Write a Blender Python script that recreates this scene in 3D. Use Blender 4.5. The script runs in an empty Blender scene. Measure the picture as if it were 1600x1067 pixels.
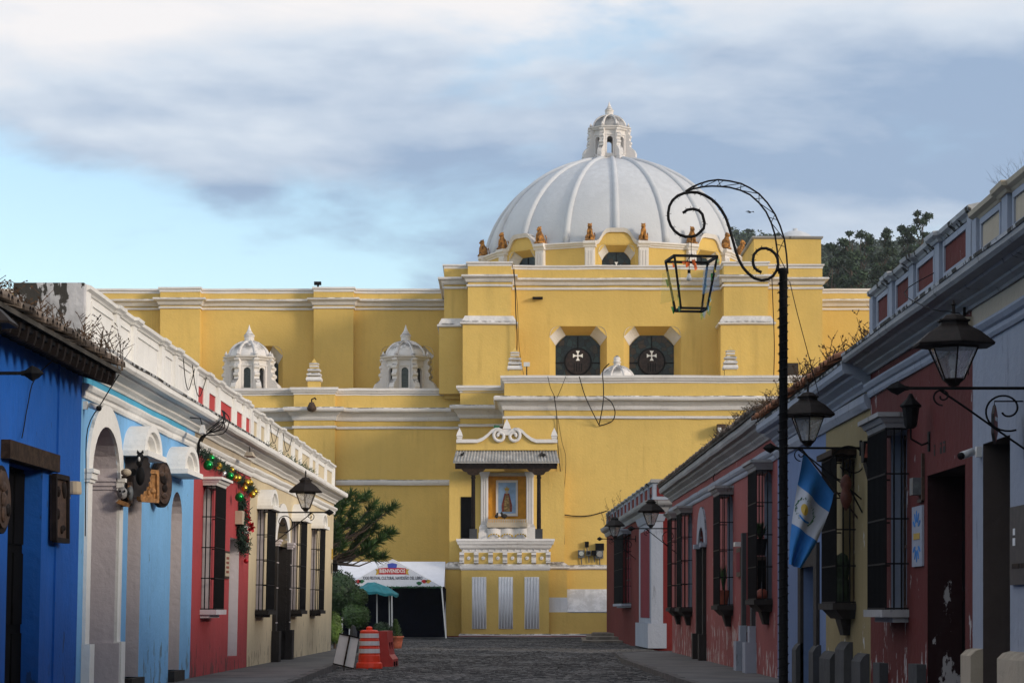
import bpy, bmesh, math, random
from math import sin, cos, pi, radians
from mathutils import Matrix, Vector
random.seed(7)
SC = bpy.context.scene
COL = SC.collection

# ------------------------------------------------------------------ camera
F = 3778.0            # focal length in photograph pixels (85 mm on a 36 mm wide sensor)
EYE, CX, HY = 1.5, 800.0, 952.0
cam_d = bpy.data.cameras.new('camera')
cam = bpy.data.objects.new('camera', cam_d)
COL.objects.link(cam)
cam_d.lens = 85.0
cam_d.sensor_width = 36.0
cam.location = (0, 0, EYE)
cam.rotation_euler = (pi / 2, 0, 0)
cam_d.shift_y = (HY - 533.5) / 1600.0
cam_d.clip_end = 6000
cam_d.clip_start = 0.5
SC.camera = cam
SC.view_settings.view_transform = 'Standard'
SC.view_settings.look = 'None'
SC.view_settings.gamma = 1
SC.view_settings.exposure = 0.5
SC.view_settings.use_curve_mapping = False
SC.render.resolution_x, SC.render.resolution_y = 1024, 682

# ------------------------------------------------------------------ sky and sun
CLOUD_A, CLOUD_B = (7.1, 2.4, 0.9), (5.3, 1.1, 2.35)
SUN_AZ = radians(58)      # measured from the church's front normal towards the right
SUN_EL = radians(15.5)
world = bpy.data.worlds.new('World')
SC.world = world
world.use_nodes = True
wn, wl = world.node_tree.nodes, world.node_tree.links
wn.clear()


def wnode(t, **k):
    n = wn.new(t)
    for a, b in k.items():
        setattr(n, a, b)
    return n


def build_world():
    out = wnode('ShaderNodeOutputWorld')
    bg = wnode('ShaderNodeBackground')
    sky = wnode('ShaderNodeTexSky', sky_type='NISHITA')
    sky.sun_disc = False
    sky.sun_elevation = SUN_EL
    # sun stands behind the camera on the right: direction (sin az, -cos az)
    sky.sun_rotation = math.atan2(sin(SUN_AZ), -cos(SUN_AZ))
    sky.air_density = 1.0
    sky.dust_density = 0.6
    sky.ozone_density = 1.5
    skym = wnode('ShaderNodeVectorMath', operation='SCALE')
    skym.inputs['Scale'].default_value = 0.15
    wl.new(sky.outputs[0], skym.inputs[0])
    # clouds: a broken layer that thickens towards the right and upwards, clear low on the left
    tc = wnode('ShaderNodeTexCoord')
    sep = wnode('ShaderNodeSeparateXYZ')
    wl.new(tc.outputs['Generated'], sep.inputs[0])

    def noise(scale, loc, detail, rough, dist, rot=8):
        mp = wnode('ShaderNodeMapping')
        mp.inputs['Rotation'].default_value = (0, radians(rot), 0)
        mp.inputs['Scale'].default_value = scale
        mp.inputs['Location'].default_value = loc
        wl.new(tc.outputs['Generated'], mp.inputs[0])
        n = wnode('ShaderNodeTexNoise')
        n.inputs['Scale'].default_value = 1.0
        n.inputs['Detail'].default_value = detail
        n.inputs['Roughness'].default_value = rough
        n.inputs['Distortion'].default_value = dist
        wl.new(mp.outputs[0], n.inputs['Vector'])
        return n.outputs[0]

    def m2(op, a, b, c=None):
        n = wnode('ShaderNodeMath', operation=op)
        for k, v in enumerate((a, b, c)):
            if v is None:
                continue
            if isinstance(v, (int, float)):
                n.inputs[k].default_value = v
            else:
                wl.new(v, n.inputs[k])
        return n.outputs[0]
    nz = noise((6.5, 6.5, 17.0), CLOUD_A, 10, .55, .25)
    above = m2('MULTIPLY_ADD', sep.outputs[0], .22, m2('SUBTRACT', sep.outputs[2], .150))
    lift = m2('MAXIMUM', m2('MINIMUM', m2('MULTIPLY', above, 7.0), .20), -.30)
    mk = m2('ADD', m2('MULTIPLY', m2('SUBTRACT', nz, .5), 1.5), lift)
    mask = wnode('ShaderNodeMapRange', interpolation_type='SMOOTHSTEP')
    mask.inputs['From Min'].default_value = -.16
    mask.inputs['From Max'].default_value = 0.14
    wl.new(mk, mask.inputs[0])
    n2 = noise((4.6, 4.6, 14.0), CLOUD_B, 10, .53, .2, 12)
    low = m2('MAXIMUM', m2('MINIMUM', m2('MULTIPLY', m2('SUBTRACT', m2('MULTIPLY_ADD', sep.outputs[0], -.11, sep.outputs[2]), .187), 6.0), .12), -.23)
    tone = m2('ADD', m2('MULTIPLY_ADD', m2('SUBTRACT', n2, .5), 1.5, .485), low)
    cr = wnode('ShaderNodeValToRGB')
    e = cr.color_ramp.elements
    e[0].position, e[0].color = 0.30, (0.24, 0.32, 0.45, 1)
    e[1].position, e[1].color = 0.70, (0.70, 0.675, 0.67, 1)
    m = e.new(0.5)
    m.color = (0.50, 0.55, 0.62, 1)
    wl.new(tone, cr.inputs[0])
    mix = wnode('ShaderNodeMix', data_type='RGBA')
    fac = wnode('ShaderNodeMath', operation='MULTIPLY')
    fac.inputs[1].default_value = 0.95
    wl.new(mask.outputs[0], fac.inputs[0])
    wl.new(fac.outputs[0], mix.inputs['Factor'])
    wl.new(skym.outputs[0], mix.inputs['A'])
    wl.new(cr.outputs[0], mix.inputs['B'])
    bg.inputs['Strength'].default_value = 1.0
    wl.new(mix.outputs['Result'], bg.inputs[0])
    wl.new(bg.outputs[0], out.inputs[0])


build_world()
sun_d = bpy.data.lights.new('sun', 'SUN')
sun_d.energy = 1.7
sun_d.angle = radians(12.0)
sun_d.color = (1.0, 0.86, 0.68)
sun = bpy.data.objects.new('sun', sun_d)
COL.objects.link(sun)
sun_dir = Vector((sin(SUN_AZ) * cos(SUN_EL), -cos(SUN_AZ) * cos(SUN_EL), sin(SUN_EL)))
sun.rotation_euler = sun_dir.to_track_quat('Z', 'Y').to_euler()
sun.location = (60, -40, 60)


# ------------------------------------------------------------------ measuring: photograph pixel at a known depth -> metres
def PX(px, Y):
    return (px - CX) * Y / F


def PZ(py, Y):
    return EYE + (HY - py) * Y / F


# ------------------------------------------------------------------ materials
MATS = {}


class NT:
    def __init__(s, name):
        s.m = bpy.data.materials.new(name)
        s.m.use_nodes = True
        s.t = s.m.node_tree
        s.n, s.l = s.t.nodes, s.t.links
        s.b = s.n['Principled BSDF']
        MATS[name] = s.m
        s.pos = s.n.new('ShaderNodeNewGeometry')

    def node(s, t, **k):
        n = s.n.new(t)
        for a, b in k.items():
            setattr(n, a, b)
        return n

    def noise(s, scale, detail=4, rough=.55, vec=None, stretch=None):
        n = s.node('ShaderNodeTexNoise')
        n.inputs['Scale'].default_value = scale
        n.inputs['Detail'].default_value = detail
        n.inputs['Roughness'].default_value = rough
        src = vec or s.pos.outputs['Position']
        if stretch:
            mp = s.node('ShaderNodeMapping')
            mp.inputs['Scale'].default_value = stretch
            s.l.new(src, mp.inputs[0])
            src = mp.outputs[0]
        s.l.new(src, n.inputs['Vector'])
        return n.outputs[0]

    def ramp(s, fac, lo, hi, a=0., b=1.):
        n = s.node('ShaderNodeMapRange')
        n.interpolation_type = 'SMOOTHSTEP'
        n.inputs[1].default_value, n.inputs[2].default_value = lo, hi
        n.inputs[3].default_value, n.inputs[4].default_value = a, b
        s.l.new(fac, n.inputs[0])
        return n.outputs[0]

    def math(s, op, a, b=None):
        n = s.node('ShaderNodeMath', operation=op)
        for i, v in enumerate((a, b)):
            if v is None:
                continue
            if isinstance(v, (int, float)):
                n.inputs[i].default_value = v
            else:
                s.l.new(v, n.inputs[i])
        return n.outputs[0]

    def mix(s, fac, a, b):
        n = s.node('ShaderNodeMix', data_type='RGBA')
        for key, v in (('Factor', fac), ('A', a), ('B', b)):
            if isinstance(v, (int, float)):
                n.inputs[key].default_value = v
            elif isinstance(v, tuple):
                n.inputs[key].default_value = (*v[:3], 1)
            else:
                s.l.new(v, n.inputs[key])
        return n.outputs['Result']

    def bump(s, h, strength=.3, dist=.02):
        n = s.node('ShaderNodeBump')
        n.inputs['Strength'].default_value = strength
        n.inputs['Distance'].default_value = dist
        s.l.new(h, n.inputs['Height'])
        s.l.new(n.outputs[0], s.b.inputs['Normal'])

    def col(s, c):
        if isinstance(c, tuple):
            s.b.inputs['Base Color'].default_value = (*c[:3], 1)
        else:
            s.l.new(c, s.b.inputs['Base Color'])

    def rough(s, v):
        s.b.inputs['Roughness'].default_value = v


def mul(c, k):
    return tuple(min(1, x * k) for x in c)


def plaster(name, rgb, var=.13, stain=(.05, .045, .04), streak=.35, mildew=.7, peel=None, peel_z=1.4, peel_amt=.5, scale=1.0, rough=.88, bump=.5, drip=.3, wash=.16):
    """lime plaster / limewash: mottled colour, rain streaks, black mould on ledges, optional flaking"""
    t = NT(name)
    big = t.noise(.35 * scale, 3)
    fine = t.noise(4.5 * scale, 8, .65)
    c = t.mix(t.ramp(big, .35, .65), mul(rgb, 1 - var), mul(rgb, 1 + var * .6))
    c = t.mix(t.math('MULTIPLY', t.ramp(fine, .45, .75), .35), c, mul(rgb, 1 - var * 1.8))
    # brush and rain wash: faint lighter and darker vertical bands, and cloudy patches
    ws = t.noise(1.0, 5, .6, stretch=(5.5 * scale, 5.5 * scale, .35 * scale))
    c = t.mix(t.math('MULTIPLY', t.ramp(ws, .5, .72), wash * 1.6), c, mul(rgb, .72))
    c = t.mix(t.math('MULTIPLY', t.ramp(ws, .5, .28), wash), c, tuple(min(1, .6 * x + .4 * min(1, x * 1.25 + .06)) for x in rgb))
    pt = t.noise(1.3 * scale, 6, .6)
    c = t.mix(t.math('MULTIPLY', t.ramp(pt, .54, .70), wash * 1.3), c, tuple(x * .8 + .03 for x in rgb))
    st = t.noise(1.0, 6, .6, stretch=(2.6 * scale, 2.6 * scale, .22 * scale))
    st2 = t.noise(.5 * scale, 2)
    sm = t.math('MULTIPLY', t.ramp(st, .55, .78), t.ramp(st2, .45, .65))
    c = t.mix(t.math('MULTIPLY', sm, streak), c, mul(mul(rgb, .45), 1.0) if stain is None else stain)
    if peel:
        pz = t.node('ShaderNodeSeparateXYZ')
        t.l.new(t.pos.outputs['Position'], pz.inputs[0])
        hz = t.ramp(pz.outputs[2], .1, peel_z, 1., 0.)
        pn = t.noise(2.2, 7, .62, stretch=(1.6, 1.6, .75))
        pm = t.ramp(t.math('ADD', pn, t.math('MULTIPLY', hz, .12 * peel_amt * 2)), .66, .685)
        c = t.mix(pm, c, peel)
    if mildew:
        nz = t.node('ShaderNodeSeparateXYZ')
        t.l.new(t.pos.outputs['Normal'], nz.inputs[0])
        mn = t.noise(2.4, 6, .7)
        mm = t.math('MULTIPLY', t.ramp(nz.outputs[2], .3, .8), t.ramp(mn, .36, .58))
        dn = t.noise(1.0, 5, .7, stretch=(5, 5, 1.2))
        dm = t.math('MULTIPLY', t.ramp(dn, .58, .70), drip)
        mm = t.math('MAXIMUM', mm, dm)
        c = t.mix(t.math('MULTIPLY', mm, mildew), c, (.045, .043, .04))
    t.col(c)
    t.rough(rough)
    t.b.inputs['Specular IOR Level'].default_value = .25
    t.bump(t.math('ADD', t.noise(9, 6, .6), t.math('MULTIPLY', t.noise(1.2, 3), 1.5)), bump, .03)
    return t.m


def simple(name, rgb, rough=.6, metal=0, var=.18, scale=8, bump=.15, spec=.4):
    t = NT(name)
    n = t.noise(scale, 5)
    t.col(t.mix(t.ramp(n, .35, .7), mul(rgb, 1 - var), mul(rgb, 1 + var)))
    t.rough(rough)
    t.b.inputs['Metallic'].default_value = metal
    t.b.inputs['Specular IOR Level'].default_value = spec
    t.bump(t.noise(scale * 4, 4), bump, .01)
    return t.m


plaster('church_yellow', (.67, .465, .14), var=.08, stain=(.32, .20, .06), streak=.5, mildew=.5, scale=.6, drip=.14, wash=.09)
plaster('church_white', (.72, .695, .69), var=.08, stain=(.22, .21, .2), streak=.3, mildew=.85, drip=.16, wash=.08)
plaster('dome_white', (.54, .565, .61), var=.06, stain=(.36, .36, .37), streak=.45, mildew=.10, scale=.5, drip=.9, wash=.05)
plaster('white_lime', (.80, .79, .77), var=.06, stain=(.3, .28, .26), streak=.35, mildew=.6, drip=.22)
plaster('white_clean', (.80, .79, .77), var=.05, stain=(.45, .43, .4), streak=.25, mildew=0)
plaster('coping_mould', (.42, .43, .45), var=.2, stain=(.05, .05, .05), streak=.8, mildew=1.0, scale=2, peel=(.045, .043, .04), peel_z=9.0, peel_amt=1.9)
plaster('white_stained', (.62, .62, .64), var=.2, stain=(.06, .055, .05), streak=.9, mildew=1.0, scale=1.6)
plaster('royal_blue', (.008, .095, .42), var=.16, stain=(.01, .05, .2), streak=.5, mildew=.2, peel=(.012, .05, .17), peel_z=1.1, peel_amt=.55)
plaster('light_blue', (.19, .43, .74), var=.1, stain=(.1, .2, .33), streak=.55, mildew=.1, peel=(.13, .22, .31), peel_z=1.3, peel_amt=.5)
plaster('teal_blue', (.09, .42, .66), var=.14, stain=(.05, .12, .18), streak=.4, mildew=.1)
plaster('house_red', (.38, .055, .062), var=.12, stain=(.15, .03, .03), streak=.5, mildew=.15, peel=(.17, .05, .05), peel_z=1.2, peel_amt=.5)
plaster('panel_red', (.50, .06, .06), var=.1, stain=(.2, .04, .04), streak=.3, mildew=.1)
plaster('cream', (.62, .52, .35), var=.1, stain=(.2, .15, .09), streak=.55, mildew=.25, peel=(.36, .29, .2), peel_z=1.5, peel_amt=.42)
plaster('lilac_white', (.60, .55, .58), var=.08, stain=(.25, .22, .23), streak=.3, mildew=.2)
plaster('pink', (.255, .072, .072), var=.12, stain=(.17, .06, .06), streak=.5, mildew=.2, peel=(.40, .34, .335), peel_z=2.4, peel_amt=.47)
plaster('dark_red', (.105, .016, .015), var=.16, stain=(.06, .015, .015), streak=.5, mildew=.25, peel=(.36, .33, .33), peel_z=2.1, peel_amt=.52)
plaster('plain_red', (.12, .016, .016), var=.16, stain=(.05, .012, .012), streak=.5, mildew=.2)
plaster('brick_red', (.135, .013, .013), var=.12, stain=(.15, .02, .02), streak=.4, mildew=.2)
plaster('white_worn', (.74, .75, .79), var=.08, stain=(.15, .14, .14), streak=.6, mildew=.25, scale=1.5)
plaster('blackish_red', (.022, .007, .008), var=.2, stain=(.01, .005, .005), streak=.3, mildew=.1, peel=(.40, .38, .38), peel_z=2.0, peel_amt=.5)  # near-black red for the jambs of the dark red house's doorway
plaster('umber', (.075, .058, .052), var=.15, stain=(.03, .025, .02), streak=.4, mildew=.1)
plaster('maroon', (.16, .015, .03), var=.12, stain=(.06, .01, .01), streak=.3, mildew=.1)
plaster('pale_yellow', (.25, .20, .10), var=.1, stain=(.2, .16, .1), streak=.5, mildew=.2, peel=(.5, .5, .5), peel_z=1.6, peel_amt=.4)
plaster('reveal_blue', (.26, .30, .38), var=.1, stain=(.12, .13, .15), streak=.3, mildew=.1)
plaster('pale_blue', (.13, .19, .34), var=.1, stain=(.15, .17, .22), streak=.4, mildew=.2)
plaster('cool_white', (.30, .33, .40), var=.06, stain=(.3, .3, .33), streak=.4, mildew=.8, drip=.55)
plaster('beige', (.46, .39, .30), var=.08, stain=(.2, .18, .15), streak=.4, mildew=.4)
plaster('dark_stone', (.030, .026, .025), var=.3, stain=(.02, .02, .02), streak=.4, mildew=.3, bump=.6)
plaster('grey_stone', (.06, .062, .068), var=.25, stain=(.05, .05, .05), streak=.5, mildew=.5, bump=.6)
plaster('canopy_grey', (.42, .41, .40), var=.2, stain=(.15, .14, .13), streak=.5, mildew=.35)
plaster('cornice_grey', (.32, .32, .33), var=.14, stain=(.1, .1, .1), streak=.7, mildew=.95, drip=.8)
simple('iron', (.005, .005, .006), .7, 0, .3, 20, .15, .15)
simple('iron_brown', (.012, .008, .007), .65, 0, .3, 14, .15, .2)
simple('old_wood', (.032, .02, .014), .85, 0, .4, 10, .4, .15)
simple('dark_wood', (.012, .008, .007), .8, 0, .35, 9, .4, .15)
simple('carved_wood', (.33, .16, .055), .65, 0, .35, 14, .5)
simple('brown_wood', (.055, .03, .019), .7, 0, .4, 12, .5)
simple('shutter_white', (.62, .60, .58), .7, 0, .08, 5)
simple('dark_interior', (.004, .004, .005), .95, 0, .2, 4, .15, .05)
simple('door_maroon', (.05, .012, .014), .7, 0, .2, 4)
simple('lion_ochre', (.33, .145, .028), .8, 0, .6, 6, .5)
plaster('mouldy_white', (.52, .52, .54), var=.3, stain=(.04, .038, .035), streak=1.0, mildew=1.0, scale=3, peel=(.05, .047, .043), peel_z=9.0, peel_amt=2.3)
simple('clay_tile', (.20, .085, .045), .9, 0, .55, 2.2, .5)
simple('old_tile', (.135, .105, .085), .95, 0, .5, 2.0, .6)
simple('roof_dark', (.05, .045, .04), .95, 0, .4, 2, .5)
simple('dry_weed', (.085, .048, .026), .9, 0, .4, 3, 0)
simple('dark_weed', (.07, .045, .028), .9, 0, .4, 3, 0)
simple('leaf_dark', (.022, .055, .016), .6, 0, .4, 2.5, 0)
simple('leaf_mid', (.05, .10, .022), .6, 0, .4, 2.5, 0)
simple('leaf_bright', (.10, .17, .03), .6, 0, .3, 2.5, 0)
simple('hill_leaf', (.026, .048, .022), .8, 0, .4, .3, 0)
simple('bark', (.08, .055, .04), .9, 0, .3, 6, .4)
simple('orange_plastic', (.78, .045, .012), .45, 0, .06, 6, .05, .5)
simple('red_plastic', (.42, .03, .025), .5, 0, .1, 6, .05, .5)
simple('reflective_white', (.62, .60, .62), .4, 0, .06, 8, .02)
simple('gourd_brown', (.09, .025, .015), .7, 0, .3, 8)
simple('cactus_green', (.016, .030, .012), .8, 0, .3, 8)
simple('terracotta', (.26, .07, .04), .8, 0, .2, 8)
simple('tent_white', (.66, .69, .78), .6, 0, .04, 3, .05)
simple('tent_shade', (.004, .005, .014), .95, 0, .2, 3, .1, .05)  # near-black navy: the shaded inside of the tents put into the colour
simple('teal_cloth', (.012, .17, .21), .7, 0, .12, 5)
simple('print_red', (.45, .02, .03), .6, 0, .1, 6, 0)
simple('print_blue', (.05, .08, .42), .6, 0, .1, 6, 0)
simple('print_black', (.03, .03, .05), .6, 0, .1, 6, 0)
simple('print_gold', (.5, .33, .05), .5, 0, .2, 6, 0)
simple('print_green', (.02, .12, .05), .6, 0, .2, 6, 0)
simple('print_white', (.8, .8, .8), .6, 0, .03, 6, 0)
simple('banner_white', (.70, .69, .68), .7, 0, .05, 5, .05)
simple('flag_blue', (.025, .18, .50), .75, 0, .06, 6, .1)
simple('flag_white', (.50, .53, .60), .75, 0, .04, 6, .1)
simple('cable_black', (.006, .006, .007), .7, 0, .2, 10, .1, .15)
simple('meter_grey', (.12, .13, .14), .5, .2, .2, 10)
simple('camera_white', (.6, .6, .6), .4, 0, .05, 10)
simple('bauble_green', (.01, .30, .06), .18, .75, .05, 10, 0)
simple('bauble_gold', (.65, .42, .05), .2, .8, .05, 10, 0)
simple('bauble_red', (.42, .01, .02), .3, .4, .05, 10, 0)
simple('bauble_silver', (.6, .6, .62), .2, .8, .05, 10, 0)
simple('garland', (.01, .032, .018), .8, 0, .4, 12, 0)
simple('cellophane_green', (.03, .22, .05), .3, 0, .3, 8, 0)
simple('cellophane_blue', (.05, .22, .5), .3, 0, .3, 8, 0)
simple('cellophane_orange', (.7, .13, .02), .3, 0, .3, 8, 0)
simple('cellophane_yellow', (.75, .58, .08), .3, 0, .3, 8, 0)
simple('stained_brown', (.022, .013, .012), .5, 0, .5, 6, .2, .3)
simple('dark_glass', (.012, .014, .018), .15, 0, .2, 3, 0, .5)
simple('bird_dark', (.02, .017, .017), .8, 0, .3, 20, 0)
simple('niche_gold', (.70, .34, .035), .8, 0, .12, 3, .2)
simple('picture_sky', (.27, .42, .66), .6, 0, .15, 3, 0)
simple('robe_gold', (.35, .23, .08), .6, 0, .5, 12, 0)
simple('robe_red', (.22, .05, .03), .6, 0, .3, 12, 0)
simple('metal_sign', (.045, .035, .033), .6, 0, .3, 8)
simple('kerb_stone', (.09, .085, .085), .9, 0, .3, 5, .4)
simple('step_stone', (.16, .14, .12), .9, 0, .3, 4, .4)


def leaded_glass():
    """small dark panes of stained glass between black leads"""
    t = NT('stained_teal')
    v = t.node('ShaderNodeTexVoronoi')
    v.inputs['Scale'].default_value = 3.4
    t.l.new(t.pos.outputs['Position'], v.inputs['Vector'])
    sp = t.node('ShaderNodeSeparateXYZ')
    t.l.new(v.outputs['Color'], sp.inputs[0])
    e = t.node('ShaderNodeTexVoronoi', feature='DISTANCE_TO_EDGE')
    e.inputs['Scale'].default_value = 3.4
    t.l.new(t.pos.outputs['Position'], e.inputs['Vector'])
    c = t.mix(t.ramp(sp.outputs[0], .2, .8), (.006, .012, .018), (.014, .030, .034))
    c = t.mix(t.ramp(sp.outputs[1], .75, .95), c, (.035, .022, .014))
    c = t.mix(t.ramp(e.outputs[0], .02, .05, 1, 0), c, (.003, .003, .003))
    t.col(c)
    t.rough(.32)
    t.b.inputs['Specular IOR Level'].default_value = .35
    t.bump(t.noise(7, 3), .5, .03)


leaded_glass()


def lantern_glass():
    t = NT('lantern_glass')
    t.col((.62, .60, .60))
    t.rough(.18)
    t.b.inputs['Transmission Weight'].default_value = .55
    t.b.inputs['Alpha'].default_value = .55
    t.bump(t.noise(14, 3), .4, .02)


lantern_glass()


def cellophane(name, rgb, a):
    t = NT(name)
    t.col(rgb)
    t.rough(.25)
    t.b.inputs['Alpha'].default_value = a


cellophane('film_yellow', (.8, .6, .06), .30)
cellophane('film_blue', (.12, .35, .7), .35)
cellophane('film_green', (.1, .3, .06), .45)


def ground_mats():
    t = NT('cobble')
    isl = t.node('ShaderNodeNewGeometry')
    c = t.mix(isl.outputs['Random Per Island'], (.030, .030, .033), (.105, .10, .10))
    c = t.mix(t.ramp(t.noise(.5, 4), .4, .65), c, (.055, .054, .056))
    t.col(c)
    t.rough(.75)
    t.bump(t.noise(30, 5), .4, .01)
    t = NT('road_bed')
    t.col(t.mix(t.ramp(t.noise(1.2, 6), .4, .65), (.035, .033, .032), (.065, .06, .056)))
    t.rough(.95)
    t.bump(t.noise(14, 6), .6, .03)
    t = NT('earth')
    t.col(t.mix(t.ramp(t.noise(.08, 6), .4, .65), (.05, .06, .03), (.11, .10, .06)))
    t.rough(.95)
    t = NT('sidewalk')
    c = t.mix(t.ramp(t.noise(.9, 6), .35, .65), (.055, .056, .06), (.105, .104, .106))
    c = t.mix(t.math('MULTIPLY', t.ramp(t.noise(3, 5), .55, .7), .6), c, (.05, .05, .05))
    t.col(c)
    t.rough(.85)
    t.bump(t.noise(10, 6), .4, .02)
    t = NT('hill_ground')
    c = t.mix(t.ramp(t.noise(.02, 6), .4, .6), (.022, .036, .018), (.055, .055, .03))
    t.col(c)
    t.rough(.95)


ground_mats()


# ------------------------------------------------------------------ mesh builder
class MB:
    """collects faces in a facade frame (a along the wall, b into the wall, z up) and maps them to the world with fn"""

    def __init__(s, fn=None):
        s.v, s.f, s.fn = [], [], fn

    def add(s, vs, fs):
        o = len(s.v)
        s.v += [tuple(v) for v in vs]
        s.f += [tuple(i + o for i in f) for f in fs]
        return s

    def quad(s, *p):
        return s.add(p, [tuple(range(len(p)))])

    def box(s, a0, a1, b0, b1, z0, z1):
        return s.add([(a0, b0, z0), (a1, b0, z0), (a1, b1, z0), (a0, b1, z0), (a0, b0, z1), (a1, b0, z1), (a1, b1, z1), (a0, b1, z1)],
                     [(3, 2, 1, 0), (4, 5, 6, 7), (0, 1, 5, 4), (1, 2, 6, 5), (2, 3, 7, 6), (3, 0, 4, 7)])

    def prism_z(s, poly, z0, z1, top=None):
        n = len(poly)
        q = top or poly
        return s.add([(x, y, z0) for x, y in poly] + [(x, y, z1) for x, y in q],
                     [tuple(reversed(range(n))), tuple(range(n, 2 * n))] + [(i, (i + 1) % n, n + (i + 1) % n, n + i) for i in range(n)])

    def prism_b(s, poly, b0, b1, poly2=None):
        """polygon in (a, z), extruded in b"""
        n = len(poly)
        q = poly2 or poly
        return s.add([(x, b0, z) for x, z in poly] + [(x, b1, z) for x, z in q],
                     [tuple(range(n)), tuple(reversed(range(n, 2 * n)))] + [(i, n + i, n + (i + 1) % n, (i + 1) % n) for i in range(n)])

    def prism_a(s, poly, a0, a1):
        n = len(poly)
        return s.add([(a0, b, z) for b, z in poly] + [(a1, b, z) for b, z in poly],
                     [tuple(range(n)), tuple(reversed(range(n, 2 * n)))] + [(i, n + i, n + (i + 1) % n, (i + 1) % n) for i in range(n)])

    def sweep(s, path, prof, closed=False, ends=True):
        """moulding: profile of (outward, z) swept along a plan path, mitred; outward is to the right of travel"""
        dense, keep = [], set()
        for i in range(len(path) - 1):
            p, q = path[i], path[i + 1]
            L = math.hypot(q[0] - p[0], q[1] - p[1])
            m = max(1, int(L / 1.1))
            keep.add(len(dense))
            dense += [(p[0] + (q[0] - p[0]) * k / m, p[1] + (q[1] - p[1]) * k / m) for k in range(m)]
        keep.add(len(dense))
        path = dense + [path[-1]]
        rj = random.Random(len(path) * 31 + int(prof[1][1] * 100))
        amp = .007 if s.fn else .014
        n = len(path)
        segs = []
        for i in range(n if closed else n - 1):
            p, q = path[i], path[(i + 1) % n]
            d = math.hypot(q[0] - p[0], q[1] - p[1])
            segs.append(((q[1] - p[1]) / d, -(q[0] - p[0]) / d))
        vs, k = [], len(prof)
        for i in range(n):
            if closed:
                n1, n2 = segs[i - 1], segs[i]
            else:
                n1 = segs[max(i - 1, 0)]
                n2 = segs[min(i, n - 2)]
            den = 1 + n1[0] * n2[0] + n1[1] * n2[1]
            m = ((n1[0] + n2[0]) / max(den, .2), (n1[1] + n2[1]) / max(den, .2))
            jd, jz = (0, 0) if i in (0, n - 1) else (rj.uniform(-amp, amp), rj.uniform(-amp, amp))
            for d, z in prof:
                e = d + jd + (rj.uniform(-amp, amp) * .6 if d > .02 else 0)
                vs.append((path[i][0] + m[0] * e, path[i][1] + m[1] * e, z + jz))
        fs = []
        for i in range(n if closed else n - 1):
            j = (i + 1) % n
            for a in range(k):
                b = (a + 1) % k
                fs.append((i * k + a, j * k + a, j * k + b, i * k + b))
        if ends and not closed:
            fs.append(tuple(range(k)))
            fs.append(tuple(reversed(range((n - 1) * k, n * k))))
        return s.add(vs, fs)

    def tube(s, pts, r, n=6, cap=True):
        P = [Vector(p) for p in pts]
        vs, fs = [], []
        N = len(P)
        up = None
        for i in range(N):
            t = (P[min(i + 1, N - 1)] - P[max(i - 1, 0)])
            t = t.normalized() if t.length > 1e-9 else Vector((0, 0, 1))
            if up is None:
                up = Vector((0, 0, 1)) if abs(t.z) < .9 else Vector((1, 0, 0))
            x = t.cross(up)
            if x.length < 1e-6:
                x = t.orthogonal()
            x.normalize()
            y = x.cross(t).normalized()
            up = y
            ri = r[i] if isinstance(r, (list, tuple)) else r
            for k in range(n):
                a = 2 * pi * (k + .5) / n
                vs.append(tuple(P[i] + x * cos(a) * ri + y * sin(a) * ri))
        for i in range(N - 1):
            for k in range(n):
                fs.append((i * n + k, i * n + (k + 1) % n, (i + 1) * n + (k + 1) % n, (i + 1) * n + k))
        if cap:
            fs.append(tuple(reversed(range(n))))
            fs.append(tuple(range((N - 1) * n, N * n)))
        return s.add(vs, fs)

    def lathe(s, prof, n=16, c=(0, 0), ph=0., cap=True):
        vs, fs, k = [], [], len(prof)
        for r, z in prof:
            for i in range(n):
                a = 2 * pi * i / n + ph
                vs.append((c[0] + r * cos(a), c[1] + r * sin(a), z))
        for j in range(k - 1):
            for i in range(n):
                fs.append((j * n + i, j * n + (i + 1) % n, (j + 1) * n + (i + 1) % n, (j + 1) * n + i))
        if cap:
            fs.append(tuple(reversed(range(n))))
            fs.append(tuple(range((k - 1) * n, k * n)))
        return s.add(vs, fs)

    def ball(s, c, r, n=10, m=7):
        if not isinstance(r, tuple):
            r = (r, r, r)
        vs, fs = [], []
        for j in range(m + 1):
            t = pi * j / m
            for i in range(n):
                p = 2 * pi * i / n
                vs.append((c[0] + r[0] * sin(t) * cos(p), c[1] + r[1] * sin(t) * sin(p), c[2] + r[2] * cos(t)))
        for j in range(m):
            for i in range(n):
                fs.append((j * n + i, (j + 1) * n + i, (j + 1) * n + (i + 1) % n, j * n + (i + 1) % n))
        return s.add(vs, fs)

    def build(s, name, mat, parent=None, smooth=False, kind=None):
        vs = [s.fn(*v) for v in s.v] if s.fn else s.v
        me = bpy.data.meshes.new(name)
        me.from_pydata(vs, [], s.f)
        me.validate()
        bm = bmesh.new()
        bm.from_mesh(me)
        bmesh.ops.recalc_face_normals(bm, faces=bm.faces)
        bm.to_mesh(me)
        bm.free()
        if smooth:
            me.polygons.foreach_set('use_smooth', [True] * len(me.polygons))
        me.materials.append(MATS[mat])
        o = bpy.data.objects.new(name, me)
        COL.objects.link(o)
        if parent:
            setpar(o, parent)
        if kind:
            o['kind'] = kind
        return o


def wloc(p):
    v = p.location.copy()
    return v if p.parent is None else v + p.matrix_parent_inverse.translation + wloc(p.parent)


def setpar(o, p):
    o.parent = p
    o.matrix_parent_inverse = Matrix.Translation(-wloc(p))


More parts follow.
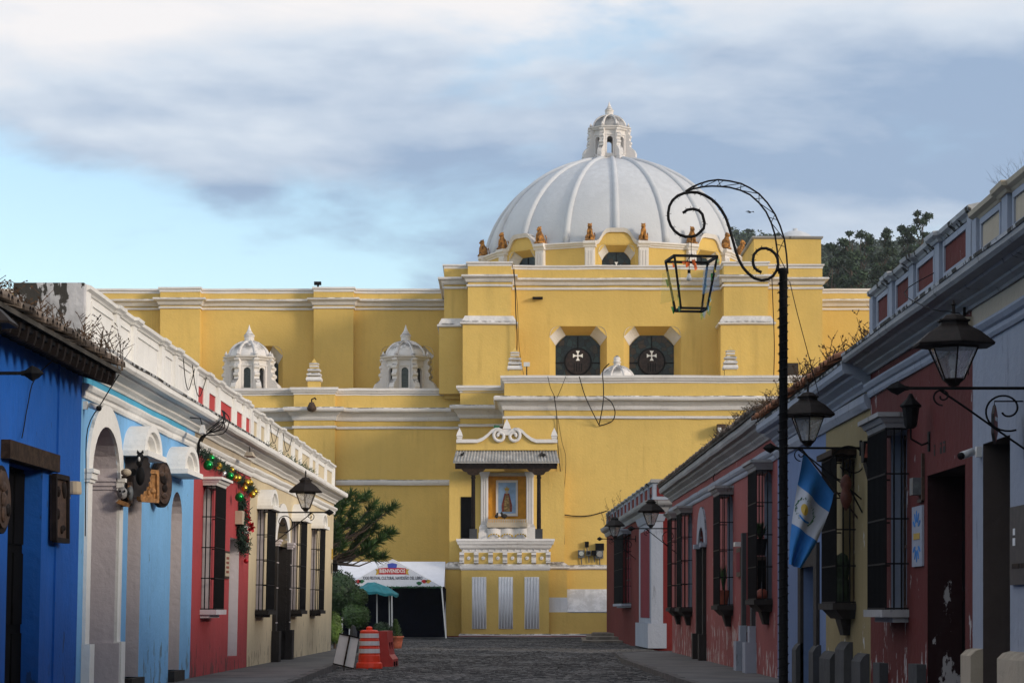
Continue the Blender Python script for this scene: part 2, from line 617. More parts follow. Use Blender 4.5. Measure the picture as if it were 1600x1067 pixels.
def thing(name, label, cat, loc=(0, 0, 0), group=None):
    o = bpy.data.objects.new(name, None)
    o.empty_display_size = .3
    COL.objects.link(o)
    o.location = loc
    return tag(o, label, cat, group)


def tag(o, label, cat, group=None, kind=None):
    o['label'] = label
    o['category'] = cat
    if group:
        o['group'] = group
    if kind:
        o['kind'] = kind
    return o


def struct(o):
    o['kind'] = 'structure'
    return o


def copy_tree(o, parent=None):
    c = o.copy()
    COL.objects.link(c)
    if parent:
        c.parent = parent
    for ch in list(o.children):
        copy_tree(ch, c)
    return c


def dup(o, off, parent=None):
    """copy of a piece that shares its mesh, moved by off"""
    c = o.copy()
    COL.objects.link(c)
    c.location = o.location + Vector(off)
    return c


def arc(cx, cz, rx, rz, a0, a1, n):
    return [(cx + rx * cos(a0 + (a1 - a0) * i / n), cz + rz * sin(a0 + (a1 - a0) * i / n)) for i in range(n + 1)]


def spiral(cx, cz, r0, r1, a0, a1, n):
    return [(cx + (r0 + (r1 - r0) * i / n) * cos(a0 + (a1 - a0) * i / n), cz + (r0 + (r1 - r0) * i / n) * sin(a0 + (a1 - a0) * i / n)) for i in range(n + 1)]


def wall(mb, a0, a1, z0, z1, ops=(), b=0., tops=True):
    """flat wall face with openings (a0, a1, z0, z1, depth, arch rise); reveals included"""
    As = sorted({a0, a1, *[o[0] for o in ops], *[o[1] for o in ops]})
    Zs = sorted({z0, z1, *[o[2] for o in ops], *[o[3] for o in ops]})
    for i in range(len(As) - 1):
        for j in range(len(Zs) - 1):
            ca, cz = (As[i] + As[i + 1]) / 2, (Zs[j] + Zs[j + 1]) / 2
            if any(o[0] < ca < o[1] and o[2] < cz < o[3] for o in ops):
                continue
            mb.quad((As[i], b, Zs[j]), (As[i + 1], b, Zs[j]), (As[i + 1], b, Zs[j + 1]), (As[i], b, Zs[j + 1]))
    for o in ops:
        p, q, lo, hi, d = o[:5]
        rise = o[5] if len(o) > 5 else 0
        zs = hi - rise
        mb.quad((p, b, lo), (p, b + d, lo), (p, b + d, zs), (p, b, zs))
        mb.quad((q, b, lo), (q, b, zs), (q, b + d, zs), (q, b + d, lo))
        if lo > z0 + 1e-4:
            mb.quad((p, b, lo), (q, b, lo), (q, b + d, lo), (p, b + d, lo))
        if rise <= 0:
            mb.quad((p, b, hi), (p, b + d, hi), (q, b + d, hi), (q, b, hi))
        else:
            c = (p + q) / 2
            pts = arc(c, zs, (q - p) / 2, rise, pi, 0, 12)
            for k in range(12):
                (x0, y0), (x1, y1) = pts[k], pts[k + 1]
                mb.quad((x0, b, y0), (x0, b + d, y0), (x1, b + d, y1), (x1, b, y1))
                mb.quad((x0, b, y0), (x1, b, y1), (x1, b, hi), (x0, b, hi))


# ------------------------------------------------------------------ ground
def grid_sheet(name, x0, x1, y0, y1, z, mat, nx=2, ny=2, bumpy=0):
    mb = MB()
    vs = []
    for j in range(ny + 1):
        for i in range(nx + 1):
            vs.append((x0 + (x1 - x0) * i / nx, y0 + (y1 - y0) * j / ny, z + random.uniform(-bumpy, bumpy)))
    mb.add(vs, [(j * (nx + 1) + i, j * (nx + 1) + i + 1, (j + 1) * (nx + 1) + i + 1, (j + 1) * (nx + 1) + i) for j in range(ny) for i in range(nx)])
    return mb.build(name, mat)


struct(grid_sheet('ground', -3000, 3000, -400, 4000, -.06, 'earth', 4, 4))
struct(grid_sheet('road', -40, 40, -15, 134, 0, 'road_bed', 4, 4))


def cobbles():
    """rounded street stones, real relief seen at a grazing angle"""
    rnd = random.Random(3)
    vs, fs = [], []
    y = 40.0
    row = 0
    while y < 119:
        d = rnd.uniform(.15, .21)
        x = -4.9 + (row % 2) * .1
        xe = 3.9
        if y > 81:
            x, xe = -9.0, 5.0
        # the crown and dips of an old street
        while x < xe:
            w = rnd.uniform(.15, .24)
            h = rnd.uniform(.012, .05) + .02 * sin(y * .7 + x * .9) + .018 * sin(x * 2.3 - y * .31)
            h = max(h, .006)
            c = .72
            cx, cy = x + w / 2 + rnd.uniform(-.01, .01), y + d / 2 + rnd.uniform(-.012, .012)
            hw, hd = w / 2 * .93, d / 2 * .93
            o = len(vs)
            for sx, sy in ((-1, -1), (1, -1), (1, 1), (-1, 1)):
                vs.append((cx + sx * hw, cy + sy * hd, -.01))
            for sx, sy in ((-1, -1), (1, -1), (1, 1), (-1, 1)):
                vs.append((cx + sx * hw * c, cy + sy * hd * c, h + rnd.uniform(-.006, .006)))
            fs += [(o + 4, o + 5, o + 6, o + 7)] + [(o + k, o + (k + 1) % 4, o + 4 + (k + 1) % 4, o + 4 + k) for k in range(4)]
            x += w
        y += d
        row += 1
    me = bpy.data.meshes.new('cobblestones')
    me.from_pydata(vs, [], fs)
    me.materials.append(MATS['cobble'])
    o = bpy.data.objects.new('cobblestones', me)
    COL.objects.link(o)
    tag(o, 'grey cobblestones paving the street between the two sidewalks', 'cobblestones', kind='stuff')


cobbles()


def LX(a):
    return -6.9 + .0115 * a


def RX(a):
    return 5.408 - .004 * a


def sidewalks():
    def walk(name, outer, inner, arms):
        mb = MB()
        poly = outer + inner
        mb.prism_z(poly, -.05, .15)
        return struct(mb.build(name, 'sidewalk'))
    # left: ends with a rounded corner past the cream house
    L = walk('sidewalk_left', [(LX(-15) - .3, -15), (-4.35, -15), (-4.2, 44), (-4.45, 60), (-4.62, 70), (-4.75, 78), (-5.0, 80.4), (-5.6, 81.8), (-6.6, 82.3), (-30, 82.3)], [(-30, 80.1), (LX(80) - .3, 80.1)], 0)
    R = walk('sidewalk_right', [(RX(-15) + .3, -15), (RX(77) + .3, 76.9), (30, 76.9), (30, 78.6), (5.2, 78.6), (4.0, 77.6), (3.3, 75), (3.12, 67), (3.35, 48), (3.5, 40), (3.6, -15)], [], 0)
    # kerb stones along the two edges
    def kerb(parent, pts):
        seg = []
        for i in range(len(pts) - 1):
            p, q = Vector(pts[i]), Vector(pts[i + 1])
            n = max(1, round((q - p).length / .85))
            for k in range(n):
                seg.append((p.lerp(q, k / n), p.lerp(q, (k + 1) / n)))
        for p, q in seg:
            d = (q - p)
            d.normalize()
            nrm = Vector((d.y, -d.x)) * .085
            z = .158 + random.uniform(-.008, .008)
            p2, q2 = p + d * .012, q - d * .012
            MB().prism_z([tuple(p2 - nrm), tuple(q2 - nrm), tuple(q2 + nrm), tuple(p2 + nrm)], -.04, z).build('kerb_stone', 'kerb_stone', parent)
    kerb(L, [(-4.2, 44), (-4.45, 60), (-4.62, 70), (-4.75, 78), (-5.0, 80.4), (-5.6, 81.8), (-6.6, 82.3), (-12, 82.3)])
    kerb(R, [(12, 78.6), (5.2, 78.6), (4.0, 77.6), (3.3, 75), (3.12, 67), (3.35, 48), (3.5, 42)])
    # pavement in front of the church with its dark red edge
    mb = MB()
    mb.prism_z([(-40, 119.2), (4.6, 119.2), (4.6, 127), (-40, 127)], -.05, .12)
    struct(mb.build('church_pavement', 'sidewalk'))


sidewalks()

# ------------------------------------------------------------------ church
CH = thing('church', 'large yellow church with white mouldings and a white ribbed dome at the street end', 'church', (0, 125, 0))
Y1, Y2, YA = 125.0, 130.5, 132.3
XC, XB = PX(788, Y1), PX(719, Y2)
xl1, xl2 = PX(459, 131.7), PX(523, 131.7)
lowpath = [(-52, YA), (xl1, YA), (xl1, 131.7), (xl2, 131.7), (xl2, YA), (XB, YA), (XB, Y2), (XC, Y2), (XC, Y1), (17.5, Y1), (17.5, YA), (40, YA)]
mb = MB().prism_z(lowpath + [(40, 160), (-52, 160)], -.1, 13.25)
mb.build('lower_wall', 'church_yellow', CH)
cornice_prof = lambda z0, z1, d: [(-.05, z0), (.06, z0), (.10, z0 + .12 * (z1 - z0)), (.13, z0 + .3 * (z1 - z0)), (d * .45, z0 + .48 * (z1 - z0)), (d * .62, z0 + .62 * (z1 - z0)), (d * .66, z0 + .66 * (z1 - z0)), (d * .92, z0 + .68 * (z1 - z0)), (d, z0 + .80 * (z1 - z0)), (d, z1 - .05), (d * .9, z1), (-.05, z1 + .05)]
MB().sweep(lowpath, [(-.3, 13.2), (.03, 13.2), (.03, 13.27), (.12, 13.33), (.12, 13.36), (.2, 13.46), (.2, 13.58), (-.3, 13.62)]).build('parapet_cap', 'church_white', CH)
MB().sweep(lowpath, cornice_prof(11.8, 12.5, .55)).build('cornice', 'church_white', CH)
MB().sweep(lowpath, [(-.05, 11.36), (.07, 11.36), (.09, 11.42), (.09, 11.49), (-.05, 11.52)]).build('string_course', 'church_white', CH)
MB().sweep([(xl2, YA), (PX(702, YA), YA)], [(-.05, 8.3), (.1, 8.3), (.16, 8.45), (.16, 8.56), (-.05, 8.62)]).build('string_course', 'church_white', CH)

# nave, set back
YN = 140.0
p1a, p1b = PX(250, 139.2), PX(312, 139.2)
p2a, p2b = PX(490, 139.2), PX(552, 139.2)
navepath = [(-52, YN), (p1a, YN), (p1a, 139.25), (p1b, 139.25), (p1b, YN), (p2a, YN), (p2a, 139.25), (p2b, 139.25), (p2b, YN), (40, YN)]


def oct_window(parent, fn, cxa, ztop, hw, zbot, s=1.0, deep=.85, medallion=True):
    """splayed octagonal window: yellow splay, two white shells in its corners, dark leaded glass behind. Returns outer hole polygon (a, z)"""
    # outer outline from lower left round the top
    outer = [(cxa - hw, zbot), (cxa - hw, ztop - .58 * s), (cxa - .63 * hw, ztop), (cxa + .63 * hw, ztop), (cxa + hw, ztop - .58 * s), (cxa + hw, zbot)]
    k = .78
    inner = [(cxa - hw * k, zbot), (cxa - hw * k, ztop - .98 * s), (cxa - .42 * hw, ztop - .42 * s), (cxa + .42 * hw, ztop - .42 * s), (cxa + hw * k, ztop - .98 * s), (cxa + hw * k, zbot)]
    mb = MB(fn)
    for i in (0, 2, 4):
        mb.quad((outer[i][0], 0, outer[i][1]), (outer[i + 1][0], 0, outer[i + 1][1]), (inner[i + 1][0], deep, inner[i + 1][1]), (inner[i][0], deep, inner[i][1]))
    w = mb.build('window', 'church_yellow', parent)
    for i in (1, 3):
        # curved white shell filling the chamfered corner
        sh = MB(fn)
        n, m = 6, 4
        vs = []
        for u in range(m + 1):
            for v in range(n + 1):
                f, g = u / m, v / n
                o = Vector(outer[i]).lerp(Vector(outer[i + 1]), g)
                q = Vector(inner[i]).lerp(Vector(inner[i + 1]), g)
                bul = sin(g * pi) * .6 * s * (1 - f * .75)
                c = o.lerp(q, f)
                nx = Vector((o - q)).normalized()
                vs.append((c.x + nx.x * bul * .35, f * deep - .03 + .0 * bul, c.y + nx.y * bul * .35))
        sh.add(vs, [(u * (n + 1) + v, u * (n + 1) + v + 1, (u + 1) * (n + 1) + v + 1, (u + 1) * (n + 1) + v) for u in range(m) for v in range(n)])
        sh.build('shell', 'church_white', w)
    MB(fn).prism_b(inner, deep - .02, deep + .05).build('pane', 'stained_teal', w)
    bars = MB(fn)
    bars.box(cxa - .03 * s, cxa + .03 * s, deep - .06, deep, zbot, ztop - .44 * s)
    zc = ztop - 1.86 * s
    bars.box(cxa - hw * k, cxa + hw * k, deep - .062, deep - .004, zc - .1, zc - .04)
    bars.build('glazing_bar', 'iron', w)
    if medallion:
        r = .56 * hw * k
        ring = MB(fn).prism_b([(cxa + 1.12 * r * cos(t), zc + 1.12 * r * sin(t)) for t in [2 * pi * i / 28 for i in range(28)]], deep - .09, deep - .03)
        ring.build('medallion', 'iron', w)
        MB(fn).prism_b([(cxa + r * cos(t), zc + r * sin(t)) for t in [2 * pi * i / 28 for i in range(28)]], deep - .11, deep - .05).build('medallion', 'stained_brown', w)
        cross(fn, w, cxa, zc + .32 * s, .27 * s, deep - .125)
        st = MB(fn)
        for q in (-.2, -.07, .07, .2):
            st.box(cxa + q * s - .025, cxa + q * s + .025, deep - .122, deep - .10, zc - .55 * s, zc - .08 * s)
        st.build('medallion_bar', 'iron', w)
    return outer


def cross(fn, parent, ca, cz, r, b):
    """cross with flaring arms"""
    mb = MB(fn)
    for q in range(4):
        t = q * pi / 2
        R = lambda x, y: (ca + x * cos(t) - y * sin(t), cz + x * sin(t) + y * cos(t))
        mb.prism_b([R(.0, -.12 * r), R(.5 * r, -.13 * r), R(r, -.42 * r), R(r, .42 * r), R(.5 * r, .13 * r), R(0, .12 * r)], b + .001 * q, b + .03)
    return mb.build('cross', 'print_white', parent)


def holed(mb, a0, a1, z0, z1, wins, b=0.):
    """wall face between a0 and a1 with several windows given as outer outlines from oct_window"""
    wins = sorted(wins, key=lambda w: w[0][0])
    x = a0
    for w in wins:
        l, r = w[0][0], w[5][0]
        zb, zk, zt = w[0][1], w[1][1], w[2][1]
        mb.quad((x, b, z0), (l, b, z0), (l, b, z1), (x, b, z1))
        mb.quad((l, b, z0), (r, b, z0), (r, b, zb), (l, b, zb))
        mb.quad((l, b, zt), (r, b, zt), (r, b, z1), (l, b, z1))
        mb.quad((l, b, zk), (w[2][0], b, zt), (l, b, zt))
        mb.quad((r, b, zk), (r, b, zt), (w[3][0], b, zt))
        x = r
    mb.quad((x, b, z0), (a1, b, z0), (a1, b, z1), (x, b, z1))


# nave wall: a core behind and a front skin with two splayed windows
MB().prism_z([(-52, YN + .95), (40, YN + .95), (40, 158), (-52, 158)], 13.0, 19.8).build('nave_core', 'church_yellow', CH)
navef = lambda a, b, z: (a, YN + b, z)
wn1 = oct_window(CH, navef, PX(400, YN), 16.75, 1.55, 13.2, medallion=False)
wn2 = oct_window(CH, navef, PX(636, YN), 16.75, 1.55, 13.2, medallion=False)
mb = MB(navef)
holed(mb, -52, 40, 13.0, 19.8, [wn1, wn2])
for q0, q1 in ((p1a, p1b), (p2a, p2b)):
    mb.box(q0, q1, -.75, -.002, 13.0, 19.8)
mb.build('nave_wall', 'church_yellow', CH)
MB().sweep(navepath, [(-.9, 19.85), (.02, 19.78), (.02, 19.9), (.1, 19.95), (.1, 20.05), (-.9, 20.12)]).build('parapet_cap', 'church_white', CH)
MB().sweep(navepath, cornice_prof(19.02, 19.42, .38)).build('cornice', 'church_white', CH)
MB().sweep(navepath, [(-.05, 18.82), (.06, 18.82), (.08, 18.87), (.08, 18.94), (-.05, 18.96)]).build('string_course', 'church_white', CH)

# transept, upper storey
YB, YAA, YM = 131.0, 132.0, 132.4
uA0, uA1 = PX(694, YAA), PX(731, YB)
uB1 = PX(799, YB)
uC1 = PX(1131, YB)
uD1 = PX(1200, YB)
uE1 = PX(1285, YAA)
uppath = [(uA0, 146), (uA0, YAA), (uA1, YAA), (uA1, YB), (uB1, YB), (uB1, YM), (uC1, YM), (uC1, YB), (uD1, YB), (uD1, YAA), (uE1, YAA), (uE1, 146)]
core = [(uA0, 146), (uA0, YAA), (uA1, YAA), (uA1, YB), (uB1, YB), (uB1, YM + .95), (uC1, YM + .95), (uC1, YB), (uD1, YB), (uD1, YAA), (uE1, YAA), (uE1, 146)]
MB().prism_z(core, 13.0, 20.15).build('transept_core', 'church_yellow', CH)
trf = lambda a, b, z: (a, YM + b, z)
w1 = oct_window(CH, trf, PX(903.5, YM), PZ(509.6, YM), 1.57, 13.0)
w2 = oct_window(CH, trf, PX(1019.5, YM), PZ(509.6, YM), 1.57, 13.0)
mb = MB(trf)
holed(mb, uB1, uC1, 13.0, 20.15, [w1, w2])
mb.build('transept_wall', 'church_yellow', CH)
MB().sweep(uppath, [(-.5, 20.1), (.02, 20.1), (.02, 20.2), (.1, 20.25), (.1, 20.33), (-.5, 20.38)]).build('parapet_cap', 'church_white', CH)
MB().sweep(uppath, cornice_prof(19.22, 19.6, .35)).build('cornice', 'church_white', CH)
MB().sweep(uppath, [(-.05, 18.98), (.06, 18.98), (.08, 19.03), (.08, 19.1), (-.05, 19.13)]).build('string_course', 'church_white', CH)
# buttresses below the sloping ledges
for path in ([(PX(686, 131.6), 140), (PX(686, 131.6), 131.6), (PX(723, 130.5), 131.6), (PX(723, 130.5), 130.44), (PX(805.5, 130.5), 130.44), (PX(805.5, 130.5), 133)],
             [(PX(1126, 130.5), 133), (PX(1126, 130.5), 130.5), (PX(1209, 130.5), 130.5), (PX(1209, 130.5), 131.9)]):
    bp = list(path)
    MB().prism_z(bp + [(bp[-1][0], bp[0][1])] if bp[-1][1] < bp[0][1] else bp, 13.23, 16.9).build('buttress', 'church_yellow', CH)
    MB().sweep(path, [(-.6, 16.85), (.04, 16.85), (.12, 16.9), (.12, 16.98), (.03, 17.05), (-.13, 17.35), (-.6, 17.38)]).build('ledge', 'church_white', CH)
# corner block with its small white dome
bx0, bx1 = PX(1178, 134.2), PX(1283, 134.2)
MB().box(bx0, bx1, 134.2, 141, 20.0, 22.1).build('corner_block', 'church_yellow', CH)
MB().sweep([(bx0, 141), (bx0, 134.2), (bx1, 134.2), (bx1, 141)], [(-.3, 22.05), (.04, 22.05), (.1, 22.12), (.1, 22.2), (-.3, 22.22)]).build('parapet_cap', 'cornice_grey', CH)
cbx = PX(1242, 137.5)
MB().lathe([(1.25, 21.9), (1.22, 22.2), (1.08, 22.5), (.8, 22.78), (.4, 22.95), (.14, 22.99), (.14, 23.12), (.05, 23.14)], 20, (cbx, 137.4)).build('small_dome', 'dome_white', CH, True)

# ------------------------------------------------------------------ dome
DX, DY, DR = PX(955, 150), 150.0, 8.0
drum = MB().lathe([(7.2, 19.0), (7.2, 22.7)], 32, (DX, DY)).build('drum', 'church_yellow', CH)
ap = DR * cos(radians(11.25))
hwd = DR * sin(radians(11.25))


def radial(th, rad):
    """frame on the drum: a tangent, b inwards from radius rad, angle th measured from the camera side"""
    rx, ry = sin(th), -cos(th)
    tx, ty = cos(th), sin(th)
    return lambda a, b, z: (DX + (rad - b) * rx + a * tx, DY + (rad - b) * ry + a * ty, z)


hump = [(-hwd, 23.12), (-1.22, 23.14), (-1.05, 23.24), (-.93, 23.42), (-.80, 23.66), (-.62, 23.84), (-.42, 23.90), (.42, 23.90), (.62, 23.84), (.80, 23.66), (.93, 23.42), (1.05, 23.24), (1.22, 23.14), (hwd, 23.12)]
for k in range(-6, 7):
    th = radians(22.5 * k)
    fn = radial(th, ap)
    if k % 2 == 0:
        o = oct_window(drum, fn, 0, 22.92, 1.08, 19.2, .85, .55, False)
        mb = MB(fn)
        holed(mb, -hwd, hwd, 19.0, 23.0, [o])
        pts = [(a, z - .2) for a, z in hump]
        for i in range(len(hump) - 1):
            mb.quad((pts[i][0], 0, 22.99), (pts[i + 1][0], 0, 22.99), (pts[i + 1][0], 0, pts[i + 1][1]), (pts[i][0], 0, pts[i][1]))
            mb.quad((pts[i][0], .7, 22.99), (pts[i + 1][0], .7, 22.99), (pts[i + 1][0], .7, pts[i + 1][1]), (pts[i][0], .7, pts[i][1]))
        mb.build('drum_panel', 'church_yellow', CH)
        cross(fn, drum, 0, 21.72, .26, .45)
        mb = MB(fn)
        for i in range(len(hump) - 1):
            (x0, z0), (x1, z1) = hump[i], hump[i + 1]
            x0c, x1c = x0, x1
            mb.add([(x0c, -.12, z0 - .24), (x1c, -.12, z1 - .24), (x1c, -.2, z1), (x0c, -.2, z0), (x0c, .75, z0 - .24), (x1c, .75, z1 - .24), (x1c, .75, z1), (x0c, .75, z0)],
                   [(0, 1, 2, 3), (3, 2, 6, 7), (0, 4, 5, 1), (4, 7, 6, 5)])
        mb.build('pediment', 'church_white', CH)
    else:
        mb = MB(fn)
        mb.quad((-hwd, 0, 19), (hwd, 0, 19), (hwd, 0, 23.0), (-hwd, 0, 23.0))
        mb.build('drum_panel', 'church_yellow', CH)
        MB(fn).prism_a([(.7, 22.78), (-.04, 22.78), (-.06, 22.86), (-.14, 22.92), (-.14, 22.97), (-.22, 23.03), (-.22, 23.12), (.7, 23.14)], -hwd, hwd).build('cornice', 'church_white', CH)
for k in range(-6, 6):
    th = radians(22.5 * k + 11.25)
    fn = radial(th, DR + .02)
    mb = MB(fn).box(-.29, .29, -.16, .5, 19, 22.8)
    for q in (-.17, 0, .17):
        mb.box(q - .055, q + .055, -.2, -.158, 19, 22.6)
    mb.prism_a([(.6, 22.78), (-.2, 22.78), (-.24, 22.9), (-.32, 22.98), (-.32, 23.14), (.6, 23.17)], -.37, .37)
    mb.build('pedestal', 'church_white', CH)
# the shell and its ribs
prof = []
for i in range(25):
    t = .075 + (pi / 2 - .075) * i / 24
    prof.append((7.74 * cos(t) ** 1.06 if i < 24 else .05, 22.5 + 6.85 * sin(t)))
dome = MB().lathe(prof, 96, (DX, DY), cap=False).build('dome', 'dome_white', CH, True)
for k in range(16):
    th = radians(22.5 * k)
    pts = []
    for i in range(22):
        t0 = .17 if k % 2 == 0 else .09
        t = t0 + (pi / 2 - t0) * (i / 24)
        r, z = 7.77 * cos(t) ** 1.06, 22.5 + 6.88 * sin(t)
        pts.append((DX + r * sin(th), DY - r * cos(th), z))
    MB().tube(pts, [.205 - .004 * i for i in range(22)], 10).build('rib', 'dome_white', dome, True)


def cupola(parent, name, cx, cy, z0, s, dome_mat, glazed, zcut=0.):
    """small octagonal lantern: eight openings between scrolled buttresses, a ribbed dome and a finial"""
    rb = 1.08 * s
    body = MB().lathe([(1.42 * s, z0), (1.42 * s, z0 + .12 * s), (1.3 * s, z0 + .2 * s)], 8, (cx, cy), radians(22.5)).build(name, 'church_white', parent)
    apo = rb * cos(radians(22.5))
    hw = rb * sin(radians(22.5))
    zt = z0 + 1.85 * s
    for k in range(8):
        th = radians(45 * k)

        def fn(a, b, z, th=th):
            return (cx + (apo - b) * sin(th) + a * cos(th), cy - (apo - b) * cos(th) + a * sin(th), z)
        mb = MB(fn)
        ow = .17 * s
        wall(mb, -hw, hw, z0 + .15 * s, zt, [(-ow, ow, z0 + .42 * s, z0 + 1.42 * s, .22 * s, ow)])
        mb.quad((-hw, .22 * s, z0 + .2 * s), (-ow, .22 * s, z0 + .2 * s), (-ow, .22 * s, zt), (-hw, .22 * s, zt))
        mb.quad((hw, .22 * s, z0 + .2 * s), (ow, .22 * s, z0 + .2 * s), (ow, .22 * s, zt), (hw, .22 * s, zt))
        mb.build('lantern_face', 'church_white', body)
        fr = MB(fn)
        for q in (-1, 1):
            fr.box(q * (ow + .07 * s) - .03 * s, q * (ow + .07 * s) + .03 * s, -.035 * s, .0, z0 + .4 * s, z0 + 1.5 * s)
        fr.box(-ow - .12 * s, ow + .12 * s, -.05 * s, .0, z0 + 1.5 * s, z0 + 1.56 * s)
        fr.build('window_frame', 'church_white', body)
        if glazed:
            MB(fn).box(-ow, ow, .14 * s, .17 * s, z0 + .42 * s, z0 + 1.42 * s).build('pane', 'dark_glass', body)
        # scrolled buttress on the corner
        th2 = th + radians(22.5)

        def fb(a, b, z, th=th2):
            return (cx + (rb + b) * sin(th) + a * cos(th), cy - (rb + b) * cos(th) + a * sin(th), z)
        out = [(-.2, 0), (.62, 0), (.64, .16), (.58, .24), (.60, .42), (.50, .62), (.36, .74), (.24, .84), (.22, .95), (.30, 1.02), (.30, 1.12), (.20, 1.2), (.19, 1.32), (.27, 1.4), (.27, 1.5), (.16, 1.58), (.16, 1.7), (.24, 1.78), (.24, 1.86), (-.2, 1.86)]
        poly = [(b * s, z0 + z * s) for b, z in out]
        mbb = MB(fb).prism_a(poly, -.13 * s, .13 * s)
        mbb.build('buttress', 'church_white', body)
        MB(fb).lathe([(.001, zt + .42 * s), (.05 * s, zt + .3 * s), (.10 * s, zt + .22 * s), (.05 * s, zt + .18 * s), (.11 * s, zt + .1 * s), (.11 * s, zt)], 8, (0, .1 * s)).build('pinnacle', 'church_white', body)
    MB().lathe([(.6 * s, zt - .05 * s), (1.2 * s, zt - .05 * s), (1.24 * s, zt + .02 * s), (1.34 * s, zt + .07 * s), (1.36 * s, zt + .13 * s), (1.1 * s, zt + .16 * s), (.5 * s, zt + .17 * s)], 8, (cx, cy), radians(22.5)).build('cornice', 'church_white', body)
    pr = [(1.0 * s * cos(pi / 2 * i / 8) if i < 8 else .02, zt + .12 * s + .80 * s * sin(pi / 2 * i / 8)) for i in range(9)]
    MB().lathe(pr, 24, (cx, cy), cap=False).build('small_dome', dome_mat, body, True)
    for k in range(8):
        th = radians(45 * k + 22.5)
        pts = [(cx + 1.02 * s * cos(pi / 2 * i / 9) * sin(th), cy - 1.02 * s * cos(pi / 2 * i / 9) * cos(th), zt + .12 * s + .82 * s * sin(pi / 2 * i / 9)) for i in range(9)]
        MB().tube(pts, .065 * s, 6).build('rib', 'church_white', body, True)
    zf = zt + .85 * s
    MB().lathe([(.27 * s, zf), (.24 * s, zf + .06 * s), (.24 * s, zf + .3 * s), (.27 * s, zf + .33 * s), (.27 * s, zf + .38 * s), (.2 * s, zf + .46 * s), (.1 * s, zf + .62 * s), (.04 * s, zf + .8 * s), (.005, zf + .92 * s)], 12, (cx, cy)).build('finial', 'church_white', body)
    return body


cupola(CH, 'dome_lantern', DX - .12, DY, 29.16, 1.06, 'cornice_grey', False)
for i, px in enumerate((389.5, 634)):
    cupola(CH, 'roof_lantern', PX(px, 136.3), 136.3, 13.42, 1.14, 'church_white', True)
# low ribbed dome just behind the front parapet
lx, ly = PX(964, 127.6), 127.6
sd = MB().lathe([(1.12, 13.2), (1.12, 13.5)] + [(.94 * cos(pi / 2 * i / 8) + .02, 13.5 + .82 * sin(pi / 2 * i / 8)) for i in range(9)], 24, (lx, ly)).build('skylight_dome', 'church_white', CH, True)
for k in range(8):
    th = radians(45 * k + 22.5)
    MB().tube([(lx + .97 * cos(pi / 2 * i / 8) * sin(th), ly - .97 * cos(pi / 2 * i / 8) * cos(th), 13.5 + .84 * sin(pi / 2 * i / 8)) for i in range(9)], .06, 6).build('rib', 'church_white', sd, True)
MB().lathe([(.28, 14.2), (.28, 14.3), (.18, 14.36), (.18, 14.5), (.24, 14.54), (.16, 14.6), (.19, 14.7), (.14, 14.82), (.04, 14.9)], 12, (lx, ly)).build('finial', 'church_white', sd, True)


def pinnacle(px, Y, z0, zt, w):
    """stepped square finial, white with yellow courses"""
    x = PX(px, Y)
    h = zt - z0
    r = w / 2 * 1.414
    q = MB().lathe([(r * .78, z0 - .4), (r * .78, z0 + .24 * h)], 4, (x, Y), pi / 4).build('pinnacle', 'church_yellow', CH)
    for lo, hi, rr, r2 in ((.22, .36, 1.0, .92), (.40, .52, .92, .68), (.56, .66, .84, .56), (.70, .76, .6, .55), (.79, .85, .62, .4)):
        MB().lathe([(r * rr * .9, z0 + lo * h), (r * rr, z0 + (lo + .04) * h), (r * rr, z0 + (lo + hi) / 2 * h), (r * r2, z0 + hi * h)], 4, (x, Y), pi / 4).build('pinnacle_step', 'church_white', q)
    MB().lathe([(r * .5, z0 + .3 * h), (r * .5, z0 + .8 * h), (r * .34, z0 + .86 * h), (.01, z0 + h)], 4, (x, Y), pi / 4).build('pinnacle_core', 'church_yellow', q)


pinnacle(491, 132.2, 13.6, 15.2, .86)
pinnacle(804.5, 125.7, 13.6, 15.1, .78)
pinnacle(1141, 125.7, 13.6, 15.2, .78)

# ------------------------------------------------------------------ niche bay and altar front
YBAY = 124.3
bl, br = PX(702, YBAY), PX(882, YBAY)
nl, nr = PX(760, YBAY), PX(825, YBAY)
fbay = lambda a, b, z: (a, YBAY + b, z)
mb = MB(fbay)
wall(mb, bl, br, 3.6, 8.6, [(nl, nr, 4.9, PZ(741, YBAY), .66)])
mb.quad((bl, 0, 3.6), (bl, 8, 3.6), (bl, 8, 8.6), (bl, 0, 8.6))
mb.quad((br, 0, 3.6), (br, 8, 3.6), (br, 8, 8.6), (br, 0, 8.6))
mb.quad((bl, 0, 8.6), (br, 0, 8.6), (br, 8, 8.6), (bl, 8, 8.6))
mb.box(PX(695, 124), PX(886, 124), -.32, 8, -.1, 3.6)
bay = mb.build('niche_bay', 'church_yellow', CH)
MB(fbay).box(nl - .1, nr + .1, .661, .75, 4.8, 8.5).build('niche_back', 'niche_gold', bay)
ledge_prof = [(-.2, 3.55), (.03, 3.55), (.12, 3.62), (.12, 3.7), (.05, 3.78), (-.2, 3.95)]
MB().sweep([(PX(695, 124), 130), (PX(695, 124), 123.98), (PX(886, 124), 123.98), (PX(886, 124), 125), (12, 125)], ledge_prof).build('ledge', 'church_white', CH)
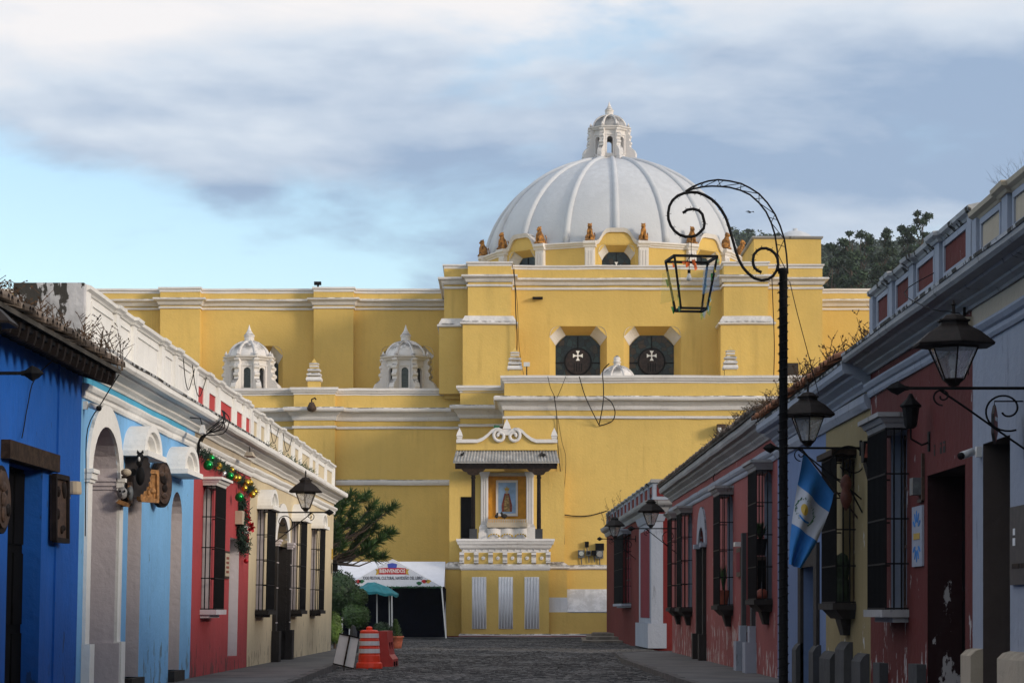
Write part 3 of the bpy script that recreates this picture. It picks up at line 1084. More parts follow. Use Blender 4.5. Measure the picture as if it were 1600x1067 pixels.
# pediment with its scrolls
yp = 123.95
zb = PZ(703, yp)
al, ar = PX(713, yp), PX(871, yp)
ac = PX(792, yp)
H = lambda py: PZ(py, yp)
curve = [(713, 690), (722, 690), (735, 690), (746, 690), (754, 687), (762, 681), (768, 675), (774, 672), (780, 672), (785, 674), (789, 678)]
left = [(PX(x, yp), H(y)) for x, y in curve]
right = [(2 * ac - a, z) for a, z in reversed(left)]
outl = left + right
MB().prism_b([(al, zb)] + outl + [(2 * ac - al, zb)], yp, yp + .35).build('pediment', 'church_yellow', CH)
mb = MB()
for i in range(len(outl) - 1):
    (x0, z0), (x1, z1) = outl[i], outl[i + 1]
    mb.add([(x0, yp - .14, z0 - .06), (x1, yp - .14, z1 - .06), (x1, yp - .14, z1 + .12), (x0, yp - .14, z0 + .12), (x0, yp + .4, z0 - .06), (x1, yp + .4, z1 - .06), (x1, yp + .4, z1 + .12), (x0, yp + .4, z0 + .12)],
           [(0, 1, 2, 3), (3, 2, 6, 7), (0, 4, 5, 1), (4, 7, 6, 5), (0, 3, 7, 4), (1, 5, 6, 2)])
for sgn in (-1, 1):
    sp = spiral(ac + sgn * .36, H(681), .36, .08, pi / 2 - sgn * .1, pi / 2 - sgn * (.1 + 3.4 * pi / 1.3), 26)
    mb.tube([(x, yp - .1, z) for x, z in sp], .085, 8)
pd = mb.build('pediment_moulding', 'church_white', CH)
for px, sc in ((718, 1.0), (792, 1.25), (866, 1.0)):
    mb = MB()
    x = PX(px, yp)
    z = H(688) if px != 792 else H(679)
    mb.lathe([(.16 * sc, z), (.16 * sc, z + .1), (.2 * sc, z + .12), (.2 * sc, z + .22 * sc), (.24 * sc, z + .24 * sc), (.16 * sc, z + .42 * sc), (.05 * sc, z + .58 * sc), (.005, z + .66 * sc)], 4, (x, yp + .12), pi / 4)
    mb.build('pediment_finial', 'church_white', CH)
# lean-to canopy: beams, tiles, board and dark posts
ye0, ye1 = 122.9, 124.1
ze0, ze1 = PZ(721, ye0), PZ(704, ye1)
cl, cr_ = PX(708, ye0), PX(874, ye0)
can = MB().add([(cl, ye0, ze0), (cr_, ye0, ze0), (cr_ - .12, ye1, ze1), (cl + .12, ye1, ze1), (cl, ye0, ze0 - .08), (cr_, ye0, ze0 - .08), (cr_ - .12, ye1, ze1 - .08), (cl + .12, ye1, ze1 - .08)],
               [(0, 1, 2, 3), (4, 7, 6, 5), (0, 4, 5, 1), (1, 5, 6, 2), (3, 2, 6, 7), (0, 3, 7, 4)]).build('canopy_roof', 'canopy_grey', CH)
n = 34
tl = None
for i in range(n):
    f = (i + .5) / n
    xe, xt = cl + (cr_ - cl) * f, cl + .12 + (cr_ - cl - .24) * f
    MB().tube([(xe, ye0 - .04, ze0 - .0), (xt, ye1, ze1 + .0)], [.045, .04], 6).build('tile', 'canopy_grey', can)
mb = MB().box(cl + .1, cr_ - .12, 122.98, 123.14, ze0 - .36, ze0 - .1)
mb.box(cl + .1, cr_ - .12, 123.9, 124.05, ze0 - .1, ze0 + .25)
for i in range(16):
    x = cl + .15 + (cr_ - cl - .3) * i / 15
    mb.add([(x - .05, 122.92, ze0 - .12), (x + .05, 122.92, ze0 - .12), (x + .05, 124.1, ze0 + .42), (x - .05, 124.1, ze0 + .42), (x - .05, 122.92, ze0 - .22), (x + .05, 122.92, ze0 - .22), (x + .05, 124.1, ze0 + .3), (x - .05, 124.1, ze0 + .3)],
           [(0, 1, 2, 3), (4, 7, 6, 5), (0, 4, 5, 1), (1, 5, 6, 2), (3, 2, 6, 7), (0, 3, 7, 4)])
mb.build('canopy_beam', 'dark_wood', CH)
ZL = PZ(841, 122.6)       # top of the altar ledge
for px in (739.5, 842):
    x = PX(px, 123.05)
    zt = ze0 - .36
    po = MB().lathe([(.10, ZL), (.11, ZL + .7), (.095, zt - .5), (.13, zt - .45), (.1, zt - .4), (.1, zt)], 10, (x, 123.05)).build('post', 'dark_wood', CH)
    sg = 1
    MB().prism_b([(x - .62, zt + .001), (x + .62, zt + .001), (x + .5, zt - .12), (x + .34, zt - .16), (x + .26, zt - .28), (x + .12, zt - .32), (x - .12, zt - .32), (x - .26, zt - .28), (x - .34, zt - .16), (x - .5, zt - .12)], 122.95, 123.15).build('corbel', 'old_wood', po)
    MB().box(x - .19, x + .19, 122.84, 123.22, ZL, ZL + .5).build('post_base', 'grey_stone', po)
for px in (757, 828):
    x = PX(px, 124.1)
    zt = PZ(737, 124)
    pl = MB().box(x - .19, x + .19, 124.05, 124.32, ZL + .75, zt - .25)
    for q in (-.12, 0, .12):
        pl.box(x + q - .032, x + q + .032, 124.0, 124.06, ZL + .78, zt - .3)
    pl = pl.build('pilaster', 'church_white', CH)
    mb = MB().prism_z([(x - .3, 123.85), (x + .3, 123.85), (x + .3, 124.34), (x - .3, 124.34)], ZL, ZL + .34)
    mb.prism_z([(x - .27, 123.9), (x + .27, 123.9), (x + .27, 124.33), (x - .27, 124.33)], ZL + .335, ZL + .62)
    mb.prism_z([(x - .27, 123.9), (x + .27, 123.9), (x + .27, 124.33), (x - .27, 124.33)], ZL + .62, ZL + .78, [(x - .19, 124.0), (x + .19, 124.0), (x + .19, 124.33), (x - .19, 124.33)])
    mb.build('pilaster_base', 'church_white', pl)
    MB().prism_z([(x - .19, 124.0), (x + .19, 124.0), (x + .19, 124.33), (x - .19, 124.33)], zt - .26, zt, [(x - .28, 123.9), (x + .28, 123.9), (x + .28, 124.33), (x - .28, 124.33)]).build('capital', 'church_white', pl)
MB(fbay).box(nl - .1, nr + .1, -.12, .1, PZ(743, 124), PZ(738, 124)).build('niche_lintel', 'beige', bay)
# scalloped altar front
ap0, ap1 = nl + .05, nr - .05
mb = MB()
nseg = 48
vs = []
for i in range(nseg + 1):
    f = i / nseg
    bul = abs(sin(f * pi * 3)) * .13
    for z, e in ((ZL, .0), (ZL + .18, .02), (ZL + .55, .05), (ZL + .6, .0)):
        vs.append((ap0 + (ap1 - ap0) * f, 123.85 - bul - e, z))
mb.add(vs, [(i * 4 + j, i * 4 + j + 1, (i + 1) * 4 + j + 1, (i + 1) * 4 + j) for i in range(nseg) for j in range(3)])
mb.build('altar_front', 'church_white', bay)
mb = MB()
for k in range(3):
    c = ap0 + (ap1 - ap0) * (k + .5) / 3
    for q in range(7):
        t = pi * q / 6
        mb.ball((c + .27 * cos(t), 123.62, ZL + .14 + .12 * sin(t)), (.05, .06, .04), 6, 4)
mb.build('altar_ornament', 'print_gold', bay)
mb = MB().box(ap0, ap1, 123.6, 124.3, ZL + .6, ZL + .66)
mb.box(ap0 - .02, ap1 + .02, 123.7, 124.3, ZL + .66, ZL + .86)
mb.build('altar_top', 'beige', bay)
mb = MB()
for i in range(22):
    x = ap0 + (ap1 - ap0) * (i + .5) / 22
    mb.box(x - .03, x + .03, 123.72, 123.8, ZL + .86, ZL + .98)
mb.box(ap0, ap1, 123.73, 123.79, ZL + .98, ZL + 1.02)
mb.build('balustrade', 'beige', bay)
# picture inside the niche
yq = YBAY + .6
pw0, pw1, pz0, pz1 = PX(775, yq), PX(809, yq), PZ(806, yq), PZ(750, yq)
pic = MB().box(pw0, pw1, yq - .06, yq + .055, pz0, pz1).build('picture', 'church_white', bay)
MB().box(pw0 + .12, pw1 - .1, yq - .07, yq - .05, pz0 + .14, pz1 - .13).build('painted_ground', 'picture_sky', pic)
pcx = (pw0 + pw1) / 2
pm = pz0 + .22
MB().prism_b([(pcx - .26, pm), (pcx + .26, pm), (pcx + .27, pm + .35), (pcx + .18, pm + .7), (pcx + .12, pm + .95), (pcx - .12, pm + .95), (pcx - .18, pm + .7), (pcx - .27, pm + .35)], yq - .085, yq - .068).build('painted_robe', 'robe_red', pic)
MB().prism_b([(pcx - .15, pm + .01), (pcx + .15, pm + .01), (pcx + .13, pm + .5), (pcx + .07, pm + .85), (pcx - .07, pm + .85), (pcx - .13, pm + .5)], yq - .092, yq - .08).build('painted_robe', 'robe_gold', pic)
MB().ball((pcx, yq - .09, pm + 1.02), (.075, .015, .1)).build('painted_head', 'beige', pic)
MB().prism_b([(pcx - .09, pm + 1.08), (pcx + .09, pm + 1.08), (pcx + .13, pm + 1.25), (pcx + .05, pm + 1.2), (pcx, pm + 1.33), (pcx - .05, pm + 1.2), (pcx - .13, pm + 1.25)], yq - .092, yq - .08).build('painted_crown', 'print_gold', pic)
# dark doorway left of the altar
dl, dr_ = PX(720, YBAY), PX(738, YBAY)
MB(fbay).box(dl, dr_, -.03, .05, ZL - .2, PZ(776, YBAY)).build('niche_door', 'dark_interior', bay)
# pedestal: stepped ledge, brackets and rosettes, fluted panels
yf = 123.0
f0, f1 = PX(721, yf), PX(858, yf)
ped = MB().box(f0, f1, yf, 125, -.1, PZ(863, yf)).build('pedestal', 'church_yellow', CH)
zz = lambda py: PZ(py, yf)
MB().sweep([(f0, 125), (f0, yf), (f1, yf), (f1, 125)], [(-.3, zz(857)), (.04, zz(857)), (.1, zz(855)), (.14, zz(851)), (.2, zz(850)), (.24, zz(846)), (.27, zz(845)), (.27, zz(841.5)), (-.3, zz(841))]).build('ledge', 'church_white', ped)
MB().box(f0 + .02, f1 - .02, yf + .02, 124.5, zz(864), zz(841.2)).build('ledge_core', 'church_white', ped)
MB().sweep([(f0, 125), (f0, yf), (f1, yf), (f1, 125)], [(-.05, zz(890.5)), (.02, zz(890.5)), (.06, zz(888)), (.06, zz(884)), (.0, zz(881)), (-.05, zz(880))]).build('moulding', 'church_white', ped)
for i in range(7):
    x = f0 + (f1 - f0) * i / 6 * .985 + .02
    outb = [(0, 0), (-.06, 0), (-.12, .04), (-.12, .1), (-.05, .17), (-.04, .3), (-.08, .38), (-.17, .44), (-.17, .56), (-.1, .6), (0, .6)]
    MB(lambda a, b, z, x=x: (x + a, yf + b, zz(880) + z)).prism_a([(b * 1.1, z * .98) for b, z in outb], -.12, .12).build('bracket', 'church_white', ped)
for i in range(6):
    x = f0 + (f1 - f0) * (i + .5) / 6
    z = zz(871.5)
    mb = MB()
    mb.prism_b([(x + .11 * (1 if q % 2 else .72) * cos(q * pi / 8), z + .11 * (1 if q % 2 else .72) * sin(q * pi / 8)) for q in range(16)], yf - .05, yf + .02)
    mb.ball((x, yf - .05, z), (.04, .03, .04), 6, 4)
    mb.build('rosette', 'church_white', ped)
for i in range(14):
    x = f0 + .1 + (f1 - f0 - .2) * i / 13
    MB().ball((x, yf - .005, zz(859)), (.045, .03, .045), 6, 4).build('stud', 'church_white', ped)
for p0, p1 in ((737.5, 760), (779, 801.5), (819.5, 842.5)):
    x0, x1 = PX(p0, yf), PX(p1, yf)
    z0, z1 = zz(982), zz(901)
    pn = MB().box(x0, x1, yf - .012, yf + .02, z0, z1).build('fluted_panel', 'white_worn', ped)
    for q in range(5):
        x = x0 + (x1 - x0) * (q + .5) / 5
        MB().tube([(x, yf - .015, z0 + .02), (x, yf - .015, z1 - .02)], .052, 8).build('flute', 'white_worn', pn, True)
# plinth and the lower block on the right
lb0, lb1 = f1, PX(953, 123.4)
MB().box(lb0, lb1, 123.4, 125, -.1, PZ(956, 123.4)).build('low_wall', 'church_yellow', CH)
mb = MB().box(lb0, PX(886, 123.5) + .02, 123.45, 124.0, PZ(956, 123.4), PZ(933, 123.4))
mb.prism_a([(123.4, PZ(957, 123.4)), (123.4, PZ(955, 123.4)), (124.7, PZ(920, 124.6)), (125, PZ(920, 124.6)), (125, PZ(957, 123.4))], PX(886, 123.5) + .02, lb1)
mb.build('sloping_coping', 'white_worn', CH)
MB().sweep([(f0 - .02, 125), (f0 - .02, yf), (f1, yf), (f1, 123.4), (lb1, 123.4)], [(-.05, -.1), (.12, -.1), (.12, .22), (.06, .26), (-.05, .28)]).build('plinth', 'church_white', CH)
MB().sweep([(PX(690, 124) - .1, 122.75), (6, 122.75)], [(-.3, -.06), (.02, -.06), (.02, .16), (-.3, .16)]).build('plinth_step', 'maroon', CH)


# ------------------------------------------------------------------ lions on the drum
def make_lion():
    mb = MB()
    mb.ball((0, .02, .30), (.17, .2, .27), 12, 9)
    mb.ball((0, -.07, .50), (.15, .15, .2), 12, 9)
    mb.ball((0, -.10, .74), (.125, .135, .145), 12, 9)
    mb.ball((0, -.22, .70), (.065, .07, .055), 8, 6)
    for s in (-1, 1):
        mb.ball((s * .085, -.06, .875), (.042, .03, .05), 6, 5)
        mb.tube([(s * .085, -.16, .5), (s * .095, -.2, .25), (s * .095, -.2, .04)], [.065, .055, .05], 8)
        mb.ball((s * .095, -.24, .045), (.055, .08, .045), 8, 5)
        mb.ball((s * .17, .0, .15), (.09, .17, .15), 10, 7)
        mb.ball((s * .17, -.14, .045), (.06, .1, .045), 8, 5)
    mb.tube([(.05, .2, .06), (.18, .25, .1), (.24, .2, .3), (.2, .16, .42)], [.035, .03, .03, .045], 6)
    mb.box(-.24, .24, -.3, .28, -.03, .03)
    o = mb.build('lion_statue', 'lion_ochre', None, True)
    m = o.modifiers.new('remesh', 'REMESH')
    m.mode, m.voxel_size, m.use_smooth_shade = 'VOXEL', .028, True
    return o


lion0 = make_lion()
desc = {-5: 'ochre seated lion at the far left end of the dome drum', -4: 'ochre seated lion, second from the left round the white dome', -3: 'ochre seated lion left of the leftmost drum window pediment',
        -2: 'ochre seated lion, third from the left, right of the left drum pediment', -1: 'ochre seated lion just left of the middle drum pediment', 0: 'ochre seated lion just right of the middle drum pediment',
        1: 'ochre seated lion seen behind the iron spiral of the street lamp', 2: 'ochre seated lion right of the right-hand drum pediment', 3: 'ochre seated lion at the far right end of the drum, below the others'}
for j, k in enumerate(range(-4, 4)):
    th = radians(22.5 * k + 11.25)
    o = lion0 if j == 0 else lion0.copy()
    if j:
        COL.objects.link(o)
    o.location = (DX + (DR + .04) * sin(th), DY - (DR + .04) * cos(th), 23.19)
    o.rotation_euler = (0, 0, th + random.uniform(-.25, .25))
    o.scale = (1.12, 1.12, 1.1)
    nm = ['leftmost ochre lion statue sitting on the drum below the white dome', 'second ochre lion statue from the left on the dome drum', 'third ochre lion statue from the left, right of a yellow pediment',
          'ochre lion statue just left of the middle drum window', 'ochre lion statue just right of the middle drum window', 'ochre lion statue behind the black iron spiral of the street lamp',
          'ochre lion statue second from the right on the dome drum', 'rightmost ochre lion statue on the drum below the white dome'][j]
    tag(o, nm, 'statue', 'lion statues round the dome')


# ------------------------------------------------------------------ houses: shared pieces
def FL(a, b, z):
    return (LX(a) - b + .022 * (z - 1), a, z)


def FR(a, b, z):
    return (RX(a) + b, a, z)


def FQ(a, b, z):
    return (5.15 - .0158 * (a - 88) + b, a, z)


def shell(T, fn, a0, a1, zt, mat, ops, depth=9., body=True, name='wall', bands=None):
    mb = MB(fn)
    wall(mb, a0, a1, 0, zt, ops)
    for a in (a0, a1):
        mb.quad((a, 0, 0), (a, depth, 0), (a, depth, zt), (a, 0, zt))
    w = mb.build(name, mat, T)
    if body:
        MB(fn).box(a0 + .02, a1 - .02, .62, depth, 0, zt - .02).build('house_body', 'dark_interior', T)
    return w


def strip(T, fn, a0, a1, prof, name, mat):
    return MB(fn).sweep([(a0, 0), (a1, 0)], prof).build(name, mat, T)


def cornice_house(T, fn, a0, a1, z0, z1, d, mat='white_lime', name='cornice'):
    h = z1 - z0
    strip(T, fn, a0, a1, [(d - .10, z1 - .002), (d + .008, z1 - .03), (d + .014, z1 + .006), (d - .02, z1 + .03), (d - .10, z1 + .036)], 'drip_edge', 'coping_mould')
    return strip(T, fn, a0, a1, [(-.3, z0), (.04, z0), (.06, z0 + .1 * h), (.12, z0 + .22 * h), (.13, z0 + .3 * h), (d * .6, z0 + .45 * h), (d * .64, z0 + .55 * h), (d * .92, z0 + .58 * h), (d, z0 + .7 * h), (d, z0 + .95 * h), (d * .93, z1), (-.3, z1 + .04)], name, mat)


def moulding_house(T, fn, a0, a1, z0, z1, mat='white_lime'):
    h = z1 - z0
    return strip(T, fn, a0, a1, [(-.05, z0), (.03, z0), (.05, z0 + .2 * h), (.05, z0 + .45 * h), (.08, z0 + .55 * h), (.11, z0 + .8 * h), (.11, z1 - .01), (-.05, z1 + .02)], 'moulding', mat)


def parapet(T, fn, a0, a1, z0, z1, mat, panels, pmat, lo=.17, hi=.13, capmat=None, b0=.04, thick=.3):
    """low wall over the cornice: framed panels between little posts, stepped coping"""
    h = z1 - z0
    pw = MB(fn).box(a0, a1, b0, b0 + thick, z0, z1 - .1).build('parapet', mat, T)
    ps = sorted(panels)
    for p in ps:
        q0, q1 = p[0], p[1]
        zl, zh = z0 + lo * h, z1 - .1 - hi * h
        mb = MB(fn)
        # raised frame of four strips round a sunk panel
        mb.box(q0 - .07, q1 + .07, b0 - .035, b0, zl - .07, zl)
        mb.box(q0 - .07, q1 + .07, b0 - .035, b0, zh, zh + .07)
        mb.box(q0 - .07, q0, b0 - .034, b0, zl, zh)
        mb.box(q1, q1 + .07, b0 - .034, b0, zl, zh)
        mb.build('panel_frame', mat, pw)
        MB(fn).box(q0, q1, b0 - .012, b0 + .01, zl, zh).build('panel', p[2] if len(p) > 2 else pmat, pw)
    # posts midway between panels
    cs = [a0 + .12] + [(ps[i][1] + ps[i + 1][0]) / 2 for i in range(len(ps) - 1)] + [a1 - .12]
    for i, c in enumerate(cs):
        MB(fn).box(c - .15, c + .15, b0 - .055, b0, z0, z1 - .1).build('post', mat, pw)
    # coping, broken forward over each post
    path = [(a0, b0)]
    for c in cs:
        if a0 < c - .24 and c + .24 < a1:
            path += [(c - .22, b0), (c - .22, b0 - .055), (c + .22, b0 - .055), (c + .22, b0)]
    path.append((a1, b0))
    MB(fn).sweep(path, [(-thick - .05, z1 - .12), (.02, z1 - .12), (.04, z1 - .09), (.09, z1 - .06), (.1, z1 - .01), (-.04, z1 + .02), (-thick - .05, z1 + .02)]).build('coping', capmat or mat, pw)
    return pw


def hood_arched(T, fn, ac, z, hw, rise, proj, mat='white_clean'):
    mb = MB(fn)
    mb.box(ac - hw - .06, ac + hw + .06, -proj - .06, 0, z, z + .09)
    outer = arc(ac, z + .09, hw, rise, 0, pi, 16)
    mid = arc(ac, z + .09, hw * .8, rise * .78, 0, pi, 16)
    inn = arc(ac, z + .09, hw * .66, rise * .62, 0, pi, 16)
    for i in range(16):
        (x0, y0), (x1, y1) = outer[i], outer[i + 1]
        (m0, n0), (m1, n1) = mid[i], mid[i + 1]
        (i0, j0), (i1, j1) = inn[i], inn[i + 1]
        mb.quad((x0, -proj, y0), (x1, -proj, y1), (x1, 0, y1), (x0, 0, y0))
        mb.quad((x0, -proj, y0), (x1, -proj, y1), (m1, -proj, n1), (m0, -proj, n0))
        mb.quad((m0, -proj, n0), (m1, -proj, n1), (m1, -proj + .06, n1), (m0, -proj + .06, n0))
        mb.quad((m0, -proj + .06, n0), (m1, -proj + .06, n1), (i1, -proj + .06, j1), (i0, -proj + .06, j0))
        mb.quad((i0, -proj + .06, j0), (i1, -proj + .06, j1), (i1, -proj + .16, j1), (i0, -proj + .16, j0))
    mb.add([(x, -proj + .16, y) for x, y in inn], [tuple(range(17))])
    return mb.build('hood', mat, T)


def hood_flat(T, fn, a0, a1, z, proj, mat='white_clean', h=.2):
    p = [(a0, .0), (a0, -proj), (a1, -proj), (a1, .0)]
    mb = MB(fn)
    for d0, d1, z0, z1 in ((.0, .03, z, z + .35 * h), (.05, .09, z + .35 * h, z + .7 * h), (.13, .13, z + .7 * h, z + h)):
        mb.prism_z([(a0 - d0, 0), (a0 - d0, -proj - d0), (a1 + d0, -proj - d0), (a1 + d0, 0)], z0, z1, [(a0 - d1, 0), (a0 - d1, -proj - d1), (a1 + d1, -proj - d1), (a1 + d1, 0)])
    return mb.build('hood', mat, T)


def stone_sill(T, fn, a0, a1, z, proj, mat, deep=False):
    mb = MB(fn)
    mb.prism_z([(a0 - .06, 0), (a0 - .06, -proj - .06), (a1 + .06, -proj - .06), (a1 + .06, 0)], z - .1, z)
    if deep:
        mb.prism_z([(a0 + .1, 0), (a0 + .1, -proj * .6), (a1 - .1, -proj * .6), (a1 - .1, 0)], z - .24, z - .1, [(a0 - .02, 0), (a0 - .02, -proj), (a1 + .02, -proj), (a1 + .02, 0)])
        c = (a0 + a1) / 2
        mb.prism_z([(c - .2, 0), (c - .2, -.1), (c + .2, -.1), (c + .2, 0)], z - .5, z - .24, [(c - .3, 0), (c - .3, -proj * .55), (c + .3, -proj * .55), (c + .3, 0)])
    else:
        mb.prism_z([(a0, 0), (a0, -proj * .7), (a1, -proj * .7), (a1, 0)], z - .17, z - .1)
    return mb.build('sill', mat, T)


def grille(T, fn, a0, a1, z0, z1, proj, shut='shutter_white', rings=4, step=.105, r=.013, thick=1.0):
    """window with a projecting cage of bars; the wall itself has the opening. Shutters stand inside."""
    w = MB(fn).box(a0 + .12, a1 - .12, .2, .25, z0, z1).build('window', shut, T)
    c = (a0 + a1) / 2
    mb = MB(fn)
    for q in (a0 + .14, c - .02, a1 - .18):
        mb.box(q, q + .05, .17, .2, z0, z1)
    for zq in (z0 + .02, z0 + .35 * (z1 - z0), z0 + .68 * (z1 - z0), z1 - .07):
        mb.box(a0 + .14, a1 - .14, .175, .199, zq, zq + .05)
    mb.build('sash', 'brown_wood', w)
    first = MB(fn).tube([(a0, -proj, z0), (a0, -proj, z1)], r * thick, 5).build('bar', 'iron', w)
    base = Vector(fn(a0, -proj, z0))
    n = int((a1 - a0) / step)
    for i in range(1, n + 1):
        dup(first, Vector(fn(a0 + (a1 - a0) * i / n, -proj, z0)) - base)
    for a in (a0, a1):
        for q in (.36, .70):
            dup(first, Vector(fn(a, -proj * (1 - q), z0)) - base)
    for i in range(rings + 1):
        z = z0 + .015 + (z1 - z0 - .03) * i / rings
        MB(fn).tube([(a0 - .003, 0, z), (a0 - .003, -proj - .003, z), (a1 + .003, -proj - .003, z), (a1 + .003, 0, z)], .016, 4).build('cross_bar', 'iron', w)
    return w


def surround(T, fn, a0, a1, z0, zt, rise, wd, proud, mat, name='door_frame'):
    """band round an arched or flat opening, standing proud of the wall"""
    mb = MB(fn)
    zs = zt - rise
    for s0, s1 in ((a0 - wd, a0), (a1, a1 + wd)):
        mb.box(s0, s1, -proud, 0, z0, zs)
    if rise > 0:
        c = (a0 + a1) / 2
        o = arc(c, zs, (a1 - a0) / 2 + wd, rise + wd, 0, pi, 16)
        i_ = arc(c, zs, (a1 - a0) / 2, rise, 0, pi, 16)
        for k in range(16):
            mb.add([(o[k][0], -proud, o[k][1]), (o[k + 1][0], -proud, o[k + 1][1]), (i_[k + 1][0], -proud, i_[k + 1][1]), (i_[k][0], -proud, i_[k][1]),
                    (o[k][0], 0, o[k][1]), (o[k + 1][0], 0, o[k + 1][1]), (i_[k + 1][0], .05, i_[k + 1][1]), (i_[k][0], .05, i_[k][1])],
                   [(0, 1, 2, 3), (0, 4, 5, 1), (3, 2, 6, 7)])
    else:
        mb.box(a0 - wd, a1 + wd, -proud, 0, zs, zs + wd)
    return mb.build(name, mat, T)


def door_leaf(T, fn, a0, a1, z0, z1, b, mat, rails=4):
    d = MB(fn).box(a0, a1, b, b + .06, z0, z1).build('door', mat, T)
    n = max(2, int((a1 - a0) / .55))
    for i in range(n):
        x0, x1 = a0 + (a1 - a0) * i / n + .06, a0 + (a1 - a0) * (i + 1) / n - .06
        for k in range(rails):
            y0, y1 = z0 + (z1 - z0) * k / rails + .06, z0 + (z1 - z0) * (k + 1) / rails - .06
            MB(fn).box(x0, x1, b - .03, b, y0, y1).build('door_panel', mat, d)
    return d


def reveal(T, fn, a0, a1, z0, zt, rise, d, mat, name='reveal'):
    """lining just inside an opening, so that the jambs may differ in colour from the wall"""
    mb = MB(fn)
    e = .004
    zs = zt - rise
    mb.quad((a0 + e, -.001, z0), (a0 + e, d, z0), (a0 + e, d, zs), (a0 + e, -.001, zs))
    mb.quad((a1 - e, -.001, z0), (a1 - e, d, z0), (a1 - e, d, zs), (a1 - e, -.001, zs))
    if rise > 0:
        pts = arc((a0 + a1) / 2, zs, (a1 - a0) / 2 - e, rise - e, pi, 0, 12)
        for k in range(12):
            (x0, y0), (x1, y1) = pts[k], pts[k + 1]
            mb.quad((x0, -.001, y0), (x0, d, y0), (x1, d, y1), (x1, -.001, y1))
    else:
        mb.quad((a0, -.001, zs - e), (a0, d, zs - e), (a1, d, zs - e), (a1, -.001, zs - e))
    return mb.build(name, mat, T)


def tile_row(T, fn, a0, a1, b, z, slope, courses, mat, step=.2, rnd=None):
    """barrel tiles running down to the eave"""
    rnd = rnd or random.Random(5)
    L = .42
    for c in range(courses):
        protos = []
        n = int((a1 - a0) / step)
        for i in range(n):
            a = a0 + (i + .5) * step
            b0 = b + c * L * .86 * cos(slope)
            zz0 = z + c * L * .86 * sin(slope) + c * .012
            if not protos:
                mb = MB(fn)
                vs, fs = [], []
                for j, (ll, rr) in enumerate(((0, .098), (L, .08))):
                    for k in range(7):
                        t = pi * k / 6
                        for rad in (rr, rr - .018):
                            vs.append((a + rad * cos(t), b0 + ll * cos(slope), zz0 + ll * sin(slope) + rad * sin(t) * .85))
                for k in range(6):
                    fs += [(k * 2, k * 2 + 2, 14 + k * 2 + 2, 14 + k * 2), (k * 2 + 1, 14 + k * 2 + 1, 14 + k * 2 + 3, k * 2 + 3), (k * 2, k * 2 + 1, k * 2 + 3, k * 2 + 2)]
                mb.add(vs, fs)
                o = mb.build('roof_tile', mat, T)
                protos.append((o, a))
            else:
                o0, aa = protos[0]
                o = dup(o0, Vector(fn(a + rnd.uniform(-.015, .015), rnd.uniform(-.03, .03), rnd.uniform(-.012, .012))) - Vector(fn(aa, 0, 0)))


def weeds(name, label, fn, a0, a1, b0, b1, z, n, hmin, hmax, mat, seed, lean=.25, slope=0., leafs=True):
    """dry stalks with side twigs and little leaves growing on a roof"""
    rnd = random.Random(seed)
    mb = MB(fn)
    for i in range(n):
        a, b = rnd.uniform(a0, a1), rnd.uniform(b0, b1)
        zz = z + (b - b0) * slope
        h = hmin + (hmax - hmin) * rnd.random() ** 2.2
        la, lb = rnd.uniform(-lean, lean), rnd.uniform(-lean, lean)
        pts = [(a + la * h * f ** 1.6, b + lb * h * f ** 1.6, zz - .05 + h * f) for f in (0, .35, .7, 1)]
        mb.tube(pts, [.012, .009, .007, .004], 3, False)
        for k in range(rnd.randint(3, 8)):
            f = rnd.uniform(.15, 1)
            p = Vector((a + la * h * f ** 1.6, b + lb * h * f ** 1.6, zz + h * f))
            t = rnd.uniform(0, 2 * pi)
            ll = rnd.uniform(.05, .22) * (1.2 - f * .6)
            q = p + Vector((cos(t) * ll, sin(t) * ll, ll * rnd.uniform(.3, 1.2)))
            mb.tube([tuple(p), tuple(q)], [.006, .003], 3, False)
            if leafs:
                for m in range(3):
                    c = p.lerp(q, rnd.uniform(.3, 1))
                    s = rnd.uniform(.008, .021)
                    d1 = Vector((rnd.uniform(-1, 1), rnd.uniform(-1, 1), rnd.uniform(-1, 1))).normalized() * s
                    d2 = Vector((rnd.uniform(-1, 1), rnd.uniform(-1, 1), rnd.uniform(-1, 1))).normalized() * s
                    mb.quad(tuple(c - d1), tuple(c + d2), tuple(c + d1 * 1.3), tuple(c - d2))
    o = mb.build(name, mat)
    return tag(o, label, 'weeds', kind='stuff')


# ------------------------------------------------------------------ left row
SW = .15
# royal blue house
B = thing('blue_house', 'royal blue plastered house with a low tiled eave at the left edge', 'house', FL(33, 0, 0))
shell(B, FL, 4, 36.0, 5.2, 'royal_blue', [(31.2, 33.3, SW, 3.42, .3)])
door_leaf(B, FL, 31.2, 33.3, SW, 3.42, .26, 'dark_interior', 3)
MB(FL).box(30.7, 33.9, -.12, .1, 3.42, 3.66).build('lintel', 'old_wood', B)
MB(FL).prism_a([(-.58, 5.06), (-.58, 5.0), (.2, 5.22), (5, 7.35), (9, 5.4), (9, 5.46), (5, 7.43), (.2, 5.3)], 4, 36.0).build('roof', 'roof_dark', B)
for i in range(22):
    a = 26 + i * .46
    MB(FL).prism_a([(-.52, 4.86), (-.5, 4.8), (.1, 4.99), (.1, 5.12), (-.54, 4.97)], a, a + .1).build('rafter', 'dark_wood', B)
MB(FL).box(25, 36.0, -.5, -.44, 4.93, 5.03).build('gutter', 'iron', B)
tile_row(B, FL, 26.0, 36.1, -.66, 5.09, radians(15), 3, 'old_tile')
MB(FL).box(34.2, 34.24, -.03, 0, .3, 5.0).build('conduit', 'royal_blue', B)

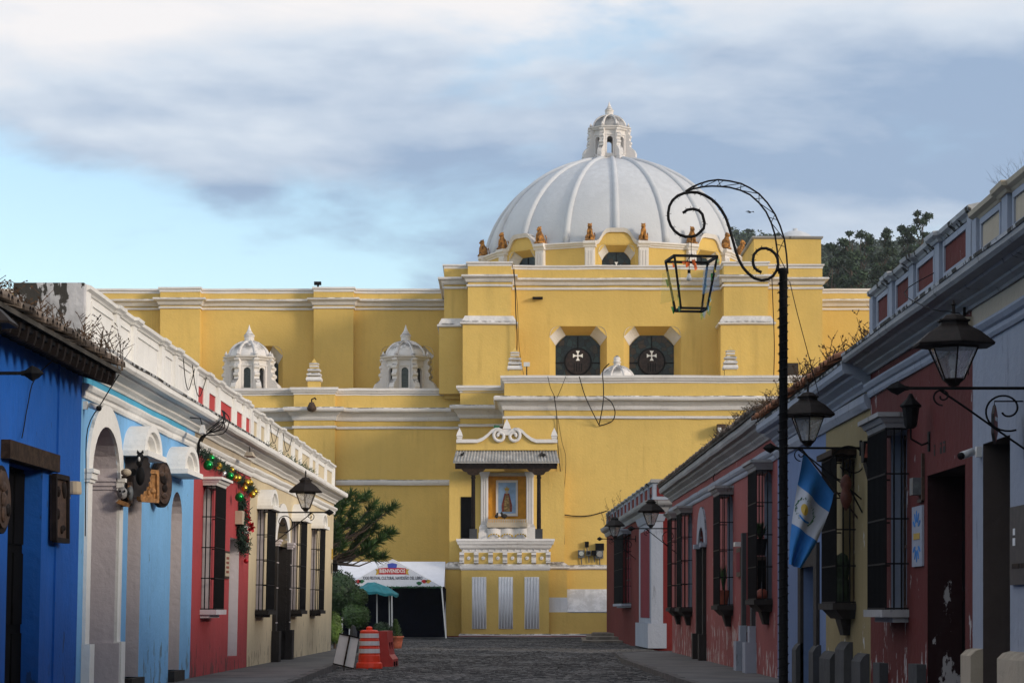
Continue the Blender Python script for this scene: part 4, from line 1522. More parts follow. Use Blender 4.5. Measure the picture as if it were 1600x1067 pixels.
# light blue house with the white parapet
LB = thing('light_blue_house', 'light blue house with white arched gateway and white panelled parapet', 'house', FL(42, 0, 0))
A0, A1 = 36.0, 47.75
gate = (36.75, 39.15, SW, 4.36, .47, .78)
d2 = (40.25, 41.6, SW + .2, 3.62, .34, .3)
d3 = (44.95, 46.3, SW + .2, 3.72, .34, .52)
shell(LB, FL, A0, A1, 5.3, 'light_blue', [gate, d2, d3])
reveal(LB, FL, *gate[:4], gate[5], .47, 'lilac_white')
door_leaf(LB, FL, gate[0], gate[1], SW, 4.36, .44, 'door_maroon', 4)
surround(LB, FL, gate[0], gate[1], SW, 4.36, .78, .34, .05, 'white_lime')
for a in (gate[0] - .36, gate[1] - .02):
    MB(FL).prism_z([(a, .0), (a, -.13), (a + .38, -.13), (a + .38, 0)], SW - .1, .98).build('plinth', 'white_lime', LB)
    MB(FL).box(a + .36 if a < 38 else a - .001, a + .42 if a < 38 else a + .03, -.13, .47, SW - .1, .98)
    mb = MB(FL)
    for q, (zl, zh) in enumerate(((3.42, 3.47), (3.47, 3.56), (3.56, 3.62))):
        e = .08 + .03 * q
        mb.box(a - .03 - .02 * q, a + .41 + .02 * q, -e, -.001, zl, zh)
    mb.build('impost', 'white_lime', LB)
mb = MB(FL)
for q, (zl, zh) in enumerate(((3.44, 3.5), (3.5, 3.57), (3.57, 3.63))):
    mb.box(gate[1] - .03 - .03 * q, gate[1] - .003, -.02, .44, zl, zh)
mb.build('jamb_moulding', 'lilac_white', LB)
MB(FL).box(gate[1] - .05, gate[1] - .0035, -.1, .44, SW - .05, .96).build('jamb_plinth', 'lilac_white', LB)
for d in (d2, d3):
    reveal(LB, FL, *d[:4], d[5], .34, 'lilac_white')
    door_leaf(LB, FL, d[0], d[1], d[2], d[3], .3, 'brown_wood', 4)
    MB(FL).box(d[0] + .01, d[1] - .01, -.12, .3, 0, d[2]).build('door_step', 'dark_stone', LB)
hood_arched(LB, FL, 40.55, 4.02, .92, .46, .36)
hood_arched(LB, FL, 45.05, 3.98, .95, .46, .36)
cornice_house(LB, FL, A0, A1, 5.0, 5.36, .42)
MB(FL).box(A0 + .05, A1 - 1.2, -.012, 0, 4.875, 5.0).build('frieze', 'teal_blue', LB)
moulding_house(LB, FL, A0, A1, 4.66, 4.87)
parapet(LB, FL, A0 + .2, A1, 5.38, 6.36, 'white_lime', [(36.75, 38.5), (39.2, 40.1), (40.9, 43.1), (43.9, 44.75), (45.5, 47.1)], 'white_lime', lo=.26, hi=.16)
# weathered end wall above the blue roof
MB(FL).box(A0 - .02, A0 + .2, .0, 1.05, 4.9, 6.36).build('end_wall', 'mouldy_white', LB)

# dark red house with the barred window
RH = thing('red_house', 'dark red house front with one tall barred window and red parapet panels', 'house', FL(52, 0, 0))
A0, A1 = 47.75, 57.0
wr = (49.05, 50.55)
dr = (53.5, 55.15, SW + .3, 3.1, .3)
shell(RH, FL, A0, A1, 4.66, 'house_red', [(wr[0] + .12, wr[1] - .12, 1.5, 4.0, .25, .25), dr])
MB(FL).box(A0, A1, .0, 9, 4.66, 5.3).build('upper_wall', 'beige', RH)
reveal(RH, FL, dr[0], dr[1], dr[2], dr[3], 0, .3, 'lilac_white')
door_leaf(RH, FL, dr[0], dr[1], dr[2], dr[3], .27, 'shutter_white', 3)
reveal(RH, FL, wr[0] + .12, wr[1] - .12, 1.5, 4.0, .25, .25, 'lilac_white')
grille(RH, FL, wr[0], wr[1], 1.5, 4.02, .27)
hood_flat(RH, FL, wr[0], wr[1], 4.02, .27, h=.17)
stone_sill(RH, FL, wr[0], wr[1], 1.5, .27, 'lilac_white')
cornice_house(RH, FL, A0, A1, 5.0, 5.36, .42)
moulding_house(RH, FL, A0, A1, 4.62, 4.83)
parapet(RH, FL, A0, A1, 5.38, 6.32, 'white_lime', [(48.0, 48.95, 'panel_red'), (49.75, 50.75, 'panel_red'), (51.55, 53.4, 'panel_red'), (54.3, 55.3, 'panel_red'), (56.0, 56.8, 'panel_red')], 'panel_red', lo=.2, hi=.28)

# cream house on the corner
CR = thing('cream_house', 'cream corner house with three barred windows and a dark stone doorway', 'house', FL(70, 0, 0))
A0, A1 = 57.0, 80.0
cw = [(58.5, 60.1), (66.6, 68.2), (72.4, 74.0)]
dc = (62.6, 65.6, SW, 3.95, .42, .75)
shell(CR, FL, A0, A1, 5.3, 'cream', [(a + .12, b - .12, 1.48, 3.95, .25, .3) for a, b in cw] + [dc])
for i, (a, b) in enumerate(cw):
    reveal(CR, FL, a + .12, b - .12, 1.48, 3.95, .3, .25, 'lilac_white')
    grille(CR, FL, a, b, 1.48, 3.93, .27)
    hood_arched(CR, FL, (a + b) / 2, 3.93, .85, .42, .34)
    stone_sill(CR, FL, a, b, 1.48, .27, 'dark_stone')
door_leaf(CR, FL, dc[0], dc[1], SW, 3.95, .38, 'brown_wood', 4)
reveal(CR, FL, dc[0], dc[1], SW, 3.18, 0, .4, 'dark_stone')
surround(CR, FL, dc[0], dc[1], 3.2, 3.95, .75, .36, .05, 'white_lime')
for a in (dc[0] - .34, dc[1]):
    jb = MB(FL).box(a, a + .34, -.10, -.001, SW, 3.14).build('door_jamb', 'dark_stone', CR)
    for z in (1.15, 2.05, 2.7):
        MB(FL).box(a - .008, a + .348, -.108, -.09, z, z + .025).build('joint', 'lilac_white', jb)
    MB(FL).box(a - .08, a + .42, -.2, .0, SW - .02, .95).build('plinth', 'dark_stone', CR)
    mb = MB(FL)
    for q, (zl, zh) in enumerate(((3.14, 3.19), (3.19, 3.26), (3.26, 3.31))):
        mb.box(a - .03 - .03 * q, a + .37 + .03 * q, -.13 - .03 * q, -.001, zl, zh)
    mb.build('impost', 'lilac_white', CR)
cpath = [(A0, 0), (A1, 0), (A1, 7)]
h = .4
MB(FL).sweep(cpath, [(-.3, 4.98), (.04, 4.98), (.06, 5.02), (.12, 5.07), (.13, 5.1), (.25, 5.16), (.27, 5.2), (.39, 5.21), (.42, 5.25), (.42, 5.34), (.39, 5.36), (-.3, 5.4)]).build('cornice', 'white_lime', CR)
MB(FL).sweep(cpath, [(-.05, 4.64), (.03, 4.64), (.05, 4.68), (.05, 4.74), (.08, 4.76), (.11, 4.8), (.11, 4.85), (-.05, 4.87)]).build('moulding', 'white_lime', CR)
cp = [(57.5, 58.2), (59.0, 59.75), (60.9, 63.0), (64.0, 66.2), (67.2, 68.2), (69.2, 71.5), (72.4, 73.4), (74.3, 76.4), (77.3, 79.2)]
parapet(CR, FL, A0, A1, 5.38, 6.26, 'white_lime', [(a, b, 'cream') for a, b in cp], 'cream', lo=.24, hi=.2)
MB(FL).box(A1 - .3, A1, .34, 7, 5.38, 6.2).build('end_parapet', 'white_lime', CR)
MB(FL).box(36.3, 79.6, .36, 9, 5.3, 5.5).build('roof', 'roof_dark', CR)

# ------------------------------------------------------------------ right row
# white house nearest to the camera
WH = thing('white_house', 'cool white house at the right edge with brown doorway and beige parapet posts', 'house', FR(26, 0, 0))
A0, A1 = 2.0, 27.8
dw = (25.75, 27.2, SW, 3.36, .36)
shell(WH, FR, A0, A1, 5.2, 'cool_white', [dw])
reveal(WH, FR, dw[0], dw[1], SW, 3.36, 0, .36, 'umber')
door_leaf(WH, FR, dw[0], dw[1], SW, 3.36, .33, 'dark_wood', 4)
for a0_, a1_ in ((dw[1], 27.8), (20.0, dw[0])):
    MB(FR).prism_a([(0, SW), (-.14, SW), (-.14, .98), (-.08, 1.04), (0, 1.06)], a0_, a1_).build('plinth', 'beige', WH)
MB(FR).box(A0, A1, -.01, 0, 4.70, 4.94).build('frieze', 'beige', WH)
cornice_house(WH, FR, A0, A1, 4.94, 5.24, .42, 'cornice_grey')
moulding_house(WH, FR, A0, A1, 4.50, 4.70, 'cool_white')
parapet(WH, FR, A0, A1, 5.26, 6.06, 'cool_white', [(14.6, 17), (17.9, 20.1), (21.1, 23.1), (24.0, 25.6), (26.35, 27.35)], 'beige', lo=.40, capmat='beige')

# red house with parapet
DH = thing('dark_red_house', 'peeling dark red house with mouldy white parapet and a black doorway', 'house', FR(31, 0, 0))
A0, A1 = 27.8, 35.5
dd = (28.25, 30.75, SW, 3.2, .5)
wd_ = (32.2, 33.75)
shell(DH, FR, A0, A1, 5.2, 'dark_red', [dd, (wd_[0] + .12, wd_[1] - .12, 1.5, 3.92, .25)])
reveal(DH, FR, dd[0], dd[1], SW, 3.2, 0, .48, 'blackish_red')
door_leaf(DH, FR, dd[0], dd[1], SW, 3.2, .46, 'dark_interior', 4)
reveal(DH, FR, wd_[0] + .12, wd_[1] - .12, 1.5, 3.92, 0, .25, 'reveal_blue')
grille(DH, FR, wd_[0], wd_[1], 1.5, 3.92, .30, 'reveal_blue')
hood_flat(DH, FR, wd_[0], wd_[1], 3.92, .30, 'cornice_grey', .2)
stone_sill(DH, FR, wd_[0], wd_[1], 1.5, .30, 'cornice_grey')
cornice_house(DH, FR, A0, A1, 4.94, 5.24, .42, 'cornice_grey')
moulding_house(DH, FR, A0, A1, 4.60, 4.80, 'cool_white')
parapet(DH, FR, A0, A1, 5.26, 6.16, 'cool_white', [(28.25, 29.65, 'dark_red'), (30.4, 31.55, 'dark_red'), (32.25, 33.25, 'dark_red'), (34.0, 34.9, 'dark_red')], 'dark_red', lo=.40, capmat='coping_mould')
MB(FR).box(A1 - .25, A1, .34, 4, 5.2, 6.1).build('end_parapet', 'mouldy_white', DH)
# raw plaster lump where the red house meets the lower one
MB(FR).box(A1 - .02, A1 + .55, .02, 1.2, 4.2, 5.45).build('party_wall', 'mouldy_white', DH)
for z0_, z1_, a0_, a1_, m in ((SW, .8, 30.85, 31.5, 'grey_stone'), (SW, .75, 33.9, 34.5, 'grey_stone')):
    MB(FR).box(a0_, a1_, -.12, 0, z0_, z1_).build('plinth', m, DH)

# pale yellow and blue house with weeds on its tiles
PH = thing('pale_yellow_house', 'pale yellow and blue low house with weedy clay tiles behind the lamp post', 'house', FR(40, 0, 0))
A0, A1 = 35.5, 47.5
wp = (37.0, 38.6)
dp = (41.6, 43.4, SW, 3.3, .4)
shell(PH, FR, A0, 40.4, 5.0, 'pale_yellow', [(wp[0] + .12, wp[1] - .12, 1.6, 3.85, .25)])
shell(PH, FR, 40.4, A1, 5.0, 'pale_blue', [dp], name='blue_wall')
grille(PH, FR, wp[0], wp[1], 1.6, 3.85, .30, 'dark_wood')
stone_sill(PH, FR, wp[0], wp[1], 1.6, .30, 'dark_stone', True)
MB(FR).box(wp[0] - .1, wp[1] + .1, -.38, 0, 3.86, 3.95).build('hood', 'old_wood', PH)
door_leaf(PH, FR, dp[0], dp[1], SW, 3.3, .36, 'dark_wood', 4)
surround(PH, FR, dp[0], dp[1], SW, 2.25, 0, .4, .06, 'dark_stone')
for i, (a0_, a1_, zt_) in enumerate(((35.6, 36.5, .85), (37.3, 38.3, 1.0), (38.9, 40.2, .82), (41.0, 41.6, .9), (43.4, 44.0, .9))):
    MB(FR).prism_a([(0, 0), (-.14, 0), (-.14, zt_ - .12), (-.09, zt_ - .04), (-.04, zt_), (0, zt_)], a0_, a1_).build('plinth', 'grey_stone', PH)
cornice_house(PH, FR, A0, A1, 4.72, 5.14, .42, 'cool_white')
strip(PH, FR, A0, A1, [(-.05, 4.45), (.04, 4.45), (.1, 4.55), (.1, 4.66), (-.05, 4.7)], 'moulding', 'cool_white')
MB(FR).prism_a([(-.46, 5.16), (.2, 5.28), (4.5, 6.7), (9, 5.2), (9, 5.1), (.2, 5.12)], A0, A1).build('roof', 'roof_dark', PH)
tile_row(PH, FR, A0 + .1, A1, -.52, 5.19, radians(17), 3, 'clay_tile')

# pink house
PK = thing('pink_house', 'long pink house with peeling plaster and four caged windows on the right', 'house', FR(62, 0, 0))
A0, A1 = 47.5, 77.0
pw_ = [(48.4, 50.0, 1.7, 4.3), (56.6, 58.2, 1.6, 4.2), (68.8, 70.5, 1.55, 4.25), (72.7, 74.4, 1.55, 4.25)]
dk = (64.4, 66.2, SW, 3.72, .4, .5)
dk2 = (51.9, 53.6, SW, 3.2, .4)
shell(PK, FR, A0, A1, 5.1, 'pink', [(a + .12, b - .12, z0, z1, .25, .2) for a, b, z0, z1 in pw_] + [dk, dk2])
for i, (a, b, z0, z1) in enumerate(pw_):
    reveal(PK, FR, a + .12, b - .12, z0, z1, .2, .25, 'reveal_blue')
    grille(PK, FR, a, b, z0, z1, .32, 'reveal_blue')
    hood_flat(PK, FR, a, b, z1, .32, 'cornice_grey', .2)
    stone_sill(PK, FR, a, b, z0, .32, 'dark_stone', True)
reveal(PK, FR, dk[0], dk[1], SW, 3.22, 0, .4, 'dark_stone')
door_leaf(PK, FR, dk[0], dk[1], SW, 3.72, .36, 'dark_wood', 4)
surround(PK, FR, dk[0], dk[1], 3.22, 3.72, .5, .55, .05, 'cool_white')
for a in (dk[0] - .3, dk[1]):
    MB(FR).box(a, a + .3, -.09, -.001, SW, 3.16).build('door_jamb', 'dark_stone', PK)
    MB(FR).box(a - .06, a + .36, -.2, 0, SW - .02, .85).build('plinth', 'dark_stone', PK)
    MB(FR).box(a - .1, a + .4, -.16, -.001, 3.16, 3.28).build('impost', 'cool_white', PK)
door_leaf(PK, FR, dk2[0], dk2[1], SW, 3.2, .36, 'dark_wood', 4)
for a in (dk2[0] - .3, dk2[1]):
    MB(FR).box(a, a + .3, -.09, -.001, SW, 3.2).build('door_jamb', 'grey_stone', PK)
    MB(FR).box(a - .05, a + .35, -.14, 0, .8, 1.15).build('plinth', 'cool_white', PK)
    MB(FR).box(a - .15, a + .45, -.24, 0, SW - .02, .8).build('plinth', 'cool_white', PK)
cpath = [(47.5, 0), (77.0, 0), (77.0, 6)]
MB(FR).sweep(cpath, [(-.3, 4.92), (.04, 4.92), (.06, 4.96), (.12, 5.02), (.13, 5.06), (.25, 5.13), (.27, 5.18), (.37, 5.2), (.4, 5.26), (.4, 5.36), (-.3, 5.4)]).build('cornice', 'cornice_grey', PK)
MB(FR).sweep(cpath, [(-.05, 4.45), (.03, 4.45), (.05, 4.49), (.05, 4.55), (.08, 4.57), (.11, 4.62), (.11, 4.7), (-.05, 4.72)]).build('moulding', 'cool_white', PK)
MB(FR).prism_a([(-.44, 5.37), (-.44, 5.45), (.3, 5.56), (4.5, 6.9), (9, 5.4), (9, 5.3), (.3, 5.3)], 47.5, 77.2).build('roof', 'roof_dark', PK)
tile_row(PK, FR, 47.6, 77.2, -.48, 5.42, radians(16), 1, 'old_tile', .22)

# far red house across the side street
FH = thing('far_red_house', 'small red house with white corner pilaster and panelled parapet before the church', 'house', FQ(95, 0, 0))
A0, A1 = 88.0, 119.0
fw = (100.5, 106.5)
shell(FH, FQ, A0, A1, 5.5, 'plain_red', [(fw[0] + .3, fw[1] - .3, 1.75, 4.6, .25)], 10.)
MB(FQ).box(A0 - .012, A0, 0, 10, 0, 5.5).build('end_wall', 'brick_red', FH)
grille(FH, FQ, fw[0], fw[1], 1.75, 4.65, .35, 'maroon', 4, .3, .02)
stone_sill(FH, FQ, fw[0], fw[1], 1.75, .35, 'cool_white')
hood_flat(FH, FQ, fw[0], fw[1], 4.65, .35, 'cool_white', .2)
# corner pilaster on both faces
pc = MB(FQ).box(A0 - .09, 94.4, -.09, -.001, .15, 4.72)
pc.box(A0 - .09, A0 - .013, -.001, .34, .15, 4.72)
pc = pc.build('corner_pilaster', 'cool_white', FH)
MB(FQ).box(88.7, 93.4, -.105, -.091, 1.2, 4.45).build('pilaster_panel', 'maroon', pc)
MB(FQ).prism_z([(A0 - .22, -.22), (94.6, -.22), (94.6, 0), (A0 - .013, 0), (A0 - .013, .46), (A0 - .22, .46)], .1, 1.0).build('pilaster_base', 'cool_white', pc)
MB(FQ).prism_z([(A0 - .13, -.13), (94.45, -.13), (94.45, 0), (A0 - .013, 0), (A0 - .013, .38), (A0 - .13, .38)], 4.72, 4.98, [(A0 - .22, -.22), (94.55, -.22), (94.55, 0), (A0 - .013, 0), (A0 - .013, .46), (A0 - .22, .46)]).build('pilaster_capital', 'cool_white', pc)


def wrapq(prof, name, mat):
    """moulding round the corner: the end wall first, then the street front"""
    mb = MB(FQ)
    path = [(A1, 0), (A0, 0), (A0, 10)]
    mb.sweep(list(reversed(path)), prof)
    return mb.build(name, mat, FH)


wrapq([(-.3, 5.05), (.05, 5.05), (.1, 5.15), (.12, 5.22), (.26, 5.3), (.3, 5.36), (.32, 5.46), (-.3, 5.52)], 'cornice', 'cornice_grey')
parapet(FH, FQ, A0 + .3, A1, 5.5, 6.22, 'cool_white', [(88.6 + i * 2.5, 90.3 + i * 2.5, 'brick_red') for i in range(12)], 'brick_red', capmat='coping_mould')
ep = MB(FQ).box(A0 - .02, A0 + .3, -.02, 8, 5.5, 6.12).build('end_parapet', 'cool_white', FH)
for b0_, b1_ in ((.12, .68), (.98, 2.4), (2.7, 4.1)):
    MB(FQ).box(A0 - .035, A0 - .02, b0_, b1_, 5.62, 6.04).build('panel', 'brick_red', ep)
MB(FQ).box(A0 - .1, A0 + .34, -.1, 8.1, 6.12, 6.24).build('coping', 'cornice_grey', ep)
MB(FQ).box(A0 + .2, A1, .3, 10, 5.3, 5.6).build('roof', 'roof_dark', FH)


# ------------------------------------------------------------------ wall lanterns
def make_wall_lamp():
    T = thing('wall_lantern', '', 'street lamp')
    MB().box(-.02, .03, -.06, .06, -.12, .12).build('wall_plate', 'iron', T)
    MB().tube([(0, 0, 0), (1.38, 0, 0)], .024, 4).build('arm', 'iron', T)
    tip = MB().lathe([(.005, -.0), (.05, .05), (.085, .12), (.03, .2), (.024, .24)], 4).build('arm_tip', 'iron', T)
    for v in tip.data.vertices:
        x, y, z = v.co
        v.co = (1.58 - z, y * .6, x)
    curve = [(0.0, -.82), (.12, -.72), (.4, -.5), (.75, -.22), (1.0, -.03)]
    MB().tube([(x, 0, z) for x, z in curve], .013, 5).build('brace', 'iron', T)
    MB().tube([(x, 0, z) for x, z in spiral(.30, -.26, .27, .05, -2.0, 5.6, 34)], .012, 5).build('scroll', 'iron', T)
    MB().tube([(x, 0, z) for x, z in spiral(.98, -.10, .11, .02, -1.6, 6.5, 26)], .010, 5).build('scroll', 'iron', T)
    cx = .86
    n = 6
    L = lambda pr, nm, mt: MB().lathe(pr, n, (cx, 0), pi / 6).build(nm, mt, T)
    L([(.02, .02), (.06, .03), (.075, .06), (.11, .09), (.125, .10), (.125, .115), (.05, .12)], 'lantern_base', 'iron_brown')
    ro = L([(.30, .50), (.46, .505), (.47, .53), (.44, .56), (.30, .68), (.17, .76), (.16, .80), (.19, .805), (.19, .825), (.15, .83), (.10, .88), (.02, .90)], 'lantern_roof', 'iron_brown')
    MB().lathe([(.018, .88), (.018, 1.0), (.03, 1.01), (.018, 1.03), (.004, 1.07)], 6, (cx, 0)).build('finial', 'iron_brown', ro)
    fr = MB().lathe([(.27, .475), (.285, .475), (.285, .51), (.27, .51)], n, (cx, 0), pi / 6).build('lantern_frame', 'iron_brown', T)
    for k in range(n):
        t0, t1 = pi / 6 + 2 * pi * k / n, pi / 6 + 2 * pi * (k + 1) / n
        p = lambda r, t, z: (cx + r * cos(t), r * sin(t), z)
        MB().tube([p(.12, t0, .11), p(.278, t0, .49)], .011, 4).build('frame_bar', 'iron_brown', fr)
        MB().quad(p(.115, t0, .115), p(.115, t1, .115), p(.27, t1, .485), p(.27, t0, .485)).build('pane', 'lantern_glass', T)
    MB().lathe([(.03, .12), (.035, .2), (.02, .22), (.05, .28), (.055, .34), (.03, .4), (.005, .42)], 8, (cx, 0)).build('bulb', 'camera_white', T)
    return T


lampP = make_wall_lamp()
lamps = [(FL(61.7, 0, 3.98), 0, 1.0, 'iron wall lantern on an arm above the cream house doorway'),
         (FL(25.6, 0, 4.0), 0, 1.0, 'iron lantern arm tip on the royal blue wall, left edge'),
         (FR(24.6, 0, 3.75), pi, (.95, .9, .84), 'large brown iron lantern on an arm in front of the white house'),
         (FR(36.4, 0, 3.93), pi, .94, 'iron wall lantern between the lamp post and the blue flag'),
         (FR(74.0, 0, 3.98), pi, 1.0, 'iron wall lantern at the far end of the pink house'),
         (FQ(97.5, 0, 4.35), pi, 1.0, 'farthest iron wall lantern, on the small red house by the church')]
for i, (loc, rz, sc, lab) in enumerate(lamps):
    o = lampP if i == 0 else copy_tree(lampP)
    o.location, o.rotation_euler, o.scale = loc, (0, 0, rz), sc if isinstance(sc, tuple) else (sc, sc, sc)
    tag(o, lab, 'street lamp', 'iron wall lanterns along the street')


# ------------------------------------------------------------------ lamp post with the scrolled arch
def lamp_post():
    Y = 34.0
    P = lambda x, y: (PX(x, Y), Y, PZ(y, Y))
    x0 = PX(1224, Y)
    T = thing('lamp_post', 'tall black lamp post with a scrolled truss arch holding an open lantern', 'lamp post', (x0, Y, .15))
    zt = PZ(425, Y)
    rnd = random.Random(4)
    pole = MB().lathe([(.09, .1), (.09, .3), (.066, .34), (.062, 3.0), (.058, zt), (.07, zt + .01), (.07, zt + .05), (.02, zt + .06)], 12, (x0, Y)).build('pole', 'iron', T, True)
    # a string of lights wound round the pole
    pts = [(x0 + .066 * cos(t), Y + .066 * sin(t), .5 + (zt - .6) * t / (2 * pi * 46)) for t in [2 * pi * 46 * i / 560 for i in range(561)]]
    MB().tube(pts, .0075, 4).build('light_string', 'cable_black', pole)
    mb = MB()
    for i in range(150):
        t = 2 * pi * 46 * rnd.random()
        z = .5 + (zt - .6) * t / (2 * pi * 46)
        mb.tube([(x0 + .066 * cos(t), Y + .066 * sin(t), z), (x0 + .092 * cos(t), Y + .092 * sin(t), z + rnd.uniform(-.01, .012))], .004, 3)
    mb.build('light_string_bulbs', 'cable_black', pole, kind='stuff')
    outer = [(1231, 428), (1229, 398), (1225.6, 374), (1219, 353), (1211, 335), (1199, 317), (1186, 303), (1172, 294), (1158, 287), (1140, 283), (1122, 281), (1107, 283), (1094, 287), (1082, 292), (1071, 299)]
    inner = [(1217, 428), (1215, 396), (1211, 367), (1205, 348), (1197, 331), (1186, 317), (1172, 304.5), (1157, 297.5), (1140, 293), (1126, 291.5), (1112, 291), (1099, 292), (1087, 294.5), (1078, 297), (1071, 299)]
    for c in (outer, inner):
        MB().tube([P(*q) for q in c], .0125, 6).build('arch_rod', 'iron', T)
    for i in range(13):
        a, b = (outer[i], inner[i + 1]) if i % 2 == 0 else (inner[i], outer[i + 1])
        MB().tube([P(*a), P(*b)], .007, 4).build('lattice_bar', 'iron', T)
        m0 = ((outer[i][0] + outer[i + 1][0]) / 2, (outer[i][1] + outer[i + 1][1]) / 2)
        m1 = ((inner[i][0] + inner[i + 1][0]) / 2, (inner[i][1] + inner[i + 1][1]) / 2)
        if i % 2:
            MB().tube([P(*m0), P(*m1)], .006, 4).build('lattice_bar', 'iron', T)
    sc = [(1067, 333), (1074, 328), (1083, 326.6), (1092, 329), (1097.5, 335), (1101, 349), (1099.5, 357), (1094, 363), (1088, 368), (1080, 370), (1071, 370), (1062, 367), (1054, 361), (1048, 352.6), (1044.5, 343), (1044, 333), (1046, 322), (1051, 313), (1059, 306), (1069, 302), (1080, 300.5), (1090, 301), (1101, 305), (1112, 311.6), (1121, 320), (1128, 329.4), (1134, 340), (1138.5, 352.6), (1142, 365), (1145.6, 377.5), (1149.5, 392), (1154.5, 406), (1161, 418), (1168.8, 427), (1179, 435), (1190, 438), (1200, 436.5), (1208, 431), (1213.5, 423), (1216, 413), (1215, 404), (1211.5, 397), (1205, 391), (1197, 388), (1189, 388.5), (1183, 392), (1178, 398), (1176.6, 406), (1177, 413), (1179, 418.5), (1184, 423), (1190, 425.6)]
    s = MB().tube([P(*q) for q in sc], .021, 8).build('scroll', 'iron', T, True)
    mb = MB()
    for i in range(0, len(sc) - 1):
        for k in range(2):
            f = rnd.random()
            q = (sc[i][0] * (1 - f) + sc[i + 1][0] * f, sc[i][1] * (1 - f) + sc[i + 1][1] * f)
            p = Vector(P(*q))
            t = rnd.uniform(0, 2 * pi)
            mb.tube([tuple(p), tuple(p + Vector((cos(t) * .045, rnd.uniform(-.02, .02), sin(t) * .045)))], .004, 3)
    mb.build('light_string_bulbs', 'cable_black', s, kind='stuff')
    # open lantern frame
    H = thing('open_lantern', 'open black metal lantern frame with coloured cellophane under the scrolled arch', 'lantern', P(1080, 370))
    lx = PX(1080, Y)
    zt, zb = PZ(405, Y), PZ(484, Y)
    rt, rb, ph = .43, .265, radians(8) + pi / 4
    c4 = lambda r, z: [(lx + r * cos(ph + k * pi / 2), Y + r * sin(ph + k * pi / 2), z) for k in range(4)]
    top, bot = c4(rt, zt), c4(rb, zb)
    for k in range(4):
        MB().tube([top[k], top[(k + 1) % 4]], .024, 4).build('frame_bar', 'iron', H)
        MB().tube([bot[k], bot[(k + 1) % 4]], .022, 4).build('frame_bar', 'iron', H)
        MB().tube([top[k], bot[k]], .022, 4).build('frame_bar', 'iron', H)
    MB().tube([P(1080, 370), P(1080, 402)], .006, 4).build('hanger', 'iron', H)
    MB().tube([tuple(Vector(top[0]).lerp(Vector(top[1]), .5)), (lx, Y, zt + .07), tuple(Vector(top[2]).lerp(Vector(top[3]), .5))], .006, 4).build('hanger', 'iron', H)
    MB().tube([(lx - .02, Y, zt + .07), (lx - .03, Y, zt - .17)], .005, 4).build('flex', 'cable_black', H)
    o = MB().lathe([(.002, -.02), (.03, -.01), (.036, .02), (.03, .05), (.018, .075), (.018, .12), (.004, .125)], 12, (lx - .03, Y)).build('bulb', 'camera_white', H, True)
    o.location = (0, 0, zt - .29)
    MB().lathe([(.021, zt - .2), (.021, zt - .15)], 8, (lx - .03, Y)).build('bulb_holder', 'iron', H)
    # tatters of coloured film left on the frame
    for k in range(46):
        m = ['film_green', 'cellophane_green', 'film_blue', 'film_green', 'cellophane_orange', 'film_yellow'][k % 6]
        e = rnd.choice([0, 0, 3, 3, 1, 2])
        f = rnd.random()
        p = Vector(top[e]).lerp(Vector(bot[e]), f)
        if m == 'cellophane_orange':
            p = Vector((lx + rnd.uniform(-.25, .1), Y + rnd.uniform(-.1, .3), zt - .02))
        w, h = rnd.uniform(.02, .07), rnd.uniform(.05, .17)
        t = rnd.uniform(0, 6.28)
        d = Vector((cos(t) * w, sin(t) * w, 0))
        MB().quad(tuple(p), tuple(p + d), tuple(p + d * rnd.uniform(.2, 1) + Vector((0, 0, -h))), tuple(p + Vector((rnd.uniform(-.03, .03), 0, -h * .7)))).build('film_scrap', m, H)
    for px, py, w, h, m in ((1048, 445, .13, .24, 'film_yellow'), (1111, 434, .11, .2, 'film_blue')):
        c = Vector(P(px, py))
        MB().quad(tuple(c + Vector((-w, .25, -h))), tuple(c + Vector((w, -.1, -h * .9))), tuple(c + Vector((w, -.12, h))), tuple(c + Vector((-w * .8, .22, h * .8)))).build('film_pane', m, H)


lamp_post()


